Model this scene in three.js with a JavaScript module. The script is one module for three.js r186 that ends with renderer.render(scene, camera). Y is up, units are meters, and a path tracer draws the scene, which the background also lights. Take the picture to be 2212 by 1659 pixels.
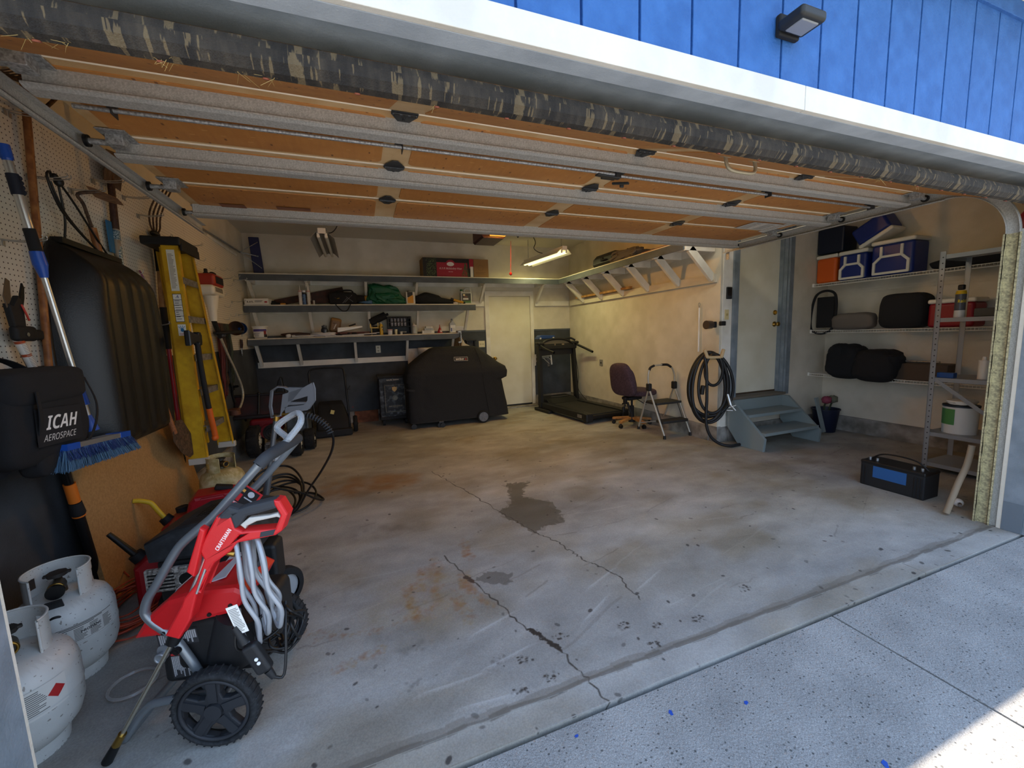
import * as THREE from 'three';
import { mergeGeometries } from 'three/addons/utils/BufferGeometryUtils.js';
import { RoundedBoxGeometry } from 'three/addons/geometries/RoundedBoxGeometry.js';
import { RectAreaLightUniformsLib } from 'three/addons/lights/RectAreaLightUniformsLib.js';

RectAreaLightUniformsLib.init();
const scene = new THREE.Scene();
// ---------------------------------------------------------------- camera, sky, sun, exposure
const camera = new THREE.PerspectiveCamera(87.27, 2212 / 1659, 0.05, 200);
camera.position.set(1.4998, 1.3581, 1.1433);
camera.rotation.set(-0.12066, -0.35737, -0.03384, 'YXZ');
const renderer = new THREE.WebGLRenderer({ antialias: true });
renderer.toneMapping = THREE.LinearToneMapping;
renderer.toneMappingExposure = 1.45;
renderer.shadowMap.enabled = true;
{ // clear sky: deeper blue overhead, pale near the horizon
  const w = 64, h = 64, d = new Uint8Array(w * h * 4), zen = [128, 170, 228], hor = [226, 234, 244], gr = [120, 116, 108];
  for (let j = 0; j < h; j++) for (let i = 0; i < w; i++) {
    const e = (j + 0.5) / h * 2 - 1, k = Math.pow(Math.max(e, 0), 0.55), o = (j * w + i) * 4;
    for (let c = 0; c < 3; c++) d[o + c] = e < 0 ? gr[c] : hor[c] + (zen[c] - hor[c]) * k;
    d[o + 3] = 255;
  }
  const t = new THREE.DataTexture(d, w, h); t.colorSpace = THREE.SRGBColorSpace; t.mapping = THREE.EquirectangularReflectionMapping;
  t.magFilter = t.minFilter = THREE.LinearFilter; t.needsUpdate = true;
  scene.background = t; scene.environment = t; scene.backgroundIntensity = scene.environmentIntensity = 2.0;
}
const sun = new THREE.DirectionalLight(0xfff0dc, 8.5);
sun.position.set(3 + 4.5, 10, -0.45); sun.target.position.set(3, 0, 0.05);
sun.castShadow = true; sun.shadow.mapSize.set(2048, 2048);
Object.assign(sun.shadow.camera, { left: -12, right: 12, top: 12, bottom: -12, near: 0.5, far: 40 });
sun.name = 'sun'; scene.add(sun, sun.target);

// ---------------------------------------------------------------- helpers
const PI = Math.PI, V = (x, y, z) => new THREE.Vector3(x, y, z), vv = (a) => a.isVector3 ? a : V(...a);
let seed = 7; const rnd = () => (seed = (seed * 16807) % 2147483647) / 2147483647, rr = (a, b) => a + (b - a) * rnd();
const hash = (x, y, s) => { let n = (x * 374761393 + y * 668265263 + s * 974634777) | 0; n = Math.imul(n ^ (n >>> 13), 1274126177); return ((n ^ (n >>> 16)) >>> 0) / 4294967295; };
const sm = (t) => t * t * (3 - 2 * t);
function vnoise(x, y, s, px = 1e9, py = 1e9) {   // value noise, tiling with period px, py
  const xi = Math.floor(x), yi = Math.floor(y), fx = sm(x - xi), fy = sm(y - yi), m = (a, p) => ((a % p) + p) % p;
  const x0 = m(xi, px), x1 = m(xi + 1, px), y0 = m(yi, py), y1 = m(yi + 1, py);
  const a = hash(x0, y0, s), b = hash(x1, y0, s), c = hash(x0, y1, s), d = hash(x1, y1, s);
  return a + (b - a) * fx + (c - a) * fy + (a - b - c + d) * fx * fy;
}
function fbm(x, y, s, o = 4, px = 1e9, py = 1e9) { let v = 0, a = 0.5, n = 0; for (let i = 0; i < o; i++) { v += a * vnoise(x, y, s + i * 17, px, py); n += a; a *= 0.5; x *= 2; y *= 2; px *= 2; py *= 2; } return v / n; }
const n3 = (x, y, z, s) => (vnoise(x + z * 0.7, y - z * 0.4, s) + vnoise(y + 9.1, z - x * 0.3, s + 3) + vnoise(z - 4.2, x + y * 0.5, s + 7)) / 3;
function dataTex(w, h, f, srgb = true) {
  const d = new Uint8Array(w * h * 4);
  for (let j = 0; j < h; j++) for (let i = 0; i < w; i++) { const c = f(i / w, j / h, i, j), o = (j * w + i) * 4; if (c.length) { d[o] = c[0]; d[o + 1] = c[1]; d[o + 2] = c[2]; } else d[o] = d[o + 1] = d[o + 2] = c; d[o + 3] = 255; }
  const t = new THREE.DataTexture(d, w, h); t.wrapS = t.wrapT = THREE.RepeatWrapping; t.magFilter = THREE.LinearFilter; t.minFilter = THREE.LinearMipmapLinearFilter; t.generateMipmaps = true;
  if (srgb) t.colorSpace = THREE.SRGBColorSpace; t.needsUpdate = true; return t;
}
function rep(t, per) { const c = t.clone(); c.repeat.set(1 / per, 1 / per); c.needsUpdate = true; return c; }
const rgb = (h) => [h >> 16 & 255, h >> 8 & 255, h & 255];
const mixc = (a, b, t) => a.map((v, i) => v + (b[i] - v) * t);
// tiling mottled colour between hex colours a and b; per = metres covered by one tile
const mottle = (a, b, s, cells = 6, pow = 1, size = 256) => dataTex(size, size, (u, v) => mixc(rgb(a), rgb(b), Math.min(1, Math.max(0, Math.pow(Math.min(1, Math.max(0, (fbm(u * cells, v * cells, s, 5, cells, cells) - 0.25) * 2)), pow)))));
const grainTex = dataTex(256, 256, (u, v) => 255 * fbm(u * 32, v * 32, 5, 3, 32, 32), false);
const roughTex = dataTex(256, 256, (u, v) => 255 * fbm(u * 8, v * 8, 15, 5, 8, 8), false);
const mats = {};
function mat(color, rough = 0.6, o = {}) {
  const key = JSON.stringify([color, rough, Object.keys(o).map((k) => [k, o[k]?.uuid ?? o[k]])]);
  if (mats[key]) return mats[key];
  const { grain, grainPer = 0.5, per, ...q } = o;
  const m = new (q.transmission || q.clearcoat || q.sheen ? THREE.MeshPhysicalMaterial : THREE.MeshStandardMaterial)({ color: q.map ? 0xffffff : color, roughness: rough, ...q });
  if (grain) { m.bumpMap = rep(grainTex, grainPer); m.bumpScale = grain; }
  if (per && m.map) { m.map = rep(m.map, per); }
  return mats[key] = m;
}
function fix(g) {
  if (g.index) g = g.toNonIndexed();
  for (const k of Object.keys(g.attributes)) if (!['position', 'normal', 'uv'].includes(k)) g.deleteAttribute(k);
  if (!g.attributes.normal) g.computeVertexNormals();
  if (!g.attributes.uv) g.setAttribute('uv', new THREE.BufferAttribute(new Float32Array(g.attributes.position.count * 2), 2));
  return g;
}
function metric(g) {  // uv in metres from the position, by the main direction of the face
  const p = g.attributes.position, n = g.attributes.normal, uv = g.attributes.uv;
  for (let i = 0; i < p.count; i++) { const f = i - i % 3, ax = Math.abs(n.getX(f)), ay = Math.abs(n.getY(f)), az = Math.abs(n.getZ(f)), x = p.getX(i), y = p.getY(i), z = p.getZ(i); if (ax >= ay && ax >= az) uv.setXY(i, z, y); else if (ay >= az) uv.setXY(i, x, z); else uv.setXY(i, x, y); }
  return g;
}
const join = (gs) => { gs = [gs].flat(9).filter(Boolean).map(fix); return gs.length > 1 ? mergeGeometries(gs) : gs[0]; };
const mv = (g, x = 0, y = 0, z = 0, rx = 0, ry = 0, rz = 0) => { if (rx) g.rotateX(rx); if (ry) g.rotateY(ry); if (rz) g.rotateZ(rz); return g.translate(x, y, z); };
const box = (w, h, d, x, y, z, rx, ry, rz) => mv(new THREE.BoxGeometry(w, h, d), x, y, z, rx, ry, rz);
const rbox = (w, h, d, r, x, y, z, rx, ry, rz) => mv(new RoundedBoxGeometry(w, h, d, 2, Math.min(r, w / 2.01, h / 2.01, d / 2.01)), x, y, z, rx, ry, rz);
const slab = (x0, y0, z0, x1, y1, z1, r) => r ? rbox(Math.abs(x1 - x0), Math.abs(y1 - y0), Math.abs(z1 - z0), r, (x0 + x1) / 2, (y0 + y1) / 2, (z0 + z1) / 2) : box(Math.abs(x1 - x0), Math.abs(y1 - y0), Math.abs(z1 - z0), (x0 + x1) / 2, (y0 + y1) / 2, (z0 + z1) / 2);
const cyl = (r0, r1, h, x, y, z, rx, ry, rz, seg = 24) => mv(new THREE.CylinderGeometry(r0, r1, h, seg), x, y, z, rx, ry, rz);
const sph = (r, x, y, z, sx = 1, sy = 1, sz = 1, seg = 16) => mv(new THREE.SphereGeometry(r, seg, Math.max(8, seg * 0.7 | 0)).scale(sx, sy, sz), x, y, z);
function rod(p, q, r, r2 = r, seg = 12) { p = vv(p); q = vv(q); const d = q.clone().sub(p), g = new THREE.CylinderGeometry(r2, r, d.length(), seg); g.applyQuaternion(new THREE.Quaternion().setFromUnitVectors(V(0, 1, 0), d.clone().normalize())); return g.translate((p.x + q.x) / 2, (p.y + q.y) / 2, (p.z + q.z) / 2); }
function bar(p, q, w, t, up = [0, 1, 0]) { // rectangular bar from p to q; w across, t along `up`
  p = vv(p); q = vv(q); const d = q.clone().sub(p), L = d.length(), z = d.normalize(), x = vv(up).clone().cross(z).normalize(), y = z.clone().cross(x), m = new THREE.Matrix4().makeBasis(x, y, z).setPosition((p.x + q.x) / 2, (p.y + q.y) / 2, (p.z + q.z) / 2);
  return new THREE.BoxGeometry(w, t, L).applyMatrix4(m);
}
const tube = (pts, r, n = 0, closed = false, rs = 8, ten = 0.5) => new THREE.TubeGeometry(new THREE.CatmullRomCurve3(pts.map(vv), closed, 'catmullrom', ten), n || pts.length * 6, r, rs, closed);
const lathe = (pr, seg = 32) => new THREE.LatheGeometry(pr.map(([r, y]) => new THREE.Vector2(Math.max(r, 1e-4), y)), seg);
function ext(pts, depth, bevel = 0, holes = [], curve = 8) {
  const s = pts instanceof THREE.Shape ? pts : new THREE.Shape(pts.map(([x, y]) => new THREE.Vector2(x, y)));
  for (const h of holes) s.holes.push(new THREE.Path(h.map(([x, y]) => new THREE.Vector2(x, y))));
  return new THREE.ExtrudeGeometry(s, { depth: depth - 2 * bevel, bevelEnabled: bevel > 0, bevelSize: bevel, bevelThickness: bevel, bevelOffset: -bevel, bevelSegments: 2, curveSegments: curve }).translate(0, 0, bevel);
}
// strap: ribbon of width w along points, lying across direction `side`
function ribbon(pts, w, t = 0.003, side = [1, 0, 0], n = 0) {
  const c = new THREE.CatmullRomCurve3(pts.map(vv)), N = n || pts.length * 5, S = vv(side).clone().normalize(), P = [], I = [];
  for (let i = 0; i <= N; i++) { const p = c.getPoint(i / N), T = c.getTangent(i / N), s = S.clone().addScaledVector(T, -S.dot(T)).normalize(), u = T.clone().cross(s).normalize(); for (const [a, b] of [[-1, -1], [1, -1], [1, 1], [-1, 1]]) P.push(p.x + s.x * a * w / 2 + u.x * b * t, p.y + s.y * a * w / 2 + u.y * b * t, p.z + s.z * a * w / 2 + u.z * b * t); }
  for (let i = 0; i < N; i++) for (let k = 0; k < 4; k++) { const a = i * 4 + k, b = i * 4 + (k + 1) % 4; I.push(a, b, a + 4, b, b + 4, a + 4); }
  I.push(0, 2, 1, 0, 3, 2); const e = N * 4; I.push(e, e + 1, e + 2, e, e + 2, e + 3);
  const g = new THREE.BufferGeometry(); g.setAttribute('position', new THREE.Float32BufferAttribute(P, 3)); g.setIndex(I); const q = g.toNonIndexed(); q.computeVertexNormals(); return q;
}
// soft lump: rounded box of w,h,d displaced by noise (cloth, bags); base stays at y = 0
function lump(w, h, d, s = 1, amp = 0.15, freq = 6, sq = 0.6, seg = 40, shape = null) {
  const g = new THREE.SphereGeometry(1, seg, seg * 0.7 | 0), p = g.attributes.position, f = (a) => Math.sign(a) * Math.pow(Math.abs(a), sq);
  for (let i = 0; i < p.count; i++) {
    let x = f(p.getX(i)), y = f(p.getY(i)), z = f(p.getZ(i)); const k = 1 + amp * (n3(x * freq / 2, y * freq / 2, z * freq / 2, s) - 0.5) * 2 + amp * 0.6 * (1 - 2 * Math.abs(n3(x * freq, y * freq, z * freq, s + 50) - 0.5) * 2);
    x *= k; z *= k; y *= y > -0.6 ? k : 1; if (shape) [x, y, z] = shape(x, y, z); p.setXYZ(i, x * w / 2, Math.max(0, (y + 1) * h / 2), z * d / 2);
  }
  g.computeVertexNormals(); return g;
}
const used = {};
const numbered = (n) => { const k = used[n] = (used[n] ?? -1) + 1; return k ? n + '_' + String(k).padStart(3, '0') : n; };
function mesh(name, gs, m, parent) {
  const g = join(gs); if (m.map || m.bumpMap) { if (!m.userData.ownuv) metric(g); }
  const o = new THREE.Mesh(g, m); o.castShadow = o.receiveShadow = true; o.name = parent ? name : numbered(name); (parent ?? scene).add(o); return o;
}
function tag(o, label, category, group) { Object.assign(o.userData, { label, category }); if (group) o.userData.group = group; return o; }
function thing(name, label, category, [x, y, z] = [0, 0, 0], ry = 0, group) { const o = new THREE.Group(); o.name = numbered(name); o.position.set(x, y, z); o.rotation.y = ry; scene.add(o); return tag(o, label, category, group); }
function single(name, label, category, gs, m, group) { return tag(mesh(name, gs, m), label, category, group); }
function struct(name, gs, m, parent) { const o = mesh(name, gs, m, parent); if (!parent) o.userData.kind = 'structure'; return o; }
function sgroup(name) { const o = new THREE.Group(); o.name = numbered(name); o.userData.kind = 'structure'; scene.add(o); return o; }
function dup(o, pos, ry, label, group) { const c = o.clone(); c.name = numbered(o.name.replace(/_\d{3}$/, '')); c.userData = { ...o.userData }; scene.add(c); if (pos) c.position.set(...pos); if (ry !== undefined) c.rotation.y = ry; if (label) c.userData.label = label; if (group) c.userData.group = group; return c; }
// flat print: a thin plate of w x h metres with a drawn face (canvas px per metre = res)
function drawTex(w, h, draw, res = 1200) {
  const c = document.createElement('canvas'); const s = Math.min(1, 1024 / (Math.max(w, h) * res)); c.width = Math.max(8, Math.round(w * res * s)); c.height = Math.max(8, Math.round(h * res * s));
  const x = c.getContext('2d'); x.textAlign = 'center'; x.textBaseline = 'middle'; draw(x, c.width, c.height);
  const t = new THREE.CanvasTexture(c); t.colorSpace = THREE.SRGBColorSpace; t.anisotropy = 8; return t;
}
const NT = { n: 0 };
function printMat(t, rough = 0.5, o = {}) { const m = new THREE.MeshStandardMaterial({ map: t, roughness: rough, ...o }); m.userData.ownuv = true; return m; }
function print(name, parent, w, h, draw, pos, rot = [0, 0, 0], rough = 0.5, res = 1200, curveR = 0) {
  const g = new THREE.PlaneGeometry(w, h, curveR ? 12 : 1, 1);
  if (curveR) { const p = g.attributes.position; for (let i = 0; i < p.count; i++) { const a = p.getX(i) / curveR; p.setXYZ(i, Math.sin(a) * curveR, p.getY(i), Math.cos(a) * curveR); } g.computeVertexNormals(); }
  const o = mesh(name, g, printMat(drawTex(w, h, draw, res), rough), parent); o.position.set(...pos); o.rotation.set(...rot, 'YXZ'); return o;
}
const lines = (x, w, h, n, c, a = 0.08, b = 0.92, y0 = 0.1, y1 = 0.95) => { x.fillStyle = c; for (let i = 0; i < n; i++) { const y = (y0 + (y1 - y0) * i / n) * h; x.fillRect(a * w, y, (b - a) * w * (0.6 + 0.4 * hash(i, n, 3)), (y1 - y0) * h / n * 0.45); } };
const fillAll = (x, w, h, c) => { x.fillStyle = c; x.fillRect(0, 0, w, h); };
const txt = (x, s, px, py, size, c, font = 'sans-serif', st = 'bold', maxW) => { x.fillStyle = c; x.font = `${st} ${Math.round(size)}px ${font}`; x.fillText(s, px, py, maxW); };
// ---------------------------------------------------------------- the setting
const W = 5.412, W2 = 7.259, D = 5.969, H = 2.979, ZD = 2.403, XL = 0.68, XR = 5.319, HH = 2.145;
const M = {};
M.wall = mat(0xd8d1c0, 0.85, { map: mottle(0xcfc8b6, 0xddd6c6, 3, 10), per: 1.7, grain: 0.0012, grainPer: 0.18 });
M.wallr = M.wall;
M.ceil = mat(0xc9c4b8, 0.9, { grain: 0.0012, grainPer: 0.2 });
M.white = mat(0xe4e0d6, 0.55, { map: mottle(0xd9d4c8, 0xebe8e0, 21, 8), per: 1.1, grain: 0.0006, grainPer: 0.15 });
M.darkwall = mat(0x3c4146, 0.75, { map: mottle(0x34383d, 0x454a50, 4, 8), per: 1.3, grain: 0.001, grainPer: 0.2 });
M.fascia = mat(0x4f565c, 0.6, { map: mottle(0x484e54, 0x575e65, 6, 8), per: 0.9, grain: 0.0006, grainPer: 0.2 });
M.grey = mat(0x7d878f, 0.55, { map: mottle(0x737d84, 0x88929a, 8, 9), per: 0.8, grain: 0.0007, grainPer: 0.15 });
M.greylight = mat(0xb0b9c2, 0.55, { map: mottle(0xa4adb7, 0xbac3cc, 9, 9), per: 0.8, grain: 0.0007, grainPer: 0.15 });
M.blue = mat(0x2f6fc0, 0.7, { map: mottle(0x2a5fa2, 0x366db2, 12, 14), per: 0.7, grain: 0.0018, grainPer: 0.2 });
M.curb = mat(0x8d8982, 0.9, { map: mottle(0x6f6b64, 0xa09c95, 14, 9), per: 0.9, grain: 0.002, grainPer: 0.25 });
M.door = mat(0xe0dbc4, 0.5, { map: mottle(0xd8d2ba, 0xe6e2cf, 22, 5), per: 1.4, grain: 0.0003, grainPer: 0.12 });
M.black = mat(0x0d0d0e, 0.5); M.blackm = mat(0x131315, 0.75); M.rubber = mat(0x121213, 0.85, { grain: 0.001, grainPer: 0.06 });
M.steel = mat(0x9a9c9c, 0.42, { metalness: 0.75, map: mottle(0x83868a, 0xb6b8b8, 31, 24), per: 0.25 });
M.galv = mat(0xa8aaab, 0.5, { metalness: 0.6, map: mottle(0x8b8a88, 0xc6c8c8, 33, 30), per: 0.2 });
M.dirtygalv = mat(0x9a9893, 0.6, { metalness: 0.2, map: mottle(0xa5a29b, 0xc4c2bc, 35, 30), per: 0.12 });
M.hinge = mat(0x4a4c4e, 0.5, { metalness: 0.7 });
M.brass = mat(0xb08d45, 0.28, { metalness: 0.95 }); M.chrome = mat(0xc8cacc, 0.2, { metalness: 1 });
M.pole = mat(0xd6d6d4, 0.3, { metalness: 0.8 });
{ // garage floor: trowelled concrete with its stains, rust, cracks and tyre marks
  const c = document.createElement('canvas'), w = c.width = 2048, h = c.height = 1712, LX = 7.3, LZ = 6.1, x = c.getContext('2d'), im = x.createImageData(w, h), d = im.data;
  for (let j = 0; j < h; j++) for (let i = 0; i < w; i++) {
    const X = i / w * LX, Z = j / h * LZ, o = (j * w + i) * 4;
    const n = fbm(X * 1.1, Z * 1.9, 41, 4), m = fbm(X * 5 + n * 2, Z * 9, 43, 3), f = hash(i, j, 5), s = fbm(X * 2.2 + 5, Z * 3.5 + Math.sin(X) * 0.5, 47, 3);
    let L = 156 + (n - 0.5) * 52 + (m - 0.5) * 34 + (f - 0.5) * 20; const dirt = Math.max(0, Math.min(1, (s - 0.47) * 4)) * 0.55;
    const warm = Math.max(0, Math.min(1, (fbm(X * 0.9 + 3, Z * 0.9 + 8, 53, 3) - 0.45) * 3));
    if (Z < 0.1) { L += 10; }
    d[o] = L * (1 - 0.16 * dirt) + warm * 3; d[o + 1] = L * (0.985 - 0.21 * dirt); d[o + 2] = L * (0.95 - 0.29 * dirt) - warm * 7; d[o + 3] = 255;
  }
  x.putImageData(im, 0, 0);
  const px = (X) => X / LX * w, pz = (Z) => -Z / LZ * h, S = w / LX;
  const blob = (X, Z, rx, rz, col, a, n = 40, rot = 0, sz = 1) => { for (let i = 0; i < n; i++) { const t = rr(0, 2 * PI), q = Math.sqrt(rnd()), ax = Math.cos(t) * q * rx, az = Math.sin(t) * q * rz, R = rr(0.3, 1) * S * Math.min(rx, rz) * 0.5 * sz, cx = px(X + ax * Math.cos(rot) - az * Math.sin(rot)), cy = pz(Z + ax * Math.sin(rot) + az * Math.cos(rot)); const g = x.createRadialGradient(cx, cy, 0, cx, cy, R); g.addColorStop(0, `rgba(${col},${a})`); g.addColorStop(1, `rgba(${col},0)`); x.fillStyle = g; x.fillRect(cx - R, cy - R, 2 * R, 2 * R); } };
  const poly = (pts, col, jit = 0.03) => { x.fillStyle = col; x.beginPath(); const N = pts.length; for (let i = 0; i < N; i++) for (let k = 0; k < 8; k++) { const a = pts[i], b = pts[(i + 1) % N], t = k / 8, X = a[0] + (b[0] - a[0]) * t + rr(-jit, jit), Z = a[1] + (b[1] - a[1]) * t + rr(-jit, jit); x[i + k ? 'lineTo' : 'moveTo'](px(X), pz(Z)); } x.closePath(); x.fill(); };
  const line = (pts, col, lw, jit = 0.015, sub = 14) => { x.strokeStyle = col; x.lineJoin = 'round'; for (let i = 0; i + 1 < pts.length; i++) { const a = pts[i], b = pts[i + 1]; let X0 = a[0], Z0 = a[1]; for (let k = 1; k <= sub; k++) { const t = k / sub, X = a[0] + (b[0] - a[0]) * t + (k < sub ? rr(-jit, jit) : 0), Z = a[1] + (b[1] - a[1]) * t + (k < sub ? rr(-jit, jit) : 0); x.lineWidth = lw * rr(0.5, 1.4); x.beginPath(); x.moveTo(px(X0), pz(Z0)); x.lineTo(px(X), pz(Z)); x.stroke(); X0 = X; Z0 = Z; } } };
  // grimy patches
  for (let i = 0; i < 120; i++) blob(rr(0.2, 7.1), rr(-5.9, -0.25), rr(0.1, 0.5), rr(0.06, 0.25), rnd() < 0.6 ? '70,64,56' : '88,76,60', 0.06, 14);
  for (let i = 0; i < 70; i++) blob(rr(0.2, 7.1), rr(-5.8, -0.2), rr(0.1, 0.4), rr(0.05, 0.2), '205,203,198', 0.05, 12);
  // long sweeping marks
  for (let i = 0; i < 320; i++) { const X = rr(0.4, 7), Z = rr(-5.8, -0.2), L = rr(0.05, 0.6), a = rr(-0.5, 0.2); line([[X, Z], [X + L * Math.cos(a), Z + L * Math.sin(a)]], rnd() < 0.55 ? `rgba(60,52,45,${rr(0.05, 0.2)})` : `rgba(215,212,205,${rr(0.04, 0.15)})`, rr(1, 4), 0.01, 5); }
  // rust
  blob(1.45, -2.78, 0.45, 0.26, '134,84,38', 0.14, 120); blob(1.75, -2.75, 0.25, 0.2, '124,74,30', 0.14, 60); blob(1.2, -2.6, 0.3, 0.12, '120,88,52', 0.12, 40);
  for (const [a, b, c2, d2, wd] of [[2.05, -1.37, 2.04, -1.16, 0.035], [1.65, -1.0, 1.655, -0.84, 0.03], [1.655, -0.86, 1.67, -0.72, 0.03], [1.83, -1.2, 1.74, -0.72, 0.055], [1.96, -1.0, 1.95, -0.87, 0.04], [1.95, -0.9, 2.03, -0.68, 0.03], [1.875, -0.86, 1.9, -0.6, 0.035], [1.42, -0.72, 1.75, -0.78, 0.02], [1.2, -0.78, 1.5, -0.72, 0.02], [1.3, -0.55, 1.5, -0.6, 0.025], [1.0, -0.9, 1.3, -0.8, 0.02], [1.75, -1.15, 1.7, -0.95, 0.03]])
    for (let i = 0; i < 26; i++) { const t = rnd(); blob(a + (c2 - a) * t, b + (d2 - b) * t, wd, wd * 1.2, rnd() < 0.6 ? '128,72,42' : '150,108,50', 0.16, 3, 0, 1.4); }
  blob(1.72, -0.9, 0.3, 0.25, '150,118,60', 0.05, 80); blob(0.95, -0.62, 0.25, 0.15, '150,112,58', 0.06, 50);
  // wet patches with a clear outline
  poly([[2.68, -2.24], [2.89, -2.18], [2.76, -2.05], [2.7, -1.88], [2.86, -1.7], [2.84, -1.5], [2.8, -1.35], [2.62, -1.33], [2.54, -1.29], [2.46, -1.5], [2.41, -1.71], [2.56, -1.78], [2.6, -2.0]], 'rgba(62,57,50,0.52)', 0.02);
  poly([[2.68, -2.24], [2.89, -2.18], [2.76, -2.05], [2.7, -1.88], [2.86, -1.7], [2.84, -1.5], [2.8, -1.35], [2.62, -1.33], [2.54, -1.29], [2.46, -1.5], [2.41, -1.71], [2.56, -1.78], [2.6, -2.0]], 'rgba(62,57,50,0.22)', 0.05);
  poly([[2.0, -0.92], [2.1, -0.98], [2.22, -0.9], [2.18, -0.81], [2.08, -0.86]], 'rgba(60,58,52,0.4)', 0.015);
  blob(1.62, -0.55, 0.05, 0.05, '60,58,55', 0.2, 10); blob(1.1, -1.35, 0.25, 0.1, '62,60,60', 0.1, 30); blob(1.6, -1.75, 0.3, 0.12, '66,62,60', 0.1, 40);
  for (const [a, b] of [[3.02, -2.3], [4.1, -3.3], [3.3, -2.5], [1.6, -0.35], [1.95, -0.34]]) blob(a, b, 0.05, 0.03, '50,46,42', 0.3, 8);
  // cracks
  const k1 = [[2.27, 0.0], [2.217, -0.27], [2.125, -0.49], [1.993, -0.92], [1.9, -1.25]], k2 = [[2.1, -2.9], [2.284, -2.237], [2.427, -1.703], [2.538, -1.287], [2.625, -1.11], [2.665, -0.852], [2.758, -0.656], [2.74, -0.42]];
  for (const k of [k1, k2]) { seed = 11; line(k, 'rgba(48,44,40,0.9)', 1.6, 0.012); }
  line([[2.22, -0.28], [2.17, -0.4], [2.14, -0.46]], 'rgba(40,36,32,0.9)', 5, 0.012); line([[2.0, -0.9], [1.96, -0.98]], 'rgba(70,55,48,0.8)', 6, 0.012);
  // dark specks and tyre-tread prints near the door
  for (let i = 0; i < 420; i++) { const X = rr(0.3, 7), Z = -Math.pow(rnd(), 1.6) * 5.6, R = rr(0.8, 3.4); x.fillStyle = `rgba(44,40,38,${rr(0.25, 0.75)})`; x.beginPath(); x.ellipse(px(X), pz(Z), R * 1.3, R * 0.8, rr(0, 3), 0, 7); x.fill(); }
  for (const [X, Z] of [[2.12, -0.18], [2.25, -0.36], [2.55, -0.3], [2.7, -0.24], [2.9, -0.2], [1.98, -0.16], [2.05, -0.3], [2.6, -0.15], [3.3, -0.28]]) { blob(X, Z, 0.035, 0.025, '52,47,43', 0.35, 7); for (let i = 0; i < 10; i++) { x.fillStyle = 'rgba(45,40,36,.8)'; x.fillRect(px(X + rr(-0.03, 0.03)), pz(Z + rr(-0.02, 0.02)), rr(1, 4), rr(1, 3)); } }
  for (const [X, Z, r] of [[2.02, -0.52, 0.3], [1.75, -0.26, 0], [2.52, -0.42, 0.5], [2.68, -0.62, 0.4], [1.88, -0.13, -0.1], [2.0, -0.3, 0.2], [2.9, -0.5, 0.4]]) { x.save(); x.translate(px(X), pz(Z)); x.rotate(r); x.strokeStyle = 'rgba(222,222,222,.10)'; for (let q = -5; q <= 5; q++) { x.lineWidth = 2; x.beginPath(); x.arc(q * 6, -18, 30, 1.1, 2.1); x.stroke(); } x.restore(); }
  // line worn by the door seal, and grit along it
  line([[0.68, -0.105], [5.3, -0.115]], 'rgba(80,74,66,0.5)', 6, 0.006, 60); line([[0.68, -0.12], [5.3, -0.13]], 'rgba(100,92,80,0.35)', 9, 0.008, 60);
  for (let i = 0; i < 40; i++) blob(rr(0.8, 5.2), rr(-0.1, -0.02), 0.1, 0.02, '168,148,112', 0.12, 6);
  const t = new THREE.CanvasTexture(c); t.colorSpace = THREE.SRGBColorSpace; t.wrapS = t.wrapT = THREE.RepeatWrapping; t.repeat.set(1 / LX, 1 / LZ); t.anisotropy = 16;
  M.floor = new THREE.MeshStandardMaterial({ color: 0xffffff, map: t, roughness: 0.72, bumpMap: rep(roughTex, 0.35), bumpScale: 0.0022 });
}
{
  const f = sgroup('floor');
  const cut = 4.29;   // saw joint across the apron strip
  mesh('slab', [slab(-0.1, -0.15, -6.05, 7.35, 0, -0.1)], M.floor, f);
  mesh('apron', [slab(-0.1, -0.15, -0.0995, cut - 0.003, -0.0012, 0.004)], M.floor, f);
  mesh('apron', [slab(cut + 0.003, -0.15, -0.0995, 7.35, -0.0012, 0.004)], M.floor, f);
  // driveway: broom-finished slabs with exposed flecks, sawn joints between them
  const fleck = dataTex(1024, 1024, (u, v, i, j) => { const q = 56, cx = Math.floor(u * q), cy = Math.floor(v * q), n = fbm(u * 6, v * 6, 61, 4, 6, 6); let L = 150 + (n - 0.5) * 36 + (hash(i, j, 3) - 0.5) * 40 + (hash(i >> 1, j >> 1, 8) - 0.5) * 34; const k = hash(cx, cy, 9), ex = u * q - cx - 0.3 - 0.4 * hash(cx, cy, 10), ey = v * q - cy - 0.3 - 0.4 * hash(cx, cy, 11), R = 0.05 + 0.2 * hash(cx, cy, 12); if (k < 0.34 && ex * ex + ey * ey * 1.7 < R * R) L *= 0.55 + 0.2 * hash(cx, cy, 13); return [L, L * 0.99, L * 0.965]; });
  M.drive = mat(0xffffff, 0.88, { map: fleck, per: 1.05, grain: 0.002, grainPer: 0.16 });
  const dr = sgroup('driveway'), xs = [-6.3, -2.6, 0.45, 3.49, 6.53, 9.6, 12.6], zs = [0.022, 3.4, 6.8, 10.2, 13.6];
  for (let i = 0; i + 1 < xs.length; i++) for (let j = 0; j + 1 < zs.length; j++) mesh('slab', slab(xs[i] + 0.005, -0.14, zs[j] + (j ? 0.005 : 0), xs[i + 1] - 0.005, -0.006, zs[j + 1] - 0.005), M.drive, dr);
  mesh('joint_base', slab(-6.3, -0.2, -0.1, 12.6, -0.03, 13.6), mat(0x2e2b28, 0.95), dr);
  const ground = mesh('lawn', slab(-60, -0.35, -40, 70, -0.21, 60), mat(0x5c6a3c, 0.95), null); ground.userData.kind = 'structure';
}
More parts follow.
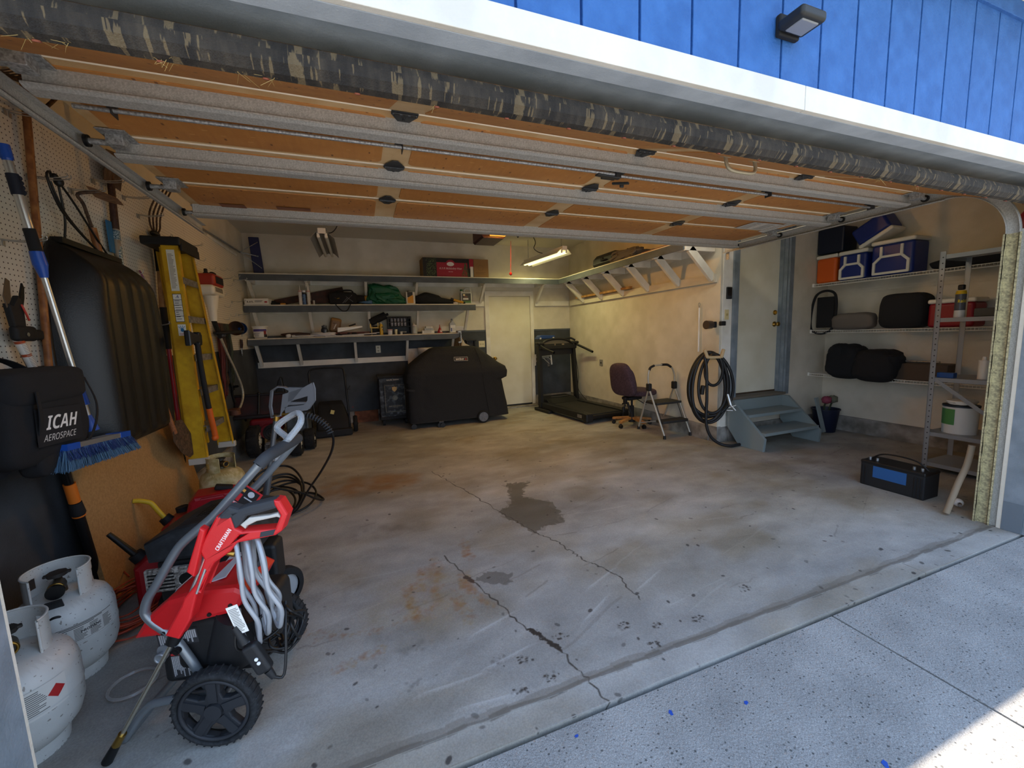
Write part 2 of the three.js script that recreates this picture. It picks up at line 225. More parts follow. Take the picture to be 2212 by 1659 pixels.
// walls with thickness
struct('wall_left', [slab(-0.14, 0, -D - 0.14, 0, H, 0)], M.wall);
{
  const wl = scene.getObjectByName('wall_left');
  const peg = dataTex(64, 64, (u, v, i, j) => { const r = Math.hypot(u - 0.5, v - 0.5); return r < 0.13 ? [60, 52, 44] : mixc([214, 208, 194], [222, 217, 205], hash(i, j, 3)); });
  M.peg = mat(0xffffff, 0.8, { map: peg, per: 0.0254 * 1 }); M.peg.map.anisotropy = 16;
  for (const [a, b] of [[-0.16, -1.85], [-1.853, -3.68], [-3.683, -5.5]]) mesh('pegboard_panel', slab(0.0005, 1.285, a, 0.014, 2.55, b), M.peg, wl);
  mesh('pegboard_trim', slab(0.0005, 2.55, -0.16, 0.022, 2.585, -5.5), M.white, wl);
  mesh('lower_panel', slab(0.0005, 0.19, -0.16, 0.008, 1.255, -D), M.darkwall, wl);
  mesh('chair_rail', slab(0.0005, 1.25, -0.16, 0.02, 1.285, -D), M.darkwall, wl);
  mesh('concrete_curb', slab(0.0005, 0, -0.16, 0.03, 0.19, -D), M.curb, wl);
}
{
  const wb = struct('wall_back', [slab(0, 0, -D - 0.14, W + 0.12, H, -D)], M.wall);
  mesh('lower_panel', slab(0.008, 0.19, -D - 0.001, 3.69, 1.44, -D + 0.01), M.darkwall, wb);
  mesh('lower_panel', slab(4.62, 0.19, -D - 0.001, W - 0.001, 1.44, -D + 0.01), M.darkwall, wb);
  mesh('chair_rail', slab(0.02, 1.44, -D - 0.001, 3.69, 1.47, -D + 0.018), M.fascia, wb);
  mesh('chair_rail', slab(4.62, 1.425, -D - 0.001, W - 0.001, 1.455, -D + 0.018), M.fascia, wb);
  mesh('concrete_curb', slab(0.03, 0, -D - 0.001, 3.69, 0.19, -D + 0.03), M.curb, wb);
  mesh('concrete_curb', slab(4.62, 0, -D - 0.001, W - 0.001, 0.19, -D + 0.03), M.curb, wb);
}
{
  const wr = struct('wall_right', [slab(W2, 0, -ZD, W2 + 0.14, H, 0)], M.wall);
  mesh('concrete_curb', slab(W2 - 0.025, 0, -ZD, W2 - 0.0005, 0.19, -0.1), M.curb, wr);
  const wa = struct('wall_alcove', [slab(W, 0, -D, W + 0.12, H, -ZD - 0.12)], M.wall);
  mesh('concrete_curb', slab(W - 0.015, 0, -D + 0.031, W + 0.01, 0.19, -ZD - 0.12), M.curb, wa);
  const patch = mesh('corner_board', slab(W - 0.002, 0.19, -ZD - 0.12, W + 0.03, H, -ZD - 0.004), M.wall, wa);
  mesh('corner_post', slab(W + 0.03, 0.19, -ZD - 0.12, W + 0.172, H, -ZD + 0.002, 0.004), M.white, wa);
  mesh('post_footing', slab(W - 0.004, 0, -ZD - 0.12, W + 0.16, 0.19, -ZD + 0.001), M.curb, wa);
  mesh('spacer', slab(W + 0.05, 0.185, -ZD - 0.03, W + 0.15, 0.2, -ZD + 0.004), M.white, wa);
  const X0 = 5.67, X1 = 6.5, Y0 = 0.53, Y1 = 2.57;
  const wd = struct('wall_door', [slab(W + 0.12, 0, -ZD - 0.14, X0, H, -ZD), slab(X1, 0, -ZD - 0.14, W2 + 0.14, H, -ZD), slab(X0, 0, -ZD - 0.14, X1, Y0 - 0.03, -ZD), slab(X0, Y1, -ZD - 0.14, X1, H, -ZD)], M.wall);
  mesh('concrete_curb', slab(W + 0.16, 0, -ZD - 0.02, W2 - 0.026, 0.185, -ZD + 0.02), M.curb, wd);
  const cs = [[0, 0], [0.092, 0], [0.092, 0.012], [0.07, 0.02], [0.05, 0.016], [0.045, 0.024], [0.01, 0.024], [0, 0.016]];
  const cas = (x, flip) => { const g = ext(cs.map(([a, b]) => [flip ? -a : a, b]), 2.09); g.rotateX(-PI / 2); return g.translate(x, Y0 - 0.02, -ZD + 0.0); };
  const trim = mesh('door_casing', [slab(X0 - 0.085, Y0 - 0.03, -ZD, X0, Y1 + 0.08, -ZD + 0.022, 0.003), slab(X1, Y0 - 0.03, -ZD, X1 + 0.03, Y1 + 0.08, -ZD + 0.024, 0.003), slab(X1 + 0.03, Y0 - 0.03, -ZD, X1 + 0.085, Y1 + 0.08, -ZD + 0.016, 0.003), slab(X0, Y1, -ZD, X1, Y1 + 0.08, -ZD + 0.02, 0.003)], M.grey, wd);
  mesh('door_jamb', [slab(X0 - 0.001, Y0 - 0.03, -ZD - 0.14, X0 + 0.014, Y1, -ZD), slab(X1 - 0.014, Y0 - 0.03, -ZD - 0.14, X1 + 0.001, Y1, -ZD), slab(X0, Y1 - 0.014, -ZD - 0.14, X1, Y1 + 0.001, -ZD), slab(X1 - 0.026, Y0, -ZD - 0.06, X1 - 0.01, Y1, -ZD - 0.045)], M.grey, wd);
  mesh('door_sill', slab(X0 - 0.05, Y0 - 0.03, -ZD - 0.13, X1 + 0.02, Y0, -ZD + 0.03, 0.004), mat(0x6d6457, 0.7, { grain: 0.001, grainPer: 0.1 }), wd);
  const d2 = sgroup('door_2');
  mesh('door_slab', slab(X0 + 0.016, Y0 + 0.008, -ZD - 0.135, X1 - 0.016, Y1 - 0.016, -ZD - 0.1, 0.003), M.door, d2);
  mesh('bottom_sweep', slab(X0 + 0.016, Y0 + 0.002, -ZD - 0.1, X1 - 0.016, Y0 + 0.022, -ZD - 0.094), mat(0x4a3a28, 0.7), d2);
  const knob = lathe([[0.033, 0], [0.033, 0.006], [0.013, 0.012], [0.012, 0.03], [0.024, 0.042], [0.028, 0.055], [0.02, 0.066], [0, 0.068]], 24).rotateX(PI / 2);
  mesh('knob', knob.clone().translate(6.43, 1.385, -ZD - 0.1), M.brass, d2);
  mesh('deadbolt', [lathe([[0.03, 0], [0.03, 0.01], [0.024, 0.014], [0, 0.015]], 24).rotateX(PI / 2).translate(6.43, 1.53, -ZD - 0.1), box(0.008, 0.03, 0.02, 6.43, 1.53, -ZD - 0.08)], M.brass, d2);
  // back door
  const A = 3.757, B = 4.558, d1 = sgroup('door_1'), top = 2.062;
  mesh('door_casing', [slab(A - 0.085, 0.03, -D, A - 0.004, top + 0.09, -D + 0.03, 0.003), slab(B + 0.004, 0.03, -D, B + 0.07, top + 0.09, -D + 0.03, 0.003), slab(A - 0.085, top + 0.012, -D, B + 0.07, top + 0.1, -D + 0.032, 0.003)], M.white, d1);
  mesh('door_slab', slab(A, 0.035, -D - 0.02, B, top, -D + 0.008, 0.002), M.door, d1);
  mesh('door_sill', [slab(A - 0.08, 0, -D - 0.02, B + 0.07, 0.022, -D + 0.14, 0.004)], M.curb, d1);
  mesh('bottom_sweep', slab(A, 0.022, -D, B, 0.05, -D + 0.014), M.black, d1);
  mesh('knob', knob.clone().translate(3.83, 0.94, -D + 0.008), M.brass, d1);
}
struct('ceiling', [slab(-0.14, H, -D - 0.14, W2 + 0.14, H + 0.15, 0.03)], M.ceil);
{ // front wall, header and the outside face above it
  const wf = struct('wall_front', [slab(-0.14, 0, -0.1, XL, H, 0), slab(XR, 0, -0.1, W2 + 0.14, H, 0), slab(XL, HH + 0.01, -0.12, XR, H, 0)], M.wall);
  mesh('jamb_board', slab(XL - 0.012, 0, -0.09, XL + 0.001, HH, 0.008), M.grey, wf);
  mesh('jamb_board', slab(XR - 0.001, 0.0, -0.08, XR + 0.012, HH, 0.01), M.grey, wf);
  mesh('jamb_patch', slab(XR - 0.0025, 0.0, -0.078, XR, 0.19, 0.008), mat(0x6b757d, 0.6, { grain: 0.001 }), wf);
  mesh('header_board', slab(-0.14, HH + 0.004, -0.16, W2 + 0.1, HH + 0.2, -0.042, 0.002), M.grey, wf);
  mesh('header_edge_board', slab(-0.14, HH, -0.04, W2 + 0.1, HH + 0.08, 0.022, 0.002), M.greylight, wf);
  mesh('trim_board', slab(-0.6, HH, 0.0225, 3.098, HH + 0.084, 0.042, 0.002), M.white, wf);
  mesh('trim_board', slab(3.1015, HH, 0.0225, W2 + 0.4, HH + 0.084, 0.042, 0.002), M.white, wf);
  mesh('side_trim', slab(XL - 0.1, 0, 0.0005, XL, HH, 0.02), M.grey, wf);
  mesh('side_trim', slab(XR, 0, 0.011, XR + 0.1, HH, 0.025), M.grey, wf);
  for (let x = -0.473; x < W2 + 0.3; x += 0.203) mesh('siding_board', slab(x + 0.0045, HH + 0.085, 0.006, x + 0.203 - 0.0045, 2.79, 0.032, 0.002), M.blue, wf);
  mesh('siding_back', slab(-0.6, HH + 0.084, 0.0, W2 + 0.4, H, 0.02), mat(0x1d4c8c, 0.8), wf);
  for (const [a, b] of [[-0.6, XL - 0.1], [XR + 0.1, W2 + 0.4]]) mesh('siding_panel', slab(a, 0, 0.0005, b, HH, 0.02), M.blue, wf);
  mesh('frieze_board', slab(-0.6, 2.77, 0.02, W2 + 0.4, 2.845, 0.045, 0.003), M.blue, wf);
  // eave: soffit boards, fascia and the roof slope that throws the shade on the driveway
  const ev = sgroup('eave');
  for (let i = 0; i < 3; i++) mesh('soffit_board', slab(-0.8, 2.845, 0.0 + i * 0.118, W2 + 0.8, 2.865, 0.113 + i * 0.118), M.white, ev);
  mesh('eave_fascia', slab(-0.8, 2.83, 0.355, W2 + 0.8, 3.02, 0.375), M.white, ev);
  mesh('roof', box(W2 + 2, 0.12, 7.4, W2 / 2, 3.02 + 1.32, 0.39 - 3.48, 0.36, 0, 0), mat(0x55504a, 0.9), ev);
}
{ // security light under the siding, only its underside is in view
  const t = thing('floodlight', 'dark wall lamp fixed to the blue siding above the white trim', 'lamp', [2.99, 2.375, 0.033]);
  mesh('bracket', rbox(0.1, 0.07, 0.02, 0.006, 0, 0.02, 0.01), M.blackm, t); mesh('housing', [rbox(0.12, 0.035, 0.09, 0.012, 0, 0.01, 0.06)], mat(0x20201f, 0.5), t); mesh('lens', rbox(0.08, 0.008, 0.06, 0.004, 0, -0.008, 0.06), mat(0x8a8c90, 0.3), t);
}
{ // flecks of blue paint on the driveway
  const g = ext([[0, 0], [0.016, 0.004], [0.018, 0.012], [0.006, 0.016], [-0.003, 0.008]], 0.0012).rotateX(-PI / 2), m = mat(0x1d4fae, 0.6); let first;
  for (const [x, z, s, r] of [[2.72, 0.2, 0.9, 0], [2.45, 0.13, 1, 1], [2.35, 0.42, 1.1, 2], [2.93, 0.52, 1.2, 0.5], [2.1, 0.06, 0.7, 3]]) { const o = first ? dup(first) : (first = single('paint_chip', 'small flake of blue paint lying on the concrete driveway', 'paint chip', g, m, 'flakes of blue paint on the driveway')); o.position.set(x, -0.0055, z); o.rotation.y = r; o.scale.setScalar(s); }
}
// ---------------------------------------------------------------- overhead door, open
const woodA = 0xb4783c, woodB = 0xc98d4c;
M.hard = mat(0xffffff, 0.55, { map: dataTex(512, 512, (u, v, i, j) => { const n = fbm(u * 5, v * 9, 71, 4, 5, 9), g = fbm(u * 90, v * 14, 73, 2, 90, 14); let c = mixc([168, 106, 48], [204, 142, 76], n * 0.8 + (g - 0.5) * 0.35 + 0.1); const s = hash(Math.floor(u * 130), Math.floor(v * 60), 77); if (s > 0.988) c = mixc(c, [92, 52, 24], 0.7); if (hash(Math.floor(u * 60), Math.floor(v * 200), 79) > 0.992) c = mixc(c, [228, 178, 116], 0.6); return c; }), per: 1.15, grain: 0.0006, grainPer: 0.12 });
M.tan = mat(0xffffff, 0.55, { map: mottle(0xc39a66, 0xd9b98a, 81, 7), per: 0.9, grain: 0.0005, grainPer: 0.12 });
M.cream = mat(0xf3e6cf, 0.5);
{
  const t = thing('garage_door', 'open overhead door with orange-brown wood panels, seen from underneath', 'garage door', [2.9075, 0, 0]);
  const hw = 2.3425, J = [[2.25, -0.6], [2.25, -1.128], [2.25, -1.656], [2.25, -2.184]], low = [2.045, -0.105];
  const secs = [[J[0], low], [J[1], J[0]], [J[2], J[1]], [J[3], J[2]]], stiles = [-1.171, 0, 1.171];
  secs.forEach(([a, b], k) => {
    const dy = b[0] - a[0], dz = b[1] - a[1], L = Math.hypot(dy, dz), rx = -Math.atan2(dy, dz);
    const s = mesh('door_section', [slab(-hw, 0.0, 0.003, hw, 0.04, L - 0.003, 0.004)], M.tan, t); s.position.set(0, a[0], a[1]); s.rotation.x = rx;
    const edges = [-hw, ...stiles, hw];
    for (let i = 0; i < 4; i++) { // hardboard panel with rounded corners, just proud of the frame
      const x0 = edges[i] + (i ? 0.066 : 0.05), x1 = edges[i + 1] - (i < 3 ? 0.066 : 0.05), z0 = k ? 0.028 : 0.05, z1 = L - (k ? 0.045 : 0.12), r = 0.035, sh = new THREE.Shape();
      sh.moveTo(x0 + r, z0); sh.lineTo(x1 - r, z0); sh.quadraticCurveTo(x1, z0, x1, z0 + r); sh.lineTo(x1, z1 - r); sh.quadraticCurveTo(x1, z1, x1 - r, z1); sh.lineTo(x0 + r, z1); sh.quadraticCurveTo(x0, z1, x0, z1 - r); sh.lineTo(x0, z0 + r); sh.quadraticCurveTo(x0, z0, x0 + r, z0);
      const p = ext(sh, 0.006, 0.0015, [], 4).rotateX(PI / 2).translate(0, 0.0025, 0); mesh('panel', p, M.hard, s);
    }
    mesh('edge_strip', slab(-hw, -0.004, -0.004, hw, 0.02, 0.004), M.cream, s);
    if (!k) { mesh('retainer', slab(-hw, -0.012, L - 0.014, hw + 0.05, 0.045, L), M.cream, s);
      const pr = [[0, -0.016], [0.018, -0.02], [0.036, -0.008], [0.045, 0.016], [0.038, 0.04], [0.02, 0.058], [0, 0.06]];
      M.seal = mat(0xffffff, 0.9, { map: dataTex(512, 128, (u, v, i, j) => { const n = fbm(u * 24, v * 5, 91, 4, 24, 5); let c = mixc([34, 31, 29], [74, 66, 56], Math.max(0, n * 1.7 - 0.5)); if (fbm(u * 60, v * 9, 97, 3, 60, 9) > 0.63) c = mixc(c, [138, 118, 84], 0.6); return c; }), per: 0.6, grain: 0.002, grainPer: 0.08 });
      mesh('bottom_seal', ext(pr.map(([z, y]) => [-z, y]), 2 * hw + 0.1).rotateY(PI / 2).translate(-hw - 0.05 + 0.05, 0, L), M.seal, s);
      for (let i = 0; i < 22; i++) mesh('screw', cyl(0.0075, 0.008, 0.004, -hw + 0.12 + i * 0.215, -0.0205, L + 0.017, 0, 0, 0, 10), mat(0x8a4a34, 0.8), s);
      // dry grass caught on the seal
      const gs = []; seed = 5; for (const cx of [-1.78, -1.79, -1.95, -2.02, -1.62, -1.55, -1.15, 0.9, 0.93, 1.2, 1.23]) for (let i = 0; i < 7; i++) { const x = cx + rr(-0.02, 0.02); gs.push(rod([x, -0.016, L + rr(0.01, 0.03)], [x + rr(-0.035, 0.035), -0.02 + rr(-0.02, 0.01), L + rr(-0.03, 0.05)], 0.0006, 0.0003, 4)); }
      const st = mesh('grass_stems', gs, mat(0xc0a468, 0.9), s); st.userData.kind = 'stuff';
    }
  });
  // stiffening struts: channel with a lip, hung under the sections
  const prof = [[0, 0.0], [0.0, -0.05], [-0.014, -0.066], [-0.05, -0.066], [-0.05, -0.072], [0.004, -0.072], [0.02, -0.066], [0.02, -0.06], [0.006, -0.058], [0.004, -0.048], [0.004, 0]];
  for (const z of [-0.665, -1.185, -2.055]) mesh('strut', ext(prof.map(([a, b]) => [-a, b]), 4.66).rotateY(PI / 2).translate(-2.33, 2.25, z), M.dirtygalv, t);
  mesh('lock_rod', [rod([-2.3, 2.222, -0.845], [-0.02, 2.222, -0.845], 0.008), rod([0.02, 2.222, -0.86], [2.32, 2.222, -0.86], 0.008)], M.galv, t);
  for (const x of [-2.2, -1.171, 1.171, 2.25]) mesh('rod_guide', [rbox(0.035, 0.004, 0.07, 0.002, x, 2.246, -0.85), rbox(0.004, 0.045, 0.05, 0.002, x + 0.012, 2.226, -0.852)], M.hinge, t);
  { const l = mesh('lock', [rbox(0.09, 0.012, 0.12, 0.004, 0.01, 2.24, -0.9), cyl(0.022, 0.022, 0.03, 0.01, 2.225, -0.86, 0, 0, 0, 16), rbox(0.16, 0.01, 0.03, 0.004, -0.05, 2.212, -0.86, 0, 0.1, 0), rbox(0.02, 0.012, 0.1, 0.004, 0.06, 2.2, -0.9, 0.2, 0.6, 0), rbox(0.025, 0.03, 0.012, 0.004, 0.09, 2.205, -0.93)], M.hinge, t); }
  const hg = (w, l, fl) => [ext([[-w / 2, 0.012], [-w / 2, -0.012], [-0.016, -l], [0.016, -l], [w / 2, -0.012], [w / 2, 0.012], ...(fl ? [[0.014, l], [-0.014, l]] : [])], 0.004, 0.001).rotateX(PI / 2), cyl(0.007, 0.007, w * 0.9, 0, -0.006, 0, 0, 0, PI / 2, 10), ...[-1, 0, 1].map((i) => box(w * 0.2, 0.012, 0.012, i * w * 0.3, -0.008, 0)), cyl(0.006, 0.006, 0.006, 0, -0.005, -l * 0.6, 0, 0, 0, 8), cyl(0.006, 0.006, 0.006, 0, -0.005, -l * 0.35, 0, 0, 0, 8)];
  for (const x of stiles) for (let k = 0; k < 3; k++) { const h = mesh('hinge', hg(0.105, 0.075, k), M.hinge, t); h.position.set(x, 2.245, J[k][1]); }
  for (const sx of [-1, 1]) for (let k = 0; k < 4; k++) { const z = k < 3 ? J[k][1] : J[3][1] + 0.06; const b = mesh('end_bracket', [rbox(0.1, 0.006, 0.14, 0.002, sx * (hw - 0.05), 2.243, z), rbox(0.06, 0.05, 0.06, 0.004, sx * (hw - 0.045), 2.225, z), cyl(0.012, 0.012, 0.13, sx * (hw - 0.0), 2.215, z, 0, 0, PI / 2, 12)], M.galv, t); mesh('roller', cyl(0.023, 0.023, 0.014, sx * (hw + 0.055), 2.215, z, 0, 0, PI / 2, 16), M.black, b); }
  mesh('lift_handle', [tube([[0.22, 2.15, -0.33], [0.22, 2.1, -0.32], [0.24, 2.075, -0.315], [0.32, 2.07, -0.315], [0.38, 2.075, -0.315], [0.4, 2.1, -0.32], [0.4, 2.15, -0.33]], 0.008, 36, false, 8), rbox(0.045, 0.004, 0.03, 0.002, 0.22, 2.135, -0.33, 0.4), rbox(0.045, 0.004, 0.03, 0.002, 0.4, 2.135, -0.33, 0.4)], mat(0xb3a98f, 0.5, { metalness: 0.4 }), t);
  mesh('outside_handle', tube([[0.25, 2.2, -0.33], [0.25, 2.25, -0.29], [0.28, 2.27, -0.27], [0.36, 2.27, -0.27], [0.39, 2.25, -0.29], [0.39, 2.2, -0.33]], 0.011, 36, false, 8), M.steel, t);
  print('label_sheet', t, 0.34, 0.2, (x, w, h) => { fillAll(x, w, h, '#dcd8d0'); lines(x, w, h, 12, '#8a8780', 0.05, 0.45); lines(x, w, h, 12, '#8a8780', 0.55, 0.95); txt(x, 'WARNING', w * 0.25, h * 0.08, h * 0.08, '#555'); }, [1.98, 2.242, -1.55], [PI / 2, 0, 0], 0.6, 900);
  print('label_sheet', t, 0.08, 0.4, (x, w, h) => { fillAll(x, w, h, '#e2ded6'); lines(x, w, h, 14, '#9a968c', 0.2, 0.8); }, [2.2, 2.242, -1.5], [PI / 2, 0, 0], 0.6, 700);
  print('label_sheet', t, 0.14, 0.08, (x, w, h) => { fillAll(x, w, h, '#7a4526'); lines(x, w, h, 4, '#935833'); }, [-2.1, 2.242, -2.02], [PI / 2, 0, 0], 0.6, 700);
  print('label_sheet', t, 0.2, 0.06, (x, w, h) => { fillAll(x, w, h, '#7d4828'); lines(x, w, h, 3, '#935833'); }, [-1.75, 2.242, -1.99], [PI / 2, 0, 0], 0.6, 700);
}
function track(x, s, zEnd, label, rust) { // s = -1 web on the left, +1 on the right
  const t = thing('door_track', label, 'track', [x, 0, 0]);
  const arc = (r0, r1) => { const sh = new THREE.Shape(); sh.absarc(0, 0, r1, PI / 2, PI, false); sh.absarc(0, 0, r0, PI, PI / 2, true); return sh; };
  const vm = rust ? mat(0xffffff, 0.6, { metalness: 0.15, map: mottle(0x8e8468, 0xd3c899, 101, 22, 0.8), per: 0.2 }) : M.galv;
  mesh('vertical_rail', [slab(s * 0.026, 0.0, -0.195, s * 0.0285, 1.88, -0.14), slab(0, 0.0, -0.14, s * 0.028, 1.88, -0.1375), slab(0, 0.0, -0.1975, s * 0.028, 1.88, -0.195), slab(0.0, 0.0, -0.206, s * 0.006, 1.88, -0.195), slab(0.0, 0.0, -0.14, s * 0.006, 1.88, -0.129)], vm, t);
  mesh('wall_angle', [slab(s * 0.029, 0.0, -0.2, s * 0.032, 1.9, -0.098), slab(s * 0.029, 0.0, -0.1035, s * 0.075, 1.9, -0.1005)], M.dirtygalv, t);
  const R = 0.33; const g = (r0, r1, d, o) => ext(arc(r0, r1), d, 0, [], 14).rotateY(-PI / 2).translate(o, 1.88, -0.1675 - R);
  const cv = mesh('curved_rail', [g(R - 0.0275, R + 0.0275, 0.0025, s * 0.0285 + (s > 0 ? 0 : 0.0025)), g(R - 0.03, R - 0.0275, 0.028, s > 0 ? 0.028 : 0), g(R + 0.0275, R + 0.03, 0.028, s > 0 ? 0.028 : 0)].map((q) => { q.rotateY(0); return q; }), M.dirtygalv, t); cv.scale.z = 1;
  cv.geometry.translate(0, -1.88, 0.1675 + R).applyMatrix4(new THREE.Matrix4().makeScale(1, 1, -1)).translate(0, 1.88, -0.1675 - R); flip(cv.geometry);
  const y = 1.88 + R, z0 = -0.1675 - R;
  mesh('horizontal_rail', [slab(s * 0.026, y - 0.03, z0, s * 0.0285, y + 0.03, zEnd), slab(0, y + 0.0275, z0, s * 0.028, y + 0.03, zEnd), slab(0, y - 0.03, z0, s * 0.028, y - 0.0275, zEnd), slab(0, y - 0.04, z0, s * 0.004, y - 0.0275, zEnd)], M.dirtygalv, t);
  mesh('angle_iron', [slab(s * 0.029, y + 0.0, z0 - 0.05, s * 0.032, y + 0.045, zEnd + 0.06), slab(s * 0.029, y + 0.042, z0 - 0.05, s * 0.06, y + 0.045, zEnd + 0.06)], M.dirtygalv, t);
  return t;
}
function flip(g) { const p = g.attributes.position, n = g.attributes.normal, u = g.attributes.uv; for (let i = 0; i < p.count; i += 3) for (const a of [p, n, u]) { const k = a.itemSize, A = a.array, o1 = (i + 1) * k, o2 = (i + 2) * k; for (let q = 0; q < k; q++) { const v = A[o1 + q]; A[o1 + q] = A[o2 + q]; A[o2 + q] = v; } } g.computeVertexNormals(); }
{
  const l = track(0.505, -1, -2.55, 'galvanised door track along the pegboard wall', false);
  mesh('hanger', [slab(0.0, 2.24, -2.35, -0.004, 2.97, -2.31), slab(-0.035, 2.2, -2.36, -0.031, 2.27, -2.25)], M.galv, l);
  const r = track(5.31, 1, -2.3, 'galvanised door track by the coolers, its upright flaked with rust', true);
  mesh('hanger', [slab(0.035, 2.1, -2.29, 0.039, 2.97, -2.25)], M.galv, r);
  // safety cable and pulley above the right track
  single('lift_cable', 'thin steel cables above the right end of the open door', 'cable', [rod([5.38, 2.32, -0.35], [5.38, 2.9, -3.4], 0.003), rod([5.42, 2.4, -0.35], [5.42, 2.9, -3.4], 0.003)], M.black);
}
// ---------------------------------------------------------------- fluorescent shop lights, opener
function shopLight(label, pos, ry, L, lit, chain, tilt = 0) {
  const t = thing('shop_light', label, 'light', pos, ry);
  const p = [[-0.13, -0.055], [-0.075, 0.0], [-0.04, 0.012], [-0.035, 0.05], [0.035, 0.05], [0.04, 0.012], [0.075, 0.0], [0.13, -0.055], [0.128, -0.058], [0.072, -0.004], [0.06, 0.005], [0.03, -0.012], [0.0, 0.004], [-0.03, -0.012], [-0.06, 0.005], [-0.072, -0.004], [-0.128, -0.058]];
  mesh('reflector', ext(p, L).translate(0, 0, -L / 2), lit ? mat(0xf2f0e4, 0.45) : mat(0x9d9b96, 0.45, { metalness: 0.3 }), t);
  for (const z of [-1, 1]) mesh('end_cap', [rbox(0.085, 0.06, 0.016, 0.004, 0, 0.022, z * (L / 2 + 0.008)), ...[-1, 1].map((x) => rbox(0.03, 0.05, 0.014, 0.006, x * 0.042, -0.022, z * (L / 2 - 0.01)))], mat(0xe9e7df, 0.5), t);
  for (const x of [-0.042, 0.042]) mesh('tube', cyl(0.0185, 0.0185, L - 0.04, x, -0.034, 0, PI / 2, 0, 0, 16), lit ? new THREE.MeshStandardMaterial({ color: 0xf6f2dc, roughness: 0.4, emissive: lit, emissiveIntensity: lit === 0xfff2a8 ? 1.25 : 1.6 }) : mat(0xdedcd2, 0.3), t);
  for (const z of chain) mesh('chain', [...Array(Math.max(2, Math.round((H - pos[1] - 0.05) / 0.028))).keys()].map((i) => { const g = new THREE.TorusGeometry(0.009, 0.0018, 5, 10).scale(1, 1.8, 1); if (i % 2) g.rotateY(PI / 2); return g.translate(0, 0.06 + i * 0.028, z); }), M.steel, t);
  if (lit) { const a = new THREE.RectAreaLight(lit, 1, 0.11, L - 0.05); a.name = 'shop_light_glow'; a.position.set(0, -0.062, 0); a.rotation.x = -PI / 2; t.add(a); t.userData.lamp = a; }
  return t;
}
const F1 = shopLight('unlit grey shop light hanging on chains over the upper back shelf', [1.19, 2.6, -4.72], 0, 1.2, 0, [-0.5, 0.5]);
const F2 = shopLight('glowing yellowish shop light hanging in the far right corner above the treadmill', [4.4, 2.6, -4.95], 0.12, 1.15, 0xfff2a8, [-0.5, 0.5]);
F2.userData.lamp.intensity = 26;
const F3 = shopLight('bright white shop light hanging above the open garage door', [4.66, 2.72, -1.75], 0.06, 1.2, 0xfffae6, [-0.5, 0.5]);
F3.userData.lamp.intensity = 14;
const F4 = shopLight('unlit grey shop light above the open door on the pegboard side', [1.15, 2.62, -1.55], 0, 1.2, 0, [-0.5, 0.5]);
single('power_cord', 'short black cord hanging from the ceiling to the unlit back shop light', 'cord', tube([[1.34, 2.975, -4.3], [1.36, 2.85, -4.3], [1.36, 2.74, -4.28], [1.3, 2.66, -4.3], [1.22, 2.65, -4.35]], 0.006), M.black);
single('power_cord', 'black cord dangling beside the glowing shop light over the treadmill', 'cord', tube([[4.03, 2.97, -4.6], [4.05, 2.85, -4.6], [4.12, 2.75, -4.65], [4.14, 2.68, -4.75], [4.28, 2.66, -4.9], [4.38, 2.655, -4.95]], 0.006), M.black);
single('power_cord', 'thin black cord hanging next to the white shop light above the door', 'cord', tube([[4.28, 2.975, -1.5], [4.3, 2.85, -1.45], [4.26, 2.72, -1.4], [4.3, 2.6, -1.5], [4.5, 2.7, -1.7], [4.64, 2.77, -1.75]], 0.007), M.black);
single('power_cord', 'black cord looping down beside the unlit shop light above the door', 'cord', tube([[1.45, 2.975, -1.1], [1.46, 2.8, -1.08], [1.42, 2.7, -1.08], [1.3, 2.66, -1.2], [1.17, 2.68, -1.4]], 0.007), M.black);
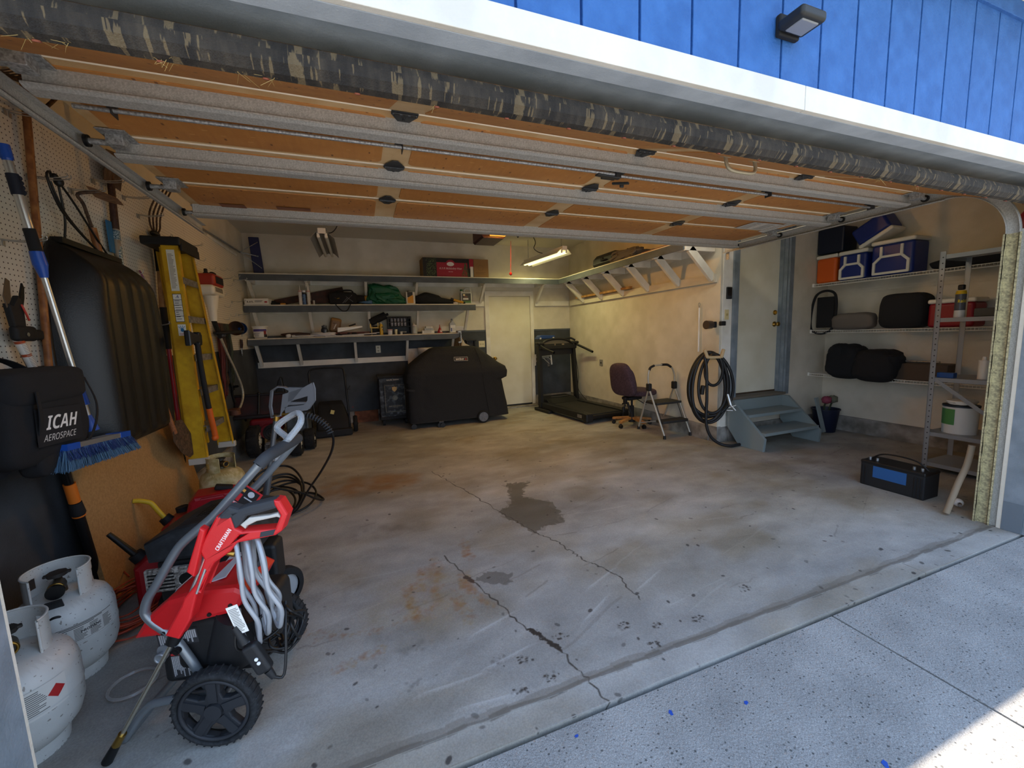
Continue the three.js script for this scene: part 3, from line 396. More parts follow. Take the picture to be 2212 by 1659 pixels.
{
  const t = thing('door_opener', 'dark maroon garage door opener with a glowing yellow lens', 'opener', [3.08, 2.5, -3.62]);
  mesh('housing', [ext([[-0.15, 0.02], [-0.13, 0], [0.12, 0], [0.15, 0.03], [0.15, 0.15], [-0.15, 0.15]], 0.4, 0.006).translate(0, 0, -0.3)], mat(0x38141a, 0.45), t);
  const lm = new THREE.MeshPhysicalMaterial({ color: 0xffe2a0, roughness: 0.6, emissive: 0xffa529, emissiveIntensity: 0.9 });
  mesh('lens', ext([[-0.055, 0.022], [0.13, 0.022], [0.165, 0.05], [0.165, 0.16], [-0.055, 0.16]], 0.12, 0.012).translate(0, 0, 0.09), lm, t);
  mesh('bulb', sph(0.03, 0.06, 0.08, 0.195, 1, 1, 0.5), new THREE.MeshStandardMaterial({ color: 0xfff2c0, emissive: 0xffd060, emissiveIntensity: 1.6 }), t);
  const p = new THREE.PointLight(0xffb347, 2.2, 0, 2); p.name = 'opener_bulb'; p.position.set(0.06, 0.06, 0.27); p.castShadow = true; p.shadow.radius = 2; t.add(p);
  mesh('strap', [slab(-0.13, 0.15, -0.2, -0.1, 0.48, -0.197), slab(0.1, 0.15, -0.2, 0.13, 0.48, -0.197)], M.galv, t);
  print('badge', t, 0.1, 0.03, (x, w, h) => { fillAll(x, w, h, '#3a141a'); lines(x, w, h, 3, '#7a4a4c', 0.1, 0.9); }, [0, -0.0005, -0.05], [PI / 2, 0, 0], 0.5, 1500);
  const r = thing('opener_rail', 'black steel rail running from the door opener to the header', 'rail', [2.95, 2.52, 0]);
  mesh('rail', slab(-0.017, 0, -3.35, 0.017, 0.035, -0.17, 0.003), M.black, r); mesh('chain', slab(-0.004, -0.006, -3.3, 0.004, 0, -0.2), M.hinge, r); mesh('header_bracket', slab(-0.05, -0.04, -0.175, 0.05, 0.1, -0.165), M.hinge, r);
  mesh('trolley', [rbox(0.05, 0.04, 0.14, 0.006, 0, -0.015, -2.95)], M.black, r);
  const a = thing('opener_arm', 'black bent arm joining the opener rail to the rear of the door', 'arm', [2.92, 2.22, -2.14]);
  mesh('curved_arm', [bar([0, 0.0, 0.01], [0.015, 0.1, -0.14], 0.025, 0.006, [1, 0, 0]), bar([0.015, 0.1, -0.14], [0.02, 0.04, -0.3], 0.025, 0.006, [1, 0, 0]), bar([0.025, 0.04, -0.28], [0.03, 0.27, -0.8], 0.025, 0.006, [1, 0, 0])], M.black, a);
  mesh('door_bracket', [rbox(0.08, 0.07, 0.04, 0.004, 0, 0.0, 0.02)], M.hinge, a);
  const c = thing('pull_cord', 'red emergency pull cord with a knob hanging from the opener rail', 'cord', [3.36, 2.13, -3.75]);
  mesh('cord', rod([0, 0.02, 0], [-0.005, 0.39, 0.05], 0.003), mat(0xc04040, 0.6), c); mesh('knob', [sph(0.018, 0, 0, 0, 1, 1.2, 1)], mat(0xb01822, 0.5), c);
}
// ---------------------------------------------------------------- wall shelves
M.shelf = mat(0xf0eadb, 0.6, { map: mottle(0xe0d8c4, 0xf2ecdd, 111, 8), per: 0.8 });
function brace(parent, p, q, w = 0.038, d = 0.05, up = [1, 0, 0], m = M.white) { return mesh('brace', bar(p, q, d, w, up), m, parent); }
const BZ = -D, HS = 2.341;
{
  const t = thing('wall_shelf', 'long upper shelf with grey front running round the back corner over the alcove', 'shelf', [0, 0, 0]);
  const fz = BZ + 0.452, fx = W - 0.45, ez = -2.519;
  mesh('shelf_board', slab(0.015, HS - 0.02, BZ + 0.002, fx, HS, fz), M.shelf, t);
  mesh('shelf_board', slab(fx + 0.001, HS - 0.02, BZ + 0.002, W - 0.002, HS, ez), M.shelf, t);
  mesh('fascia', slab(0.015, HS - 0.1, fz, fx + 0.001, HS - 0.016, fz + 0.018), M.fascia, t);
  mesh('fascia', slab(fx - 0.018, HS - 0.1, fz, fx, HS - 0.016, ez + 0.018), M.fascia, t);
  mesh('fascia', slab(fx, HS - 0.1, ez, W - 0.002, HS - 0.016, ez + 0.018), M.fascia, t);
  mesh('cleat', slab(0.1, HS - 0.11, BZ + 0.002, W - 0.05, HS - 0.021, BZ + 0.022), M.white, t); mesh('cleat', slab(W - 0.022, HS - 0.11, BZ + 0.05, W - 0.002, HS - 0.021, ez - 0.02), M.white, t);
  for (const [a, b] of [[2.9, 3.66], [4.66, W - 0.03]]) mesh('ledger', slab(a, 1.89, BZ + 0.011, b, 1.98, BZ + 0.04), M.white, t);
  mesh('ledger', slab(W - 0.04, 1.885, BZ + 0.08, W - 0.002, 1.98, -2.46), M.wall, t);
  for (const x of [0.1, 0.84, 1.66, 2.44, 3.58, 4.68]) { mesh('arm', slab(x - 0.02, HS - 0.11, BZ + 0.022, x + 0.02, HS - 0.021, fz - 0.001), M.white, t); brace(t, [x, HS - 0.07, fz - 0.06], [x, 1.96, BZ + 0.05]); }
  for (const z of [-5.36, -4.77, -4.18, -3.6, -3.02, -2.5]) { mesh('arm', slab(fx + 0.001, HS - 0.11, z - 0.019, W - 0.022, HS - 0.021, z + 0.019), M.white, t); brace(t, [fx + 0.075, HS - 0.09, z], [W - 0.03, 1.93, z], 0.038, 0.088, [0, 0, 1]); }
  const s2 = thing('wall_shelf', 'middle grey-fronted shelf on the back wall holding the green tarp', 'shelf', [0, 0, 0]);
  mesh('shelf_board', slab(0.015, 1.89, BZ + 0.002, 3.4, 1.91, -5.6), M.shelf, s2); mesh('fascia', slab(0.015, 1.8, -5.6, 3.4, 1.894, -5.582), M.fascia, s2);
  mesh('cleat', slab(0.1, 1.8, BZ + 0.002, 3.3, 1.889, BZ + 0.022), M.white, s2); mesh('ledger', slab(2.86, 1.47, BZ + 0.011, 3.28, 1.55, BZ + 0.035), M.white, s2);
  for (const x of [0.12, 0.84, 1.68, 2.44, 3.28]) { mesh('arm', slab(x - 0.02, 1.815, BZ + 0.022, x + 0.02, 1.889, -5.601), M.white, s2); brace(s2, [x, 1.83, -5.65], [x, 1.49, BZ + 0.05]); }
  const s3 = thing('wall_shelf', 'lowest grey-fronted workbench shelf on the back wall, cluttered with bottles and jars', 'shelf', [0, 0, 0]);
  mesh('shelf_board', slab(0.015, 1.412, BZ + 0.02, 3.1, 1.432, -5.6), mat(0xd9cdb4, 0.6, { map: mottle(0xbcab8e, 0xe0d6c0, 115, 9), per: 0.7 }), s3); mesh('fascia', ext([[0.015, 1.415], [0.015, 1.33], [3.02, 1.33], [3.08, 1.36], [3.1, 1.415]], 0.018).translate(0, 0, -5.6), M.fascia, s3);
  mesh('ledger', slab(0.04, 0.985, BZ + 0.011, 2.32, 1.07, BZ + 0.04), M.white, s3);
  for (const x of [0.1, 0.64, 1.44, 2.24, 3.0]) { mesh('arm', slab(x - 0.019, 1.33, BZ + 0.022, x + 0.019, 1.411, -5.601), M.white, s3); brace(s3, [x, 1.34, -5.66], [x, 1.02, BZ + 0.06]); }
  single('loose_board', 'short raw wooden board lying along the alcove shelf ledger', 'board', slab(W - 0.1, 1.985, -5.55, W - 0.045, 2.02, -3.95, 0.003), mat(0xffffff, 0.6, { map: mottle(0x9c6f3a, 0xc2955a, 117, 6), per: 0.3 }));
}
// ---------------------------------------------------------------- things hung on the pegboard wall
M.wood = mat(0xffffff, 0.55, { map: mottle(0x7c4a26, 0xa8703e, 121, 7), per: 0.25 });
M.woodlight = mat(0xffffff, 0.6, { map: mottle(0xb08458, 0xcfa677, 123, 7), per: 0.25 });
M.rust = mat(0xffffff, 0.75, { metalness: 0.25, map: mottle(0x3a2c24, 0x6a5240, 125, 14), per: 0.2, grain: 0.001, grainPer: 0.05 });
M.zinc = mat(0xb9bab8, 0.35, { metalness: 0.85 });
M.nylon = mat(0x17181c, 0.85, { grain: 0.0012, grainPer: 0.02 });
M.navy = mat(0x10141f, 0.85, { grain: 0.0012, grainPer: 0.02 });
M.blueplastic = mat(0x1a4fae, 0.4);
{
  const t = thing('garden_rake', 'bow rake with a long orange-brown wooden pole hung highest on the pegboard', 'rake', [0.05, 1.2, -1.53]);
  mesh('handle', [rod([0, 0, 0], [0, 1.5, -0.175], 0.0145, 0.0155), rod([0, 1.5, -0.175], [0.01, 1.56, -0.182], 0.017, 0.013)], M.wood, t);
  mesh('bow', tube([[0.01, 1.4, 0.05], [0.01, 1.33, -0.02], [0.01, 1.335, -0.12], [0.01, 1.39, -0.25], [0.02, 1.45, -0.31], [0.02, 1.54, -0.4]], 0.009), M.rust, t);
  mesh('head', [bar([0.02, 1.4, 0.06], [0.02, 1.55, -0.42], 0.012, 0.02), ...[...Array(14).keys()].map((i) => rod([0.02, 1.4 + i * 0.0115, 0.05 - i * 0.0355], [0.09, 1.42 + i * 0.0115, 0.06 - i * 0.0355], 0.004, 0.002, 6))], M.rust, t);
}
// pegboard hooks: a back plate, a bent wire with a small tip
const hookG = (L, tip = true) => [rbox(0.004, 0.03, 0.016, 0.001, 0.003, -0.005, 0), tube([[0.002, 0.012, 0], [0.006, 0.006, 0], [L * 0.5, 0.0, 0], [L, 0.012, 0], [L + 0.004, 0.03, 0]], 0.0028, 20, false, 6)];
{
  const big = single('peg_hook', 'long double wire peg hook holding the loop of the sled rope', 'hook', [hookG(0.15), hookG(0.15).map((g) => g.translate(0, 0, -0.03))], M.zinc, 'wire hooks in the pegboard'); big.position.set(0.0145, 2.225, -1.68);
  for (const [y, z, L] of [[2.49, -1.6, 'hook under the bow of the tall rake'], [2.405, -2.24, 'hook under the upturned spade blade'], [2.27, -2.0, 'hook carrying the brown triangular hoe'], [2.42, -2.6, 'empty hook just right of the spade blade'], [2.345, -2.78, 'empty hook beside the curved fork tines'], [2.215, -2.9, 'hook at the neck of the pitchfork'], [1.30, -0.98, 'hook that the black tote bag hangs from']]) dup(big, [0.0145, y, z], 0, 'long wire peg ' + L);
  const small = single('peg_hook', 'short bent wire peg hook above the string trimmer head', 'hook', tube([[0, 0.02, 0], [0.004, 0, 0], [0.03, -0.01, 0], [0.055, -0.005, 0], [0.062, 0.02, 0]], 0.0026, 18, false, 6), M.zinc, 'wire hooks in the pegboard'); small.position.set(0.0145, 2.16, -3.75);
  seed = 91; const rest = [[2.3, -3.6], [2.24, -4.0], [2.2, -4.3], [2.12, -4.5], [2.25, -4.7], [2.1, -4.9], [2.2, -5.2], [2.08, -5.35], [1.95, -4.6], [1.9, -5.0], [1.82, -4.7], [1.72, -4.9], [1.75, -5.25], [1.62, -5.3], [1.66, -4.6], [1.86, -1.42], [1.66, -1.12], [1.9, -2.6], [1.52, -2.65], [1.7, -2.52], [1.55, -5.1], [1.48, -5.3], [2.3, -5.0], [2.26, -5.3]];
  rest.forEach(([y, z], i) => dup(i % 3 ? small : big, [0.0145, y, z], 0, i < 15 || i > 19 ? 'small empty wire peg hook among those near the shelf end of the pegboard' : 'small empty wire peg hook on the near half of the pegboard'));
}
{ // push broom, its head turned up against the wall and pole leaning
  const t = thing('push_broom', 'push broom with silver telescopic pole, blue fittings and wide blue bristles', 'broom', [0, 0, 0]);
  const P = [0.17, 2.18, -1.28], Q = [0.24, 1.0, -1.4], at = (k) => P.map((v, i) => v + (Q[i] - v) * k), seg = (a, b, r, r2) => rod(at(a), at(b), r, r2);
  mesh('pole', [seg(0, 0.32, 0.016), seg(0.32, 0.99, 0.0115)], M.pole, t);
  mesh('pole_cap', [seg(-0.035, 0.01, 0.021, 0.021), seg(0.0, 0.025, 0.021, 0.014)], M.blueplastic, t);
  mesh('grip', [seg(0.06, 0.13, 0.02, 0.021), ...[0, 1, 2, 3].map((i) => { const p = at(0.07 + i * 0.016); return sph(0.011, p[0] + 0.012, p[1], p[2] - 0.012); })], mat(0x131a2c, 0.7), t);
  mesh('foam_sleeve', seg(0.245, 0.34, 0.02, 0.021), mat(0x19191b, 0.9), t);
  mesh('clamp', [seg(0.325, 0.375, 0.023, 0.025), seg(0.375, 0.42, 0.024, 0.014)], M.blueplastic, t);
  mesh('brush_socket', [seg(0.84, 0.92, 0.017, 0.021), seg(0.82, 0.845, 0.014, 0.017), seg(0.965, 1.03, 0.014, 0.028)], M.blueplastic, t);
  const A = V(0.27, 0.945, -1.1), B = V(0.27, 0.9, -1.6), dirv = B.clone().sub(A);
  mesh('head_bar', [bar(A.clone().addScaledVector(dirv, 0.14), A.clone().addScaledVector(dirv, 0.84), 0.06, 0.022)], M.pole, t);
  mesh('head_cap', [bar(A, A.clone().addScaledVector(dirv, 0.17), 0.064, 0.028)], M.blueplastic, t); mesh('head_cap', bar(A.clone().addScaledVector(dirv, 0.82), B, 0.064, 0.028), M.blueplastic, t);
  seed = 31; const mk = (y0, y1, m, n, spread) => { const g = []; for (let i = 0; i < n; i++) { const k = rnd(), p = A.clone().addScaledVector(dirv, k), x = rr(-0.028, 0.028), zz = (k - 0.5) * spread; g.push(rod([p.x + x, p.y + y0, p.z], [p.x + x * 1.6 + rr(-0.008, 0.008), p.y + y1 + rr(-0.008, 0.006), p.z - zz + rr(-0.012, 0.012)], 0.0019, 0.0014, 3)); } const o = mesh('bristles', g, m, t); o.userData.kind = 'stuff'; };
  mk(-0.008, -0.055, mat(0x14346e, 0.7), 2300, 0.03); mk(-0.012, -0.095, mat(0x4d7191, 0.8), 2600, 0.09);
}
{ // black plastic sled hung nose up, hull outwards
  const N = 56, Mm = 44, P = [], I = [], zc = -2.04, y0 = 0.755, y1 = 1.935;
  const pt = (a, b) => { // a across -1..1, b up 0..1
    const up = Math.max(0, (b - 0.52) / 0.48), dn = Math.max(0, (0.12 - b) / 0.12), hw = 0.45 * (1 - 0.42 * Math.pow(up, 2.4)) * (1 - 0.08 * dn * dn), edge = Math.min((1 - Math.abs(a)) / 0.34, (1 - b) / 0.2, (b + 0.004) / 0.09, 1), e = Math.sin(Math.max(0, edge) * PI / 2), rib = Math.pow(Math.abs(Math.cos(a * 10.5)), 6) * 0.013 * Math.min(1, Math.max(0, edge * 2 - 1));
    return [0.035 + 0.2 * Math.pow(e, 0.8) - rib * 1.2, y0 + (y1 - y0) * b - 0.045 * (1 - b) * 0, zc - a * hw - 0.0 * b + 0.11 * up * up * (a < 0 ? 0.6 : 0.2)];
  };
  for (let j = 0; j <= Mm; j++) for (let i = 0; i <= N; i++) P.push(...pt(i / N * 2 - 1, j / Mm));
  for (let j = 0; j < Mm; j++) for (let i = 0; i < N; i++) { const k = j * (N + 1) + i; I.push(k, k + N + 1, k + 1, k + 1, k + N + 1, k + N + 2); }
  const g = new THREE.BufferGeometry(); g.setAttribute('position', new THREE.Float32BufferAttribute(P, 3)); g.setIndex(I); g.computeVertexNormals();
  const t = thing('sled', 'black ribbed plastic sled hanging by its rope against the pegboard', 'sled');
  M.sled = mat(0x121314, 0.42, { grain: 0.0004, grainPer: 0.1 });
  mesh('hull', g, M.sled, t);
  const rim = []; for (let i = 0; i <= 40; i++) rim.push(pt(i / 20 - 1, 1)); const rp = [[-1, 0], [-1, 0.3], [-1, 0.6], [-1, 0.85], [-0.9, 1], [-0.4, 1], [0, 1], [0.4, 1], [0.9, 1], [1, 0.85], [1, 0.6], [1, 0.3], [1, 0], [0.5, 0], [-0.5, 0]].map(([a, b]) => { const q = pt(a, b); return [0.04, q[1], q[2]]; });
  mesh('rim', tube(rp, 0.017, 120, true, 8, 0.2), M.sled, t);
  mesh('nose_lip', bar([0.06, 1.935, -1.73], [0.06, 1.925, -2.3], 0.05, 0.03), M.sled, t);
  mesh('rope', [tube([[0.07, 1.94, -1.78], [0.085, 2.06, -1.78], [0.1, 2.2, -1.74], [0.11, 2.235, -1.72]], 0.0055), tube([[0.1, 2.235, -1.74], [0.09, 2.15, -1.88], [0.08, 2.02, -2.05], [0.07, 1.92, -2.2]], 0.0055), tube([[0.09, 2.235, -1.71], [0.1, 2.26, -1.69], [0.1, 2.235, -1.66], [0.1, 2.16, -1.68], [0.09, 2.08, -1.76], [0.08, 2.0, -1.92], [0.07, 1.9, -2.18]], 0.0055), tube([[0.1, 2.21, -1.68], [0.1, 2.16, -1.7], [0.09, 2.08, -1.78], [0.08, 1.99, -1.95], [0.07, 1.89, -2.2]], 0.0055), sph(0.02, 0.105, 2.225, -1.735, 1, 1.2, 1), sph(0.014, 0.105, 2.245, -1.71)], M.black, t);
}
{
  const t = thing('hoe', 'brown hoe with a flat triangular blade hung from a double hook', 'hoe', [0.06, 0, 0]);
  mesh('blade', ext([[-0.16, 0], [0.04, 0.055], [0.13, 0.035], [0.19, -0.02], [0.05, -0.05], [-0.13, -0.02]], 0.004, 0.001).rotateX(-PI / 2).rotateY(PI / 2).translate(0.06, 2.275, -2.1), mat(0xffffff, 0.7, { map: mottle(0x6b4a34, 0x96704f, 131, 8), per: 0.15 }), t);
  mesh('neck', tube([[0.06, 2.27, -2.02], [0.0, 2.24, -1.98], [0.0, 2.2, -2.02], [0.0, 2.13, -2.05], [0.0, 2.06, -2.08]], 0.009), M.rust, t);
  mesh('handle', rod([0, 2.08, -2.075], [0.005, 1.2, -2.25], 0.019, 0.017), M.wood, t);
}
{
  const t = thing('spade', 'spade hung blade up, its grey handle wrapped in blue and white tape', 'spade', [0.05, 0, 0]);
  mesh('blade', ext([[-0.1, 0], [0.1, 0], [0.105, 0.19], [0, 0.215], [-0.105, 0.19]], 0.004, 0.0015).rotateY(PI / 2).rotateZ(-0.18).rotateX(-0.05).translate(0.01, 2.42, -2.37), mat(0xffffff, 0.65, { metalness: 0.2, map: mottle(0x4a3a33, 0x6a564b, 133, 9), per: 0.2 }), t);
  mesh('socket', rod([0.01, 2.5, -2.37], [0, 2.14, -2.36], 0.018, 0.021), mat(0xffffff, 0.6, { metalness: 0.3, map: mottle(0x3a2620, 0x5a3f34, 135, 9), per: 0.2 }), t);
  mesh('handle', rod([0, 2.16, -2.36], [0, 1.2, -2.3], 0.019), mat(0xffffff, 0.7, { map: mottle(0x8c7d6c, 0xa89a88, 137, 7), per: 0.2 }), t);
  mesh('tape', [rod([0, 2.13, -2.36], [0, 2.07, -2.356], 0.0215), rod([0, 2.03, -2.355], [0, 1.88, -2.345], 0.0212)], mat(0xffffff, 0.4, { metalness: 0.2, map: mottle(0x2a4c60, 0xcdd6da, 139, 26), per: 0.12 }), t);
  mesh('handle_wrap', box(0.01, 0.2, 0.05, -0.01, 2.08, -2.31), mat(0x2c6a96, 0.5), t);
}
{
  const t = thing('pitchfork', 'pitchfork with four curved dark tines and black socket hung next to the yellow ladder', 'fork', [0.05, 0, -2.95]);
  for (let i = 0; i < 4; i++) { const z = 0.065 - i * 0.055; mesh('tine', tube([[0.1, 2.62, z - 0.02], [0.05, 2.5, z], [0.01, 2.4, z * 1.1], [0.0, 2.31, z], [0.0, 2.25, z * 0.3]], 0.0065), M.rust, t); }
  mesh('socket', [rod([0, 2.26, 0], [0, 1.96, 0], 0.022, 0.026), sph(0.027, 0, 2.25, 0, 1, 0.9, 2.2)], M.black, t);
  mesh('handle', rod([0, 1.97, 0], [0.0, 1.66, 0.05], 0.021), M.woodlight, t);
  mesh('grip', rod([0, 1.66, 0.05], [0, 1.3, 0.08], 0.019), M.woodlight, t);
  print('stamp', t, 0.03, 0.1, (x, w, h) => { fillAll(x, w, h, '#c09a6c'); x.save(); x.translate(w / 2, h / 2); x.rotate(PI / 2); txt(x, '50.00', 0, 0, w * 0.6, '#4a3420', 'serif', ''); x.restore(); }, [0.0205, 1.78, 0.03], [0, PI / 2, 0], 0.6, 1500);
  const r = thing('red_pole_tool', 'thin red pole with black grip and white band hanging in front of the pitchfork', 'pole', [0.11, 0, -2.745]);
  mesh('pole', rod([0, 1.36, 0], [0, 0.69, 0.0], 0.0145), mat(0x9c1c2e, 0.4), r); mesh('grip', rod([0, 1.66, -0.005], [0, 1.34, 0], 0.024, 0.02), M.blackm, r); mesh('band', rod([0, 0.692, 0], [0, 0.63, 0], 0.0155), mat(0xe2e0da, 0.4), r); mesh('tip', [rod([0, 0.63, 0], [0, 0.46, 0], 0.0135), rod([0, 0.47, 0], [0, 0.42, 0], 0.016, 0.012)], M.black, r);
}
{
  const t = thing('parts_bag', 'clear plastic bag of screws with an orange disc hanging from a hook', 'bag', [0.03, 1.66, -2.66]);
  mesh('bag', lump(0.07, 0.24, 0.14, 3, 0.08, 4, 0.7, 24, (x, y, z) => [x * (1 - 0.7 * Math.max(0, y)), y, z * (1 - 0.85 * Math.max(0, y))]).translate(0.02, -0.02, 0), mat(0xffffff, 0.25, { transmission: 0.85, thickness: 0, ior: 1.3 }), t);
  mesh('disc', new THREE.TorusGeometry(0.028, 0.014, 8, 20).rotateY(PI / 2).translate(0.03, 0.07, 0.0), mat(0xd98a2b, 0.5), t);
  seed = 4; mesh('screws', [...Array(14).keys()].map(() => { const p = [rr(0.0, 0.04), rr(0.0, 0.035), rr(-0.035, 0.035)]; return rod(p, [p[0] + rr(-0.01, 0.01), p[1] + rr(-0.01, 0.01), p[2] + rr(-0.03, 0.03)], 0.0025, 0.002, 6); }), M.zinc, t).userData.kind = 'stuff';
  mesh('twist', tube([[0.02, 0.2, 0.0], [0.01, 0.24, 0.01], [0, 0.26, 0.0]], 0.006), mat(0x8d4a6e, 0.6), t);
}
{
  const t = thing('axe', 'splitting axe with black shaft and orange grip hung head up before the ladder', 'axe', [0.36, 0, 0]);
  mesh('head', [ext([[-0.16, -0.05], [-0.05, -0.03], [0.07, -0.035], [0.075, 0.035], [-0.05, 0.035], [-0.16, 0.06]], 0.04, 0.01).rotateY(PI / 2).translate(-0.02, 1.41, -2.53)], mat(0x3a3a3b, 0.4, { metalness: 0.7 }), t);
  mesh('shaft', [tube([[0, 1.46, -2.555], [0, 1.36, -2.55], [0, 1.2, -2.56], [0.0, 0.95, -2.6], [0, 0.86, -2.62]], 0.019, 40, false, 10)], M.blackm, t);
  mesh('grip', [tube([[0, 0.87, -2.618], [0, 0.78, -2.64], [0, 0.68, -2.67], [0, 0.62, -2.68]], 0.021, 30, false, 10), sph(0.026, 0, 0.62, -2.675, 0.9, 1, 1.3)], mat(0xd8631c, 0.5), t);
  mesh('collar', rbox(0.045, 0.1, 0.05, 0.01, 0, 1.41, -2.56), M.black, t);
}
{ // folded stepladder hung on the wall
  const t = thing('stepladder', 'yellow fibreglass stepladder with grey steps folded against the pegboard', 'ladder', [0, 0, 0]);
  M.yellow = mat(0xffffff, 0.45, { map: mottle(0xb98a10, 0xd8ab1e, 141, 7), per: 0.5, grain: 0.0004, grainPer: 0.06 }); M.step = mat(0xffffff, 0.5, { metalness: 0.4, map: mottle(0x6e6a64, 0x97938c, 143, 12), per: 0.2 });
  const rail = (zt, zb, xt, xb, yb, f) => [bar([xt + 0.05, 2.1, zt], [xb + 0.055, yb, zb], 0.1, 0.006, [0, 0, 1]), bar([xt, 2.1, zt + f * 0.018], [xb, yb, zb + f * 0.018], 0.006, 0.036, [0, 0, 1]), bar([xt + 0.1, 2.1, zt + f * 0.018], [xb + 0.11, yb, zb + f * 0.018], 0.006, 0.036, [0, 0, 1])];
  mesh('front_rail', rail(-2.62, -2.62, 0.19, 0.195, 0.46, -1), M.yellow, t); mesh('front_rail', rail(-2.93, -3.08, 0.19, 0.265, 0.48, 1), M.yellow, t);
  mesh('rear_rail', rail(-2.68, -2.7, 0.16, 0.15, 0.5, -1), M.yellow, t); mesh('rear_rail', rail(-2.89, -3.02, 0.075, 0.1, 0.52, 1), M.yellow, t);
  for (const [y, k] of [[1.875, 0.13], [1.585, 0.31], [1.29, 0.49], [1.02, 0.66], [0.73, 0.84]]) { const zr = -2.93 - 0.15 * k, x = 0.24 + 0.045 * k; mesh('step', [slab(x - 0.035, y - 0.004, -2.63, x + 0.05, y, zr + 0.006), slab(x + 0.046, y - 0.05, -2.63, x + 0.052, y, zr + 0.006), slab(x - 0.037, y - 0.03, -2.63, x - 0.033, y, zr + 0.006)], M.step, t); }
  mesh('step_brace', [bar([0.29, 1.86, -2.66], [0.2, 1.68, -2.86], 0.03, 0.003), bar([0.3, 0.7, -2.66], [0.26, 0.5, -2.68], 0.04, 0.003), bar([0.3, 0.7, -2.8], [0.28, 0.56, -2.98], 0.03, 0.003)], M.step, t);
  mesh('top_cap', [rbox(0.24, 0.06, 0.37, 0.012, 0.2, 2.13, -2.77), slab(0.31, 2.06, -2.6, 0.325, 2.12, -2.95, 0.004)], mat(0x141416, 0.6), t);
  mesh('foot', rbox(0.13, 0.05, 0.045, 0.005, 0.25, 0.455, -2.63), mat(0xcac6ba, 0.6, { metalness: 0.3 }), t); mesh('foot', rbox(0.13, 0.05, 0.045, 0.005, 0.325, 0.475, -3.07), mat(0xcac6ba, 0.6, { metalness: 0.3 }), t);
  const zf = -2.616;
  print('safety_sticker', t, 0.05, 0.3, (x, w, h) => { fillAll(x, w, h, '#e5e1d4'); lines(x, w, h, 26, '#8c877c', 0.1, 0.85); }, [0.245, 1.92, zf], [0, 0, 0.01], 0.5, 1600);
  print('rating_sticker', t, 0.055, 0.21, (x, w, h) => { fillAll(x, w, h, '#26262c'); ['#e8e4da', '#d7d4cc', '#e8e4da', '#d7d4cc', '#e8e4da'].forEach((c, i) => { x.fillStyle = c; x.fillRect(w * 0.05, h * (0.02 + i * 0.195), w * 0.9, h * 0.18); }); txt(x, 'A', w / 2, h * 0.1, h * 0.13, '#2a3470', 'serif', 'italic bold'); x.fillStyle = '#333'; for (let i = 0; i < 9; i++) x.fillRect(w * 0.15, h * (0.24 + i * 0.08), w * (0.3 + 0.4 * hash(i, 2, 3)), h * 0.018); }, [0.25, 1.645, zf], [0, 0, 0.01], 0.5, 1800);
  print('hand_sticker', t, 0.05, 0.085, (x, w, h) => { fillAll(x, w, h, '#ecebe6'); x.fillStyle = '#2d78ae'; x.beginPath(); x.ellipse(w * 0.52, h * 0.5, w * 0.22, h * 0.16, 0, 0, 7); x.fill(); for (let i = 0; i < 4; i++) { x.save(); x.translate(w * 0.5, h * 0.48); x.rotate(-0.7 + i * 0.42); x.fillRect(-w * 0.035, -h * 0.38, w * 0.07, h * 0.34); x.restore(); } txt(x, 'DANGER', w / 2, h * 0.82, h * 0.11, '#d0563c'); txt(x, 'KEEP OFF', w / 2, h * 0.93, h * 0.08, '#d0563c'); }, [0.255, 1.48, zf], [0, 0, 0], 0.5, 2200);
}
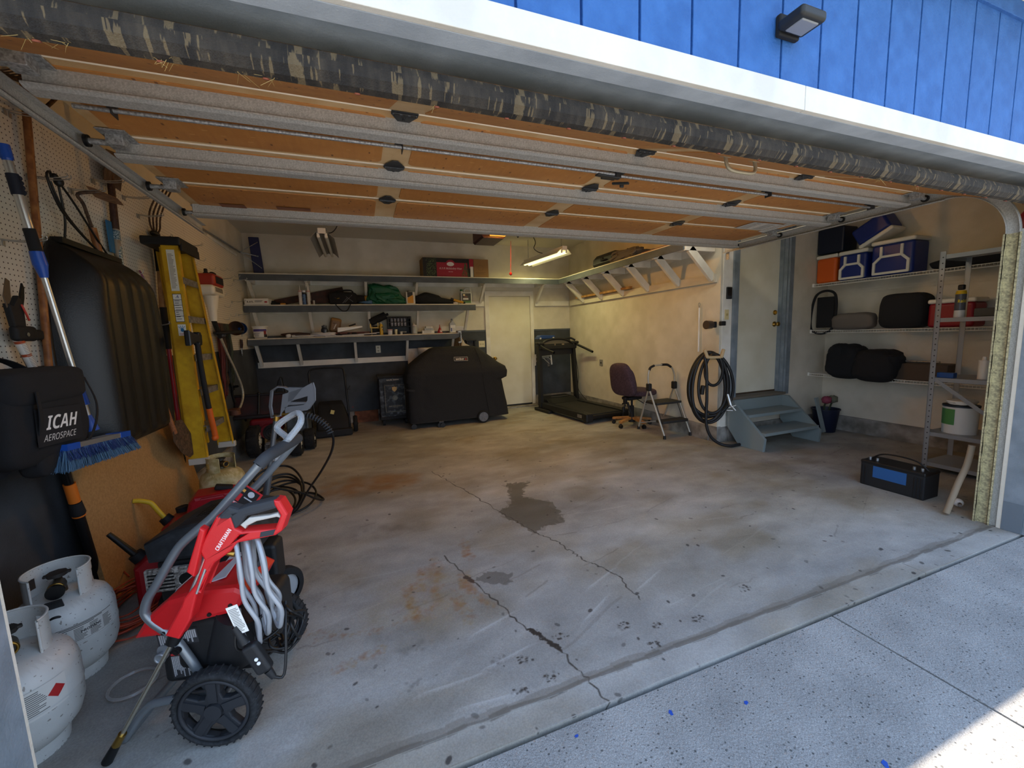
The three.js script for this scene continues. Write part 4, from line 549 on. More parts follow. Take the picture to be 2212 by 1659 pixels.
{
  const t = thing('string_trimmer', 'string trimmer with orange and white engine hanging head up behind the ladder', 'trimmer', [0.14, 0, -3.75]);
  mesh('engine_cover', [rbox(0.17, 0.12, 0.3, 0.03, 0, 2.0, -0.05)], mat(0x9c2d1e, 0.5), t);
  mesh('cooling_slots', [...Array(9).keys()].map((i) => rbox(0.01, 0.07, 0.012, 0.002, 0.085, 2.0, 0.06 - i * 0.026)), M.black, t);
  mesh('starter_housing', [rbox(0.15, 0.1, 0.36, 0.03, 0, 1.9, -0.06), cyl(0.07, 0.045, 0.16, 0, 1.8, -0.04, 0, 0, 0, 20), rbox(0.09, 0.09, 0.1, 0.03, 0, 1.9, -0.27), cyl(0.045, 0.032, 0.16, 0, 1.68, -0.03)], mat(0xd8d4c6, 0.5), t);
  mesh('vents', [...Array(11).keys()].map((i) => rbox(0.008, 0.045, 0.009, 0.002, 0.073, 1.905, 0.07 - i * 0.021)), M.black, t);
  mesh('knobs', [rbox(0.05, 0.05, 0.09, 0.02, 0, 2.08, -0.17), rbox(0.03, 0.06, 0.03, 0.01, 0, 2.08, 0.03), rbox(0.05, 0.03, 0.18, 0.01, 0, 2.06, -0.05)], M.blackm, t);
  mesh('shaft_grip', rod([0, 1.62, -0.02], [0, 1.44, -0.18], 0.024), M.blackm, t);
  mesh('shaft', [tube([[0, 1.45, -0.17], [0, 1.25, -0.37], [0, 1.02, -0.62], [0, 0.84, -0.77], [0, 0.72, -0.76], [0, 0.63, -0.6], [0, 0.6, -0.42]], 0.0125, 80, false, 10)], mat(0xffffff, 0.4, { metalness: 0.35, map: mottle(0xa8a08a, 0xd8d2be, 145, 20), per: 0.1 }), t);
  mesh('trimmer_head', [cyl(0.05, 0.055, 0.05, 0, 0.6, -0.38), rbox(0.1, 0.015, 0.16, 0.006, -0.02, 0.63, -0.42)], mat(0x5a3524, 0.7), t);
  mesh('loop_handle', tube([[0.0, 1.48, -0.1], [0.1, 1.49, -0.25], [0.12, 1.5, -0.55], [0.04, 1.51, -0.75], [-0.05, 1.5, -0.55], [-0.06, 1.49, -0.25]], 0.016, 60, true, 8), M.blackm, t);
  mesh('bracket', rbox(0.08, 0.06, 0.1, 0.02, 0, 1.47, -0.2), mat(0x4d4d4e, 0.6), t);
}
{ // bundles of cables hanging beside the trimmer
  const cols = [[0x5a1a18, 'dark red'], [0x3a2418, 'brown'], [0x1f2320, 'black'], [0x2f3a2a, 'dark green']]; seed = 61;
  cols.forEach(([c, n], k) => { const g = []; for (let i = 0; i < 5; i++) { const z = -4.15 - k * 0.11 - i * 0.018, w = rr(0.02, 0.06), b = 0.95 + rr(-0.1, 0.25) - (k === 0 ? 0.1 : 0); g.push(tube([[0.06, 1.6, z], [0.08 + rr(0, 0.02), 1.3, z + w], [0.07, b + 0.1, z + w * 1.2], [0.06, b, z], [0.06, b + 0.12, z - w], [0.05, 1.3, z - w * 0.6], [0.06, 1.6, z - 0.01]], 0.006, 50, false, 6)); } single('cable_bundle', n + ' cables looped over a peg hook behind the trimmer shaft', 'cable', g, mat(c, 0.6)); });
}
{
  const t = thing('funnel', 'blue and brown plastic funnel lying sideways on a peg hook', 'funnel', [0.09, 1.56, -4.95], 0);
  const f = lathe([[0.075, 0], [0.078, 0.0], [0.074, 0.03], [0.018, 0.14], [0.01, 0.2], [0.008, 0.2], [0.016, 0.14], [0.07, 0.032], [0.075, 0]], 28).rotateX(-PI / 2).rotateY(0.15); mesh('cone', f, mat(0x1b4a8c, 0.4), t);
  const b = single('scoop', 'brown worn metal scoop hanging beside the blue funnel', 'scoop', lathe([[0.085, 0], [0.088, 0], [0.05, 0.12], [0.02, 0.16], [0.018, 0.16], [0.046, 0.12], [0.085, 0]], 24).rotateX(-PI / 2), mat(0x4e3a30, 0.6)); b.position.set(0.1, 1.555, -4.72);
  const p = thing('pliers', 'pliers with dark handles hanging from a hook near the bottom of the pegboard', 'pliers', [0.04, 0, -5.12]);
  mesh('handle', [tube([[0, 1.42, 0.0], [0, 1.36, 0.02], [0, 1.31, 0.01]], 0.011)], mat(0x2a1216, 0.5), p); mesh('handle', [tube([[0, 1.42, -0.06], [0, 1.36, -0.06], [0, 1.31, -0.025]], 0.011)], mat(0x2a1216, 0.5), p); mesh('jaws', [ext([[-0.02, 0.03], [0.02, 0.03], [0.012, -0.06], [0, -0.08], [-0.012, -0.06]], 0.012, 0.003).rotateY(PI / 2).translate(-0.006, 1.285, -0.008)], M.steel, p);
}
{
  const t = thing('lopper', 'black pole lopper head with red cord on a white labelled pole', 'lopper', [0.07, 1.2, -1.4]);
  mesh('pole', rod([0, 0, -0.03], [-0.01, 0.235, 0.05], 0.0165), mat(0x1b1b1d, 0.4), t);
  mesh('label_sleeve', rod([0, 0.05, -0.013], [-0.009, 0.215, 0.043], 0.0172), printMat(drawTex(0.1, 0.17, (x, w, h) => { fillAll(x, w, h, '#e4e0d8'); x.fillStyle = '#b04a26'; for (const y of [0.04, 0.4, 0.78]) x.fillRect(0, h * y, w, h * 0.07); lines(x, w, h, 22, '#9a968e', 0.1, 0.9, 0.12, 0.98); }), 0.5), t);
  mesh('head', [rbox(0.035, 0.07, 0.13, 0.028, 0, 0.24, 0.02), ext([[-0.03, 0], [0.035, 0], [0.04, 0.1], [0.02, 0.14], [-0.02, 0.09], [-0.045, 0.1]], 0.025, 0.006).rotateY(PI / 2).translate(-0.012, 0.27, 0.05), rbox(0.03, 0.05, 0.08, 0.02, 0, 0.235, -0.05)], M.blackm, t);
  mesh('hook_blade', ext([[0, 0], [0.02, 0.05], [0.03, 0.1], [0.022, 0.12], [0.0, 0.07], [-0.015, 0.02]], 0.008, 0.002).rotateY(PI / 2).translate(0, 0.35, 0.01), mat(0x2b2b2d, 0.3, { metalness: 0.7 }), t);
  mesh('cutting_blade', ext([[0, 0], [0.03, 0.04], [0.04, 0.12], [0.02, 0.13], [-0.01, 0.05]], 0.004, 0.001).rotateY(PI / 2).translate(0.004, 0.35, 0.1), mat(0x6a5f55, 0.4, { metalness: 0.7 }), t);
  mesh('pivot', cyl(0.009, 0.009, 0.006, 0.019, 0.235, 0.03, 0, 0, PI / 2, 16), M.chrome, t); mesh('cord', tube([[0.015, 0.3, 0.0], [0.02, 0.33, 0.02], [0.015, 0.37, 0.03]], 0.004), mat(0xc03a2c, 0.6), t);
}
{ // tote bag and what hangs with it
  const t = thing('tote_bag', 'black soft tote bag with white lettering hanging from a hook', 'bag', [0.2, 0.9, -1.1]);
  mesh('body', lump(0.2, 0.37, 0.47, 5, 0.035, 3, 0.42, 48, (x, y, z) => [x * (0.8 + 0.2 * (1 - Math.abs(y))), y - 0.06 * z * (y < 0 ? 0 : 1), z * (1 - 0.05 * y)]), M.nylon, t);
  mesh('flap', lump(0.215, 0.15, 0.46, 6, 0.03, 3, 0.4, 32).translate(0, 0.24, 0), M.nylon, t);
  mesh('handle', ribbon([[-0.02, 0.36, 0.1], [-0.06, 0.42, 0.08], [-0.1, 0.445, 0.03], [-0.07, 0.42, -0.05], [-0.02, 0.36, -0.1]], 0.035, 0.002, [1, 0, 0]), M.nylon, t);
  mesh('shoulder_strap', [ribbon([[0.07, 0.33, -0.25], [0.1, 0.2, -0.25], [0.09, 0.08, -0.22], [0.06, -0.02, -0.13], [0.04, -0.05, -0.02], [0.04, -0.03, 0.06], [0.09, 0.1, 0.12], [0.115, 0.2, 0.14], [0.11, 0.3, 0.13]], 0.036, 0.0016, [0.3, 0.3, 1])], M.nylon, t);
  mesh('pocket', lump(0.09, 0.17, 0.2, 8, 0.06, 3, 0.5, 28).translate(0.03, -0.06, 0.0), M.nylon, t);
  print('logo', t, 0.27, 0.15, (x, w, h) => { fillAll(x, w, h, '#17181c'); x.save(); x.transform(1, 0, -0.12, 1, h * 0.05, 0); txt(x, 'ICAH', w * 0.54, h * 0.4, h * 0.52, '#ecebe8', 'sans-serif', 'italic bold', w * 0.8); txt(x, 'AEROSPACE', w * 0.5, h * 0.8, h * 0.24, '#d8d7d4', 'sans-serif', 'italic', w * 0.86); x.restore(); }, [0.1035, 0.15, 0.02], [0, PI / 2, -0.06], 0.9, 1800);
  const b = thing('tool_case', 'dark case with lime green lettering hanging half behind the lettered tote bag', 'case', [0.1, 0.87, -1.45]);
  mesh('body', lump(0.12, 0.33, 0.24, 9, 0.03, 3, 0.35, 32), M.navy, b);
  print('lettering', b, 0.11, 0.2, (x, w, h) => { fillAll(x, w, h, '#0d1014'); x.fillStyle = '#63a838'; x.fillRect(w * 0.06, 0, w * 0.05, h); x.fillRect(w * 0.86, 0, w * 0.05, h); x.save(); x.translate(w * 0.48, h * 0.5); x.rotate(-PI / 2); txt(x, 'ITED', h * 0.1, 0, w * 0.5, '#63a838'); x.restore(); txt(x, 'TO', w * 0.7, h * 0.86, w * 0.28, '#63a838'); }, [0.0605, 0.165, 0.0], [0, PI / 2, 0], 0.8, 1800);
  const d = thing('duffel_bag', 'dark navy bag hanging at the near end of the pegboard behind the tote', 'bag', [0.12, 0.86, -0.86]); mesh('body', lump(0.18, 0.42, 0.38, 12, 0.06, 3, 0.5, 32), M.navy, d); mesh('handle', ribbon([[0, 0.4, 0.08], [-0.03, 0.5, 0.04], [-0.03, 0.5, -0.04], [0, 0.4, -0.08]], 0.03, 0.002, [1, 0, 0]), M.navy, d);
  const r = thing('saw_pole', 'dull red pole hanging at the near end of the pegboard', 'pole', [0.06, 0, -1.2]); mesh('pole', rod([0, 1.0, 0], [0, 1.5, 0.14], 0.02), mat(0x5a2a28, 0.5), r); mesh('head', [rbox(0.03, 0.09, 0.05, 0.01, 0, 1.5, 0.13), ext([[0, 0], [0.04, 0.02], [0.045, 0.1], [0.0, 0.08]], 0.012, 0.003).rotateY(PI / 2).translate(0, 1.5, 0.15)], mat(0x3a2a2c, 0.5), r);
}
{
  const t = thing('extension_pole', 'black telescopic pole with an orange collar leaning on the dark lower wall', 'pole', [0, 0, 0]);
  const P = [0.1, 0.0, -1.57], Q = [0.15, 0.92, -1.32], at = (k) => P.map((v, i) => v + (Q[i] - v) * k), s = (a, b, r, r2) => rod(at(a), at(b), r, r2, 20);
  mesh('outer_tube', s(0.0, 0.62, 0.02), M.black, t); mesh('inner_tube', s(0.6, 1.0, 0.0175), mat(0x131314, 0.25), t); mesh('collar', s(0.67, 0.78, 0.0225), mat(0xd9731f, 0.5), t); mesh('lock', [s(0.6, 0.665, 0.029, 0.024), s(0.585, 0.605, 0.024, 0.029)], M.blackm, t); mesh('ring', s(0.583, 0.592, 0.0255), mat(0xd9731f, 0.5), t);
}
{
  const pt = thing('particle_board', 'tan particle board sheet with a rough edge leaning on the left wall', 'board', [0, 0, 0]);
  M.particle = mat(0xffffff, 0.8, { map: dataTex(256, 256, (u, v, i, j) => mixc([150, 112, 66], [188, 148, 96], fbm(u * 40, v * 40, 151, 3, 40, 40) * 0.8 + hash(i, j, 2) * 0.3)), per: 0.35 });
  const shape = [[-1.53, 0.0], [-2.5, 0.0], [-2.9, 0.3], [-2.66, 1.27], [-2.4, 1.27], [-2.42, 0.82], [-1.55, 0.84]].map(([z, y]) => [z, y]);
  const g = ext([[-1.5, 0], [-2.95, 0], [-2.68, 1.27], [-2.2, 1.27], [-1.5, 0.84]], 0.022, 0.001); g.rotateY(-PI / 2); const o = mesh('sheet', g, M.particle, pt); o.rotation.z = 0.09; o.position.set(0.16, 0.0, 0);
  const o2 = o; o2.geometry.applyMatrix4(new THREE.Matrix4().makeScale(1, 1, 1));
  const s = thing('hand_shovel', 'short shovel with worn wooden handle and dark blade in front of the particle board', 'shovel', [0.2, 0, 0]);
  mesh('handle', rod([0, 1.02, -2.28], [0.02, 0.74, -2.35], 0.017, 0.016), mat(0xffffff, 0.6, { map: mottle(0x7a4626, 0xa4683e, 153, 9), per: 0.1 }), s);
  mesh('grip', tube([[0, 0.86, -2.36], [0, 0.93, -2.38], [0, 1.02, -2.36], [-0.01, 1.06, -2.31], [0, 1.03, -2.28]], 0.012), mat(0x2a2724, 0.5), s);
  mesh('blade', ext([[-0.1, 0.05], [-0.06, 0.09], [0.05, 0.1], [0.12, 0.02], [0.12, -0.16], [0.07, -0.26], [0, -0.28], [-0.05, -0.24], [-0.1, -0.1]], 0.004, 0.001).rotateZ(0.75).rotateY(PI / 2).translate(0.02, 0.72, -2.42), M.rust, s);
}
// ---------------------------------------------------------------- on the floor at the left
M.tankwhite = mat(0xffffff, 0.4, { map: dataTex(512, 512, (u, v, i, j) => { let c = mixc([196, 198, 194], [222, 224, 220], fbm(u * 8, v * 8, 161, 4, 8, 8)); if (fbm(u * 46, v * 46, 163, 3, 46, 46) > 0.8) c = mixc(c, [96, 88, 78], 0.55); if (hash(i >> 1, j >> 1, 165) > 0.9965) c = mixc(c, [70, 62, 56], 0.7); return c; }), per: 0.6, grain: 0.0003, grainPer: 0.05 });
function propane(label, pos, ry, k, m, capped) {
  const t = thing('propane_tank', label, 'gas tank', pos, ry), R = 0.155 * k, h = k;
  mesh('body', lathe([[0, 0.03], [0.06, 0.034], [0.11, 0.05], [0.14, 0.085], [0.153, 0.13], [0.155, 0.19], [0.155, 0.192], [0.1565, 0.193], [0.1565, 0.199], [0.155, 0.2], [0.155, 0.27], [0.15, 0.3], [0.137, 0.33], [0.11, 0.352], [0.07, 0.364], [0.03, 0.368], [0, 0.369]].map(([r, y]) => [r * k, y * h]), 48), m, t);
  mesh('foot_ring', lathe([[0.1, 0.0], [0.103, 0.0], [0.108, 0.05], [0.105, 0.05], [0.1, 0.0]].map(([r, y]) => [r * k, y * h]), 40), m, t);
  // collar: three quarters of a ring with hand holes, open to the front
  const seg = (a0, a1, y0, y1) => { const g = new THREE.CylinderGeometry(0.098 * k, 0.098 * k, (y1 - y0) * h, 24, 1, true, a0, a1 - a0), g2 = new THREE.CylinderGeometry(0.0955 * k, 0.0955 * k, (y1 - y0) * h, 24, 1, true, a0, a1 - a0); return [g, g2].map((q) => q.translate(0, (y0 + y1) / 2 * h, 0)); };
  const a = 0.75, b = 2 * PI - 0.75, rim = []; for (let i = 0; i <= 30; i++) { const q = a + (b - a) * i / 30; rim.push([Math.sin(q) * 0.0968 * k, 0.468 * h, Math.cos(q) * 0.0968 * k]); }
  mesh('collar', [seg(a, b, 0.35, 0.385), seg(a, b, 0.43, 0.465), seg(a, 1.5, 0.385, 0.43), seg(2.3, 4.0, 0.385, 0.43), seg(4.8, b, 0.385, 0.43), tube(rim, 0.004 * k, 60, false, 8), ...[a, b].map((q) => { const p = (y) => [Math.sin(q) * 0.0968 * k, y * h, Math.cos(q) * 0.0968 * k]; return tube([p(0.352), p(0.41), p(0.466)], 0.004 * k, 10, false, 8); })], m, t);
  const v = mesh('valve', [cyl(0.02 * k, 0.024 * k, 0.05 * k, 0, 0.39 * h, 0), cyl(0.026 * k, 0.026 * k, 0.045 * k, 0, 0.405 * h, 0.035 * k, PI / 2), cyl(0.012 * k, 0.014 * k, 0.03 * k, 0, 0.43 * h, 0)], mat(0x5c5548, 0.4, { metalness: 0.7 }), t);
  mesh('outlet_ring', [new THREE.TorusGeometry(0.021 * k, 0.004 * k, 8, 24).translate(0, 0.405 * h, 0.058 * k)], M.brass, v); mesh('outlet_bore', cyl(0.017 * k, 0.017 * k, 0.004, 0, 0.405 * h, 0.0565 * k, PI / 2), M.black, v);
  mesh('hand_wheel', [cyl(0.032 * k, 0.032 * k, 0.014 * k, -0.0, 0.445 * h, 0, 0, 0, 0, 8), rbox(0.08 * k, 0.01, 0.02 * k, 0.004, 0, 0.445 * h, 0)], mat(0x2e2b28, 0.6), v);
  if (capped) mesh('safety_cap', [cyl(0.028, 0.028, 0.014, 0.0, 0.4, 0.075, PI / 2), rbox(0.048, 0.1, 0.008, 0.003, 0.0, 0.345, 0.105, 0.55), new THREE.TorusGeometry(0.018, 0.005, 8, 20).translate(0, 0, 0).rotateX(0.55 - PI * 0).translate(0.0, 0.31, 0.13)], M.black, t);
  return t;
}
{
  const a = propane('white propane tank nearest the doorway, with a red diamond on its label', [0.335, 0, -0.6], 0.6, 1, M.tankwhite, false);
  print('label', a, 0.13, 0.1, (x, w, h) => { fillAll(x, w, h, '#dcdcd6'); lines(x, w, h, 13, '#6d6d6a', 0.05, 0.62); x.save(); x.translate(w * 0.78, h * 0.45); x.rotate(PI / 4); x.fillStyle = '#b92a2a'; x.fillRect(-h * 0.17, -h * 0.17, h * 0.34, h * 0.34); x.restore(); }, [0, 0.235, 0], [0, 0.3, 0], 0.5, 2400, 0.1557);
  const b = propane('white propane tank with a black valve cap, behind the front tank', [0.265, 0, -0.985], 0.35, 1, M.tankwhite, true);
  print('label', b, 0.28, 0.075, (x, w, h) => { fillAll(x, w, h, '#d3d3ce'); x.fillStyle = '#4c4c4a'; x.fillRect(0, 0, w, h * 0.03); x.fillRect(0, h * 0.96, w, h * 0.03); for (let c = 0; c < 6; c++) { x.save(); x.translate(c * w / 6, 0); lines(x, w / 6, h, 9, '#55554f', 0.08, 0.9, 0.25); x.restore(); } lines(x, w, h, 2, '#33332f', 0.02, 0.98, 0.06, 0.22); txt(x, 'CAUTION', w * 0.3, h * 0.5, h * 0.2, '#333'); txt(x, 'PROPANE', w * 0.7, h * 0.5, h * 0.2, '#333'); }, [0, 0.235, 0], [0, 0.25, 0], 0.5, 2400, 0.1557);
  propane('cream-yellow propane tank behind the red fuel cans', [0.38, 0, -2.66], 0.9, 1, mat(0xffffff, 0.55, { map: mottle(0xa6955f, 0xd6cba2, 167, 9), per: 0.3, grain: 0.0006, grainPer: 0.06 }), false);
}
function gasCan(label, pos, ry, spout) {
  const t = thing('fuel_can', label, 'fuel can', pos, ry), red = mat(0xa31420, 0.42, { grain: 0.0003, grainPer: 0.04 });
  const sh = new THREE.Shape([[-0.2, 0.02], [-0.18, 0], [0.18, 0], [0.2, 0.02], [0.2, 0.27], [0.185, 0.39], [0.16, 0.4], [-0.02, 0.4], [-0.05, 0.37], [-0.07, 0.3], [-0.15, 0.27], [-0.2, 0.23]].map(([x, y]) => new THREE.Vector2(x, y)));
  sh.holes.push(new THREE.Path([[0.0, 0.33], [0.03, 0.37], [0.12, 0.37], [0.13, 0.34], [0.11, 0.32], [0.02, 0.315]].map(([x, y]) => new THREE.Vector2(x, y))));
  mesh('body', [ext(sh, 0.2, 0.022).translate(0, 0, -0.1), ext([[-0.11, 0.13], [-0.06, 0.25], [0.12, 0.25], [0.14, 0.13]], 0.212, 0.01, [[[-0.07, 0.15], [-0.04, 0.225], [0.09, 0.225], [0.105, 0.15]]]).translate(0, 0, -0.106)], red, t);
  mesh('cap', [cyl(0.034, 0.034, 0.03, -0.1, 0.315, 0, 0, 0, 0.1, 20)], M.blackm, t);
  mesh('spout_collar', cyl(0.032, 0.036, 0.04, -0.185, 0.265, 0, 0, 0, 0.6, 20), M.blackm, t);
  mesh('spout', spout === 'yellow' ? tube([[-0.19, 0.27, 0], [-0.22, 0.33, 0], [-0.25, 0.39, 0], [-0.3, 0.415, 0], [-0.33, 0.42, 0]], 0.014, 40, false, 10, 0.3) : [rod([-0.19, 0.27, 0], [-0.28, 0.42, 0], 0.017, 0.012)], spout === 'yellow' ? mat(0xd8b52a, 0.5) : M.black, t);
  if (spout === 'yellow') { mesh('vent_handle', rbox(0.1, 0.03, 0.06, 0.01, 0.13, 0.41, 0, 0, 0, -0.25), M.blackm, t); print('side_label', t, 0.09, 0.2, (x, w, h) => { fillAll(x, w, h, '#1a1a18'); lines(x, w, h, 12, '#c8c23a', 0.1, 0.9); }, [0.2005, 0.17, 0], [0, PI / 2, 0], 0.5, 1500); }
}
gasCan('red plastic fuel can with a yellow bent spout by the particle board', [0.45, 0, -1.97], 0.15, 'yellow');
gasCan('lower red fuel can with a straight black spout behind the black engine', [0.5, 0, -1.5], 0.3, 'black');
{ // orange extension cord heap behind the tanks
  const g = []; seed = 77; const mk = (cx, cz, rx, rz, a, y) => { const p = []; for (let i = 0; i < 9; i++) { const q = i / 9 * 2 * PI; const X = Math.cos(q) * rx, Z = Math.sin(q) * rz; p.push([cx + X * Math.cos(a) - Z * Math.sin(a) + rr(-0.012, 0.012), Math.max(0.006, y + rr(-0.008, 0.012)), cz + X * Math.sin(a) + Z * Math.cos(a) + rr(-0.012, 0.012)]); } return tube(p, 0.0048, 54, true, 6); };
  for (let i = 0; i < 13; i++) g.push(mk(0.31 + rr(-0.03, 0.03), -1.38 + rr(-0.06, 0.06), rr(0.1, 0.15), rr(0.17, 0.26), rr(-0.5, 0.1), 0.008 + i * 0.006));
  g.push(tube([[0.2, 0.09, -1.6], [0.12, 0.1, -1.72], [0.2, 0.12, -1.75], [0.3, 0.1, -1.65], [0.34, 0.08, -1.6]], 0.0048));
  single('extension_cord', 'heap of orange extension cord on the floor behind the white propane tanks', 'cord', g, mat(0x9c3a22, 0.55));
}
{ // clear vinyl ring lying on the floor by the washer
  single('clear_hose', 'short loop of clear hose lying on the floor between the tank and the red washer', 'hose', new THREE.TorusGeometry(0.075, 0.006, 8, 40).rotateX(-PI / 2).rotateZ(0.0).translate(0.55, 0.02, -0.78), mat(0xffffff, 0.12, { transmission: 0.9, thickness: 0.004, ior: 1.4 }));
}
// ---- red electric pressure washer, standing on two big wheels
M.tubegrey = mat(0x8b9297, 0.35, { metalness: 0.55 }); M.washred = mat(0xd21f24, 0.38, { grain: 0.0002, grainPer: 0.03 }); M.washblack = mat(0x161719, 0.55, { grain: 0.0004, grainPer: 0.03 }); M.gripgrey = mat(0x34363a, 0.8);
M.clear = mat(0xe8edf2, 0.12, { transmission: 0.75, thickness: 0.006, ior: 1.45 });
function bigWheel(parent, x, y, z, R, w, hub) {
  const sh = new THREE.Shape(); sh.absarc(0, 0, R * 0.86, 0, 2 * PI); for (let i = 0; i < 5; i++) { const a = i / 5 * 2 * PI + 0.3, b = a + 2 * PI / 5, P = [], m = (a + b) / 2; for (const [r, q] of [[0.72, a + 0.26], [0.76, m], [0.72, b - 0.26], [0.46, b - 0.36], [0.36, m], [0.46, a + 0.36]]) P.push(new THREE.Vector2(Math.cos(q) * r * R, Math.sin(q) * r * R)); sh.holes.push(new THREE.Path(P)); }
  const tr = [[R * 0.84, -w / 2], [R * 0.93, -w * 0.5], [R * 0.98, -w * 0.38], [R, -w * 0.15], [R, w * 0.15], [R * 0.98, w * 0.38], [R * 0.93, w * 0.5], [R * 0.84, w / 2], [R * 0.84, -w / 2]];
  const tire = mesh('wheel', [lathe(tr, 56).rotateX(PI / 2), ...[...Array(36).keys()].map((i) => { const a = i / 36 * 2 * PI; return rbox(0.006, 0.008, w * 0.8, 0.002, 0, R - 0.001, 0).rotateZ(a); })], mat(0xffffff, 0.85, { map: mottle(0x101113, 0x2b2d2f, 171, 16), per: 0.2 }), parent); tire.position.set(x, y, z);
  mesh('hub', [ext(sh, w * 0.5, 0.004, [], 24).translate(0, 0, -w * 0.15), cyl(R * 0.2, R * 0.2, w * 0.8, 0, 0, 0.01, PI / 2), new THREE.TorusGeometry(R * 0.78, 0.007, 8, 40).translate(0, 0, w * 0.36), ...[...Array(5).keys()].map((i) => { const a = i / 5 * 2 * PI + 0.3; return bar([Math.cos(a) * R * 0.22, Math.sin(a) * R * 0.22, w * 0.38], [Math.cos(a) * R * 0.76, Math.sin(a) * R * 0.76, w * 0.36], R * 0.2, 0.008, [0, 0, 1]); })], mat(0x222428, 0.6), tire);
  mesh('axle_cap', [new THREE.TorusGeometry(R * 0.11, 0.004, 8, 24).translate(0, 0, w * 0.46)], M.chrome, tire);
  if (hub) { } return tire;
}
{
  const t = thing('pressure_washer', 'red electric pressure washer on two black spoked wheels in the foreground', 'pressure washer', [0.957, 0, -0.38], -0.24);
  bigWheel(t, 0, 0.137, 0, 0.137, 0.05); bigWheel(t, 0, 0.137, -0.42, 0.137, 0.05);
  const zN = -0.06, zF = -0.36, fr = (z) => [tube([[-0.01, 0.137, z], [-0.06, 0.16, z], [-0.1, 0.26, z], [-0.15, 0.365, z], [-0.205, 0.425, z], [-0.226, 0.465, z], [-0.21, 0.515, z], [-0.175, 0.565, z], [-0.09, 0.69, z], [0.02, 0.78, z], [0.1, 0.86, z], [0.19, 0.955, z]], 0.0145, 130, false, 12, 0.35)];
  mesh('frame_tube', fr(zN), M.tubegrey, t); mesh('frame_tube', fr(zF), M.tubegrey, t);
  mesh('handle_bar', tube([[0.19, 0.955, zN], [0.205, 0.97, zN - 0.02], [0.21, 0.975, zN - 0.08], [0.21, 0.975, zF + 0.08], [0.205, 0.97, zF + 0.02], [0.19, 0.955, zF]], 0.0145, 60, false, 12), M.tubegrey, t);
  mesh('foam_grip', tube([[0.185, 0.95, zN + 0.001], [0.205, 0.972, zN - 0.02], [0.21, 0.976, zN - 0.1], [0.21, 0.976, zF + 0.1], [0.205, 0.972, zF + 0.02]], 0.021, 60, false, 14), M.gripgrey, t);
  mesh('stand_tube', [tube([[-0.02, 0.15, -0.05], [-0.16, 0.14, -0.05], [-0.24, 0.13, -0.05], [-0.285, 0.09, -0.05], [-0.34, 0.012, -0.05], [-0.345, 0.012, -0.2], [-0.34, 0.012, -0.36], [-0.285, 0.09, -0.37], [-0.24, 0.13, -0.37], [-0.02, 0.15, -0.37]], 0.014, 120, false, 12, 0.25)], M.tubegrey, t);
  mesh('axle', rod([0, 0.137, 0.015], [0, 0.137, -0.44], 0.01), M.steel, t);
  // motor housing under the red lid
  mesh('motor_housing', [rbox(0.3, 0.2, 0.26, 0.03, -0.02, 0.31, -0.21), cyl(0.075, 0.085, 0.19, 0.03, 0.33, -0.11, 0.15, 0, -0.3), rbox(0.17, 0.16, 0.24, 0.025, -0.14, 0.24, -0.21), rbox(0.1, 0.1, 0.2, 0.02, 0.05, 0.22, -0.2), rbox(0.13, 0.07, 0.06, 0.01, -0.06, 0.16, -0.11)], M.washblack, t);
  const lid = ext([[-0.25, 0.0], [-0.2, 0.075], [-0.13, 0.13], [-0.02, 0.155], [0.09, 0.155], [0.13, 0.13], [0.1, 0.08], [0.06, 0.055], [-0.06, 0.035], [-0.18, 0.0]], 0.22, 0.018); mesh('lid', lid.translate(-0.02, 0.375, -0.27), M.washred, t);
  mesh('detergent_cap', [cyl(0.038, 0.04, 0.018, 0.05, 0.533, -0.2, 0, 0, 0, 24), cyl(0.022, 0.025, 0.026, 0.05, 0.536, -0.2)], M.gripgrey, t);
  mesh('lid_strip', [rbox(0.05, 0.004, 0.2, 0.002, -0.03, 0.5295, -0.2, 0, 0.2, 0.2), rbox(0.003, 0.05, 0.12, 0.001, -0.225, 0.44, -0.25, 0, 0, -0.6)], mat(0xc9ced6, 0.4), t);
  for (const [x, y] of [[-0.09, 0.42], [-0.02, 0.44], [0.05, 0.465], [-0.17, 0.39]]) mesh('lid_screw', cyl(0.007, 0.007, 0.006, x, y, -0.049, PI / 2, 0, 0, 12), M.black, t);
  const warn = (x, w, h) => { fillAll(x, w, h, '#1a1b1d'); x.fillStyle = '#c03030'; x.fillRect(w * 0.04, h * 0.03, w * 0.7, h * 0.08); for (let i = 0; i < 18; i++) { x.fillStyle = '#cfd0d2'; x.fillRect(w * (0.04 + i * 0.052), h * 0.14, w * 0.04, h * (0.45 + 0.38 * hash(i, 4, 5))); } x.fillStyle = '#55565a'; for (let i = 0; i < 20; i++) x.fillRect(0, h * (0.15 + i * 0.042), w, h * 0.014); };
  print('warning_label', t, 0.11, 0.075, warn, [0.02, 0.34, -0.079], [0, 0, -0.55], 0.5, 2000); print('warning_label', t, 0.13, 0.06, warn, [-0.15, 0.345, -0.0785], [0, 0, 0.1], 0.5, 2000); print('warning_label', t, 0.1, 0.1, warn, [-0.14, 0.235, -0.0885], [0, 0, 0.05], 0.5, 2000);
  for (const [x, y] of [[-0.13, 0.325], [-0.085, 0.225]]) mesh('frame_bolt', [cyl(0.012, 0.012, 0.012, x, y, zN + 0.02, PI / 2, 0, 0, 12), cyl(0.007, 0.007, 0.016, x, y, zN + 0.022, PI / 2, 0, 0, 6)], M.black, t);
  mesh('frame_button', cyl(0.007, 0.007, 0.006, -0.15, 0.365, zN + 0.016, PI / 2, 0, 0, 12), M.chrome, t);
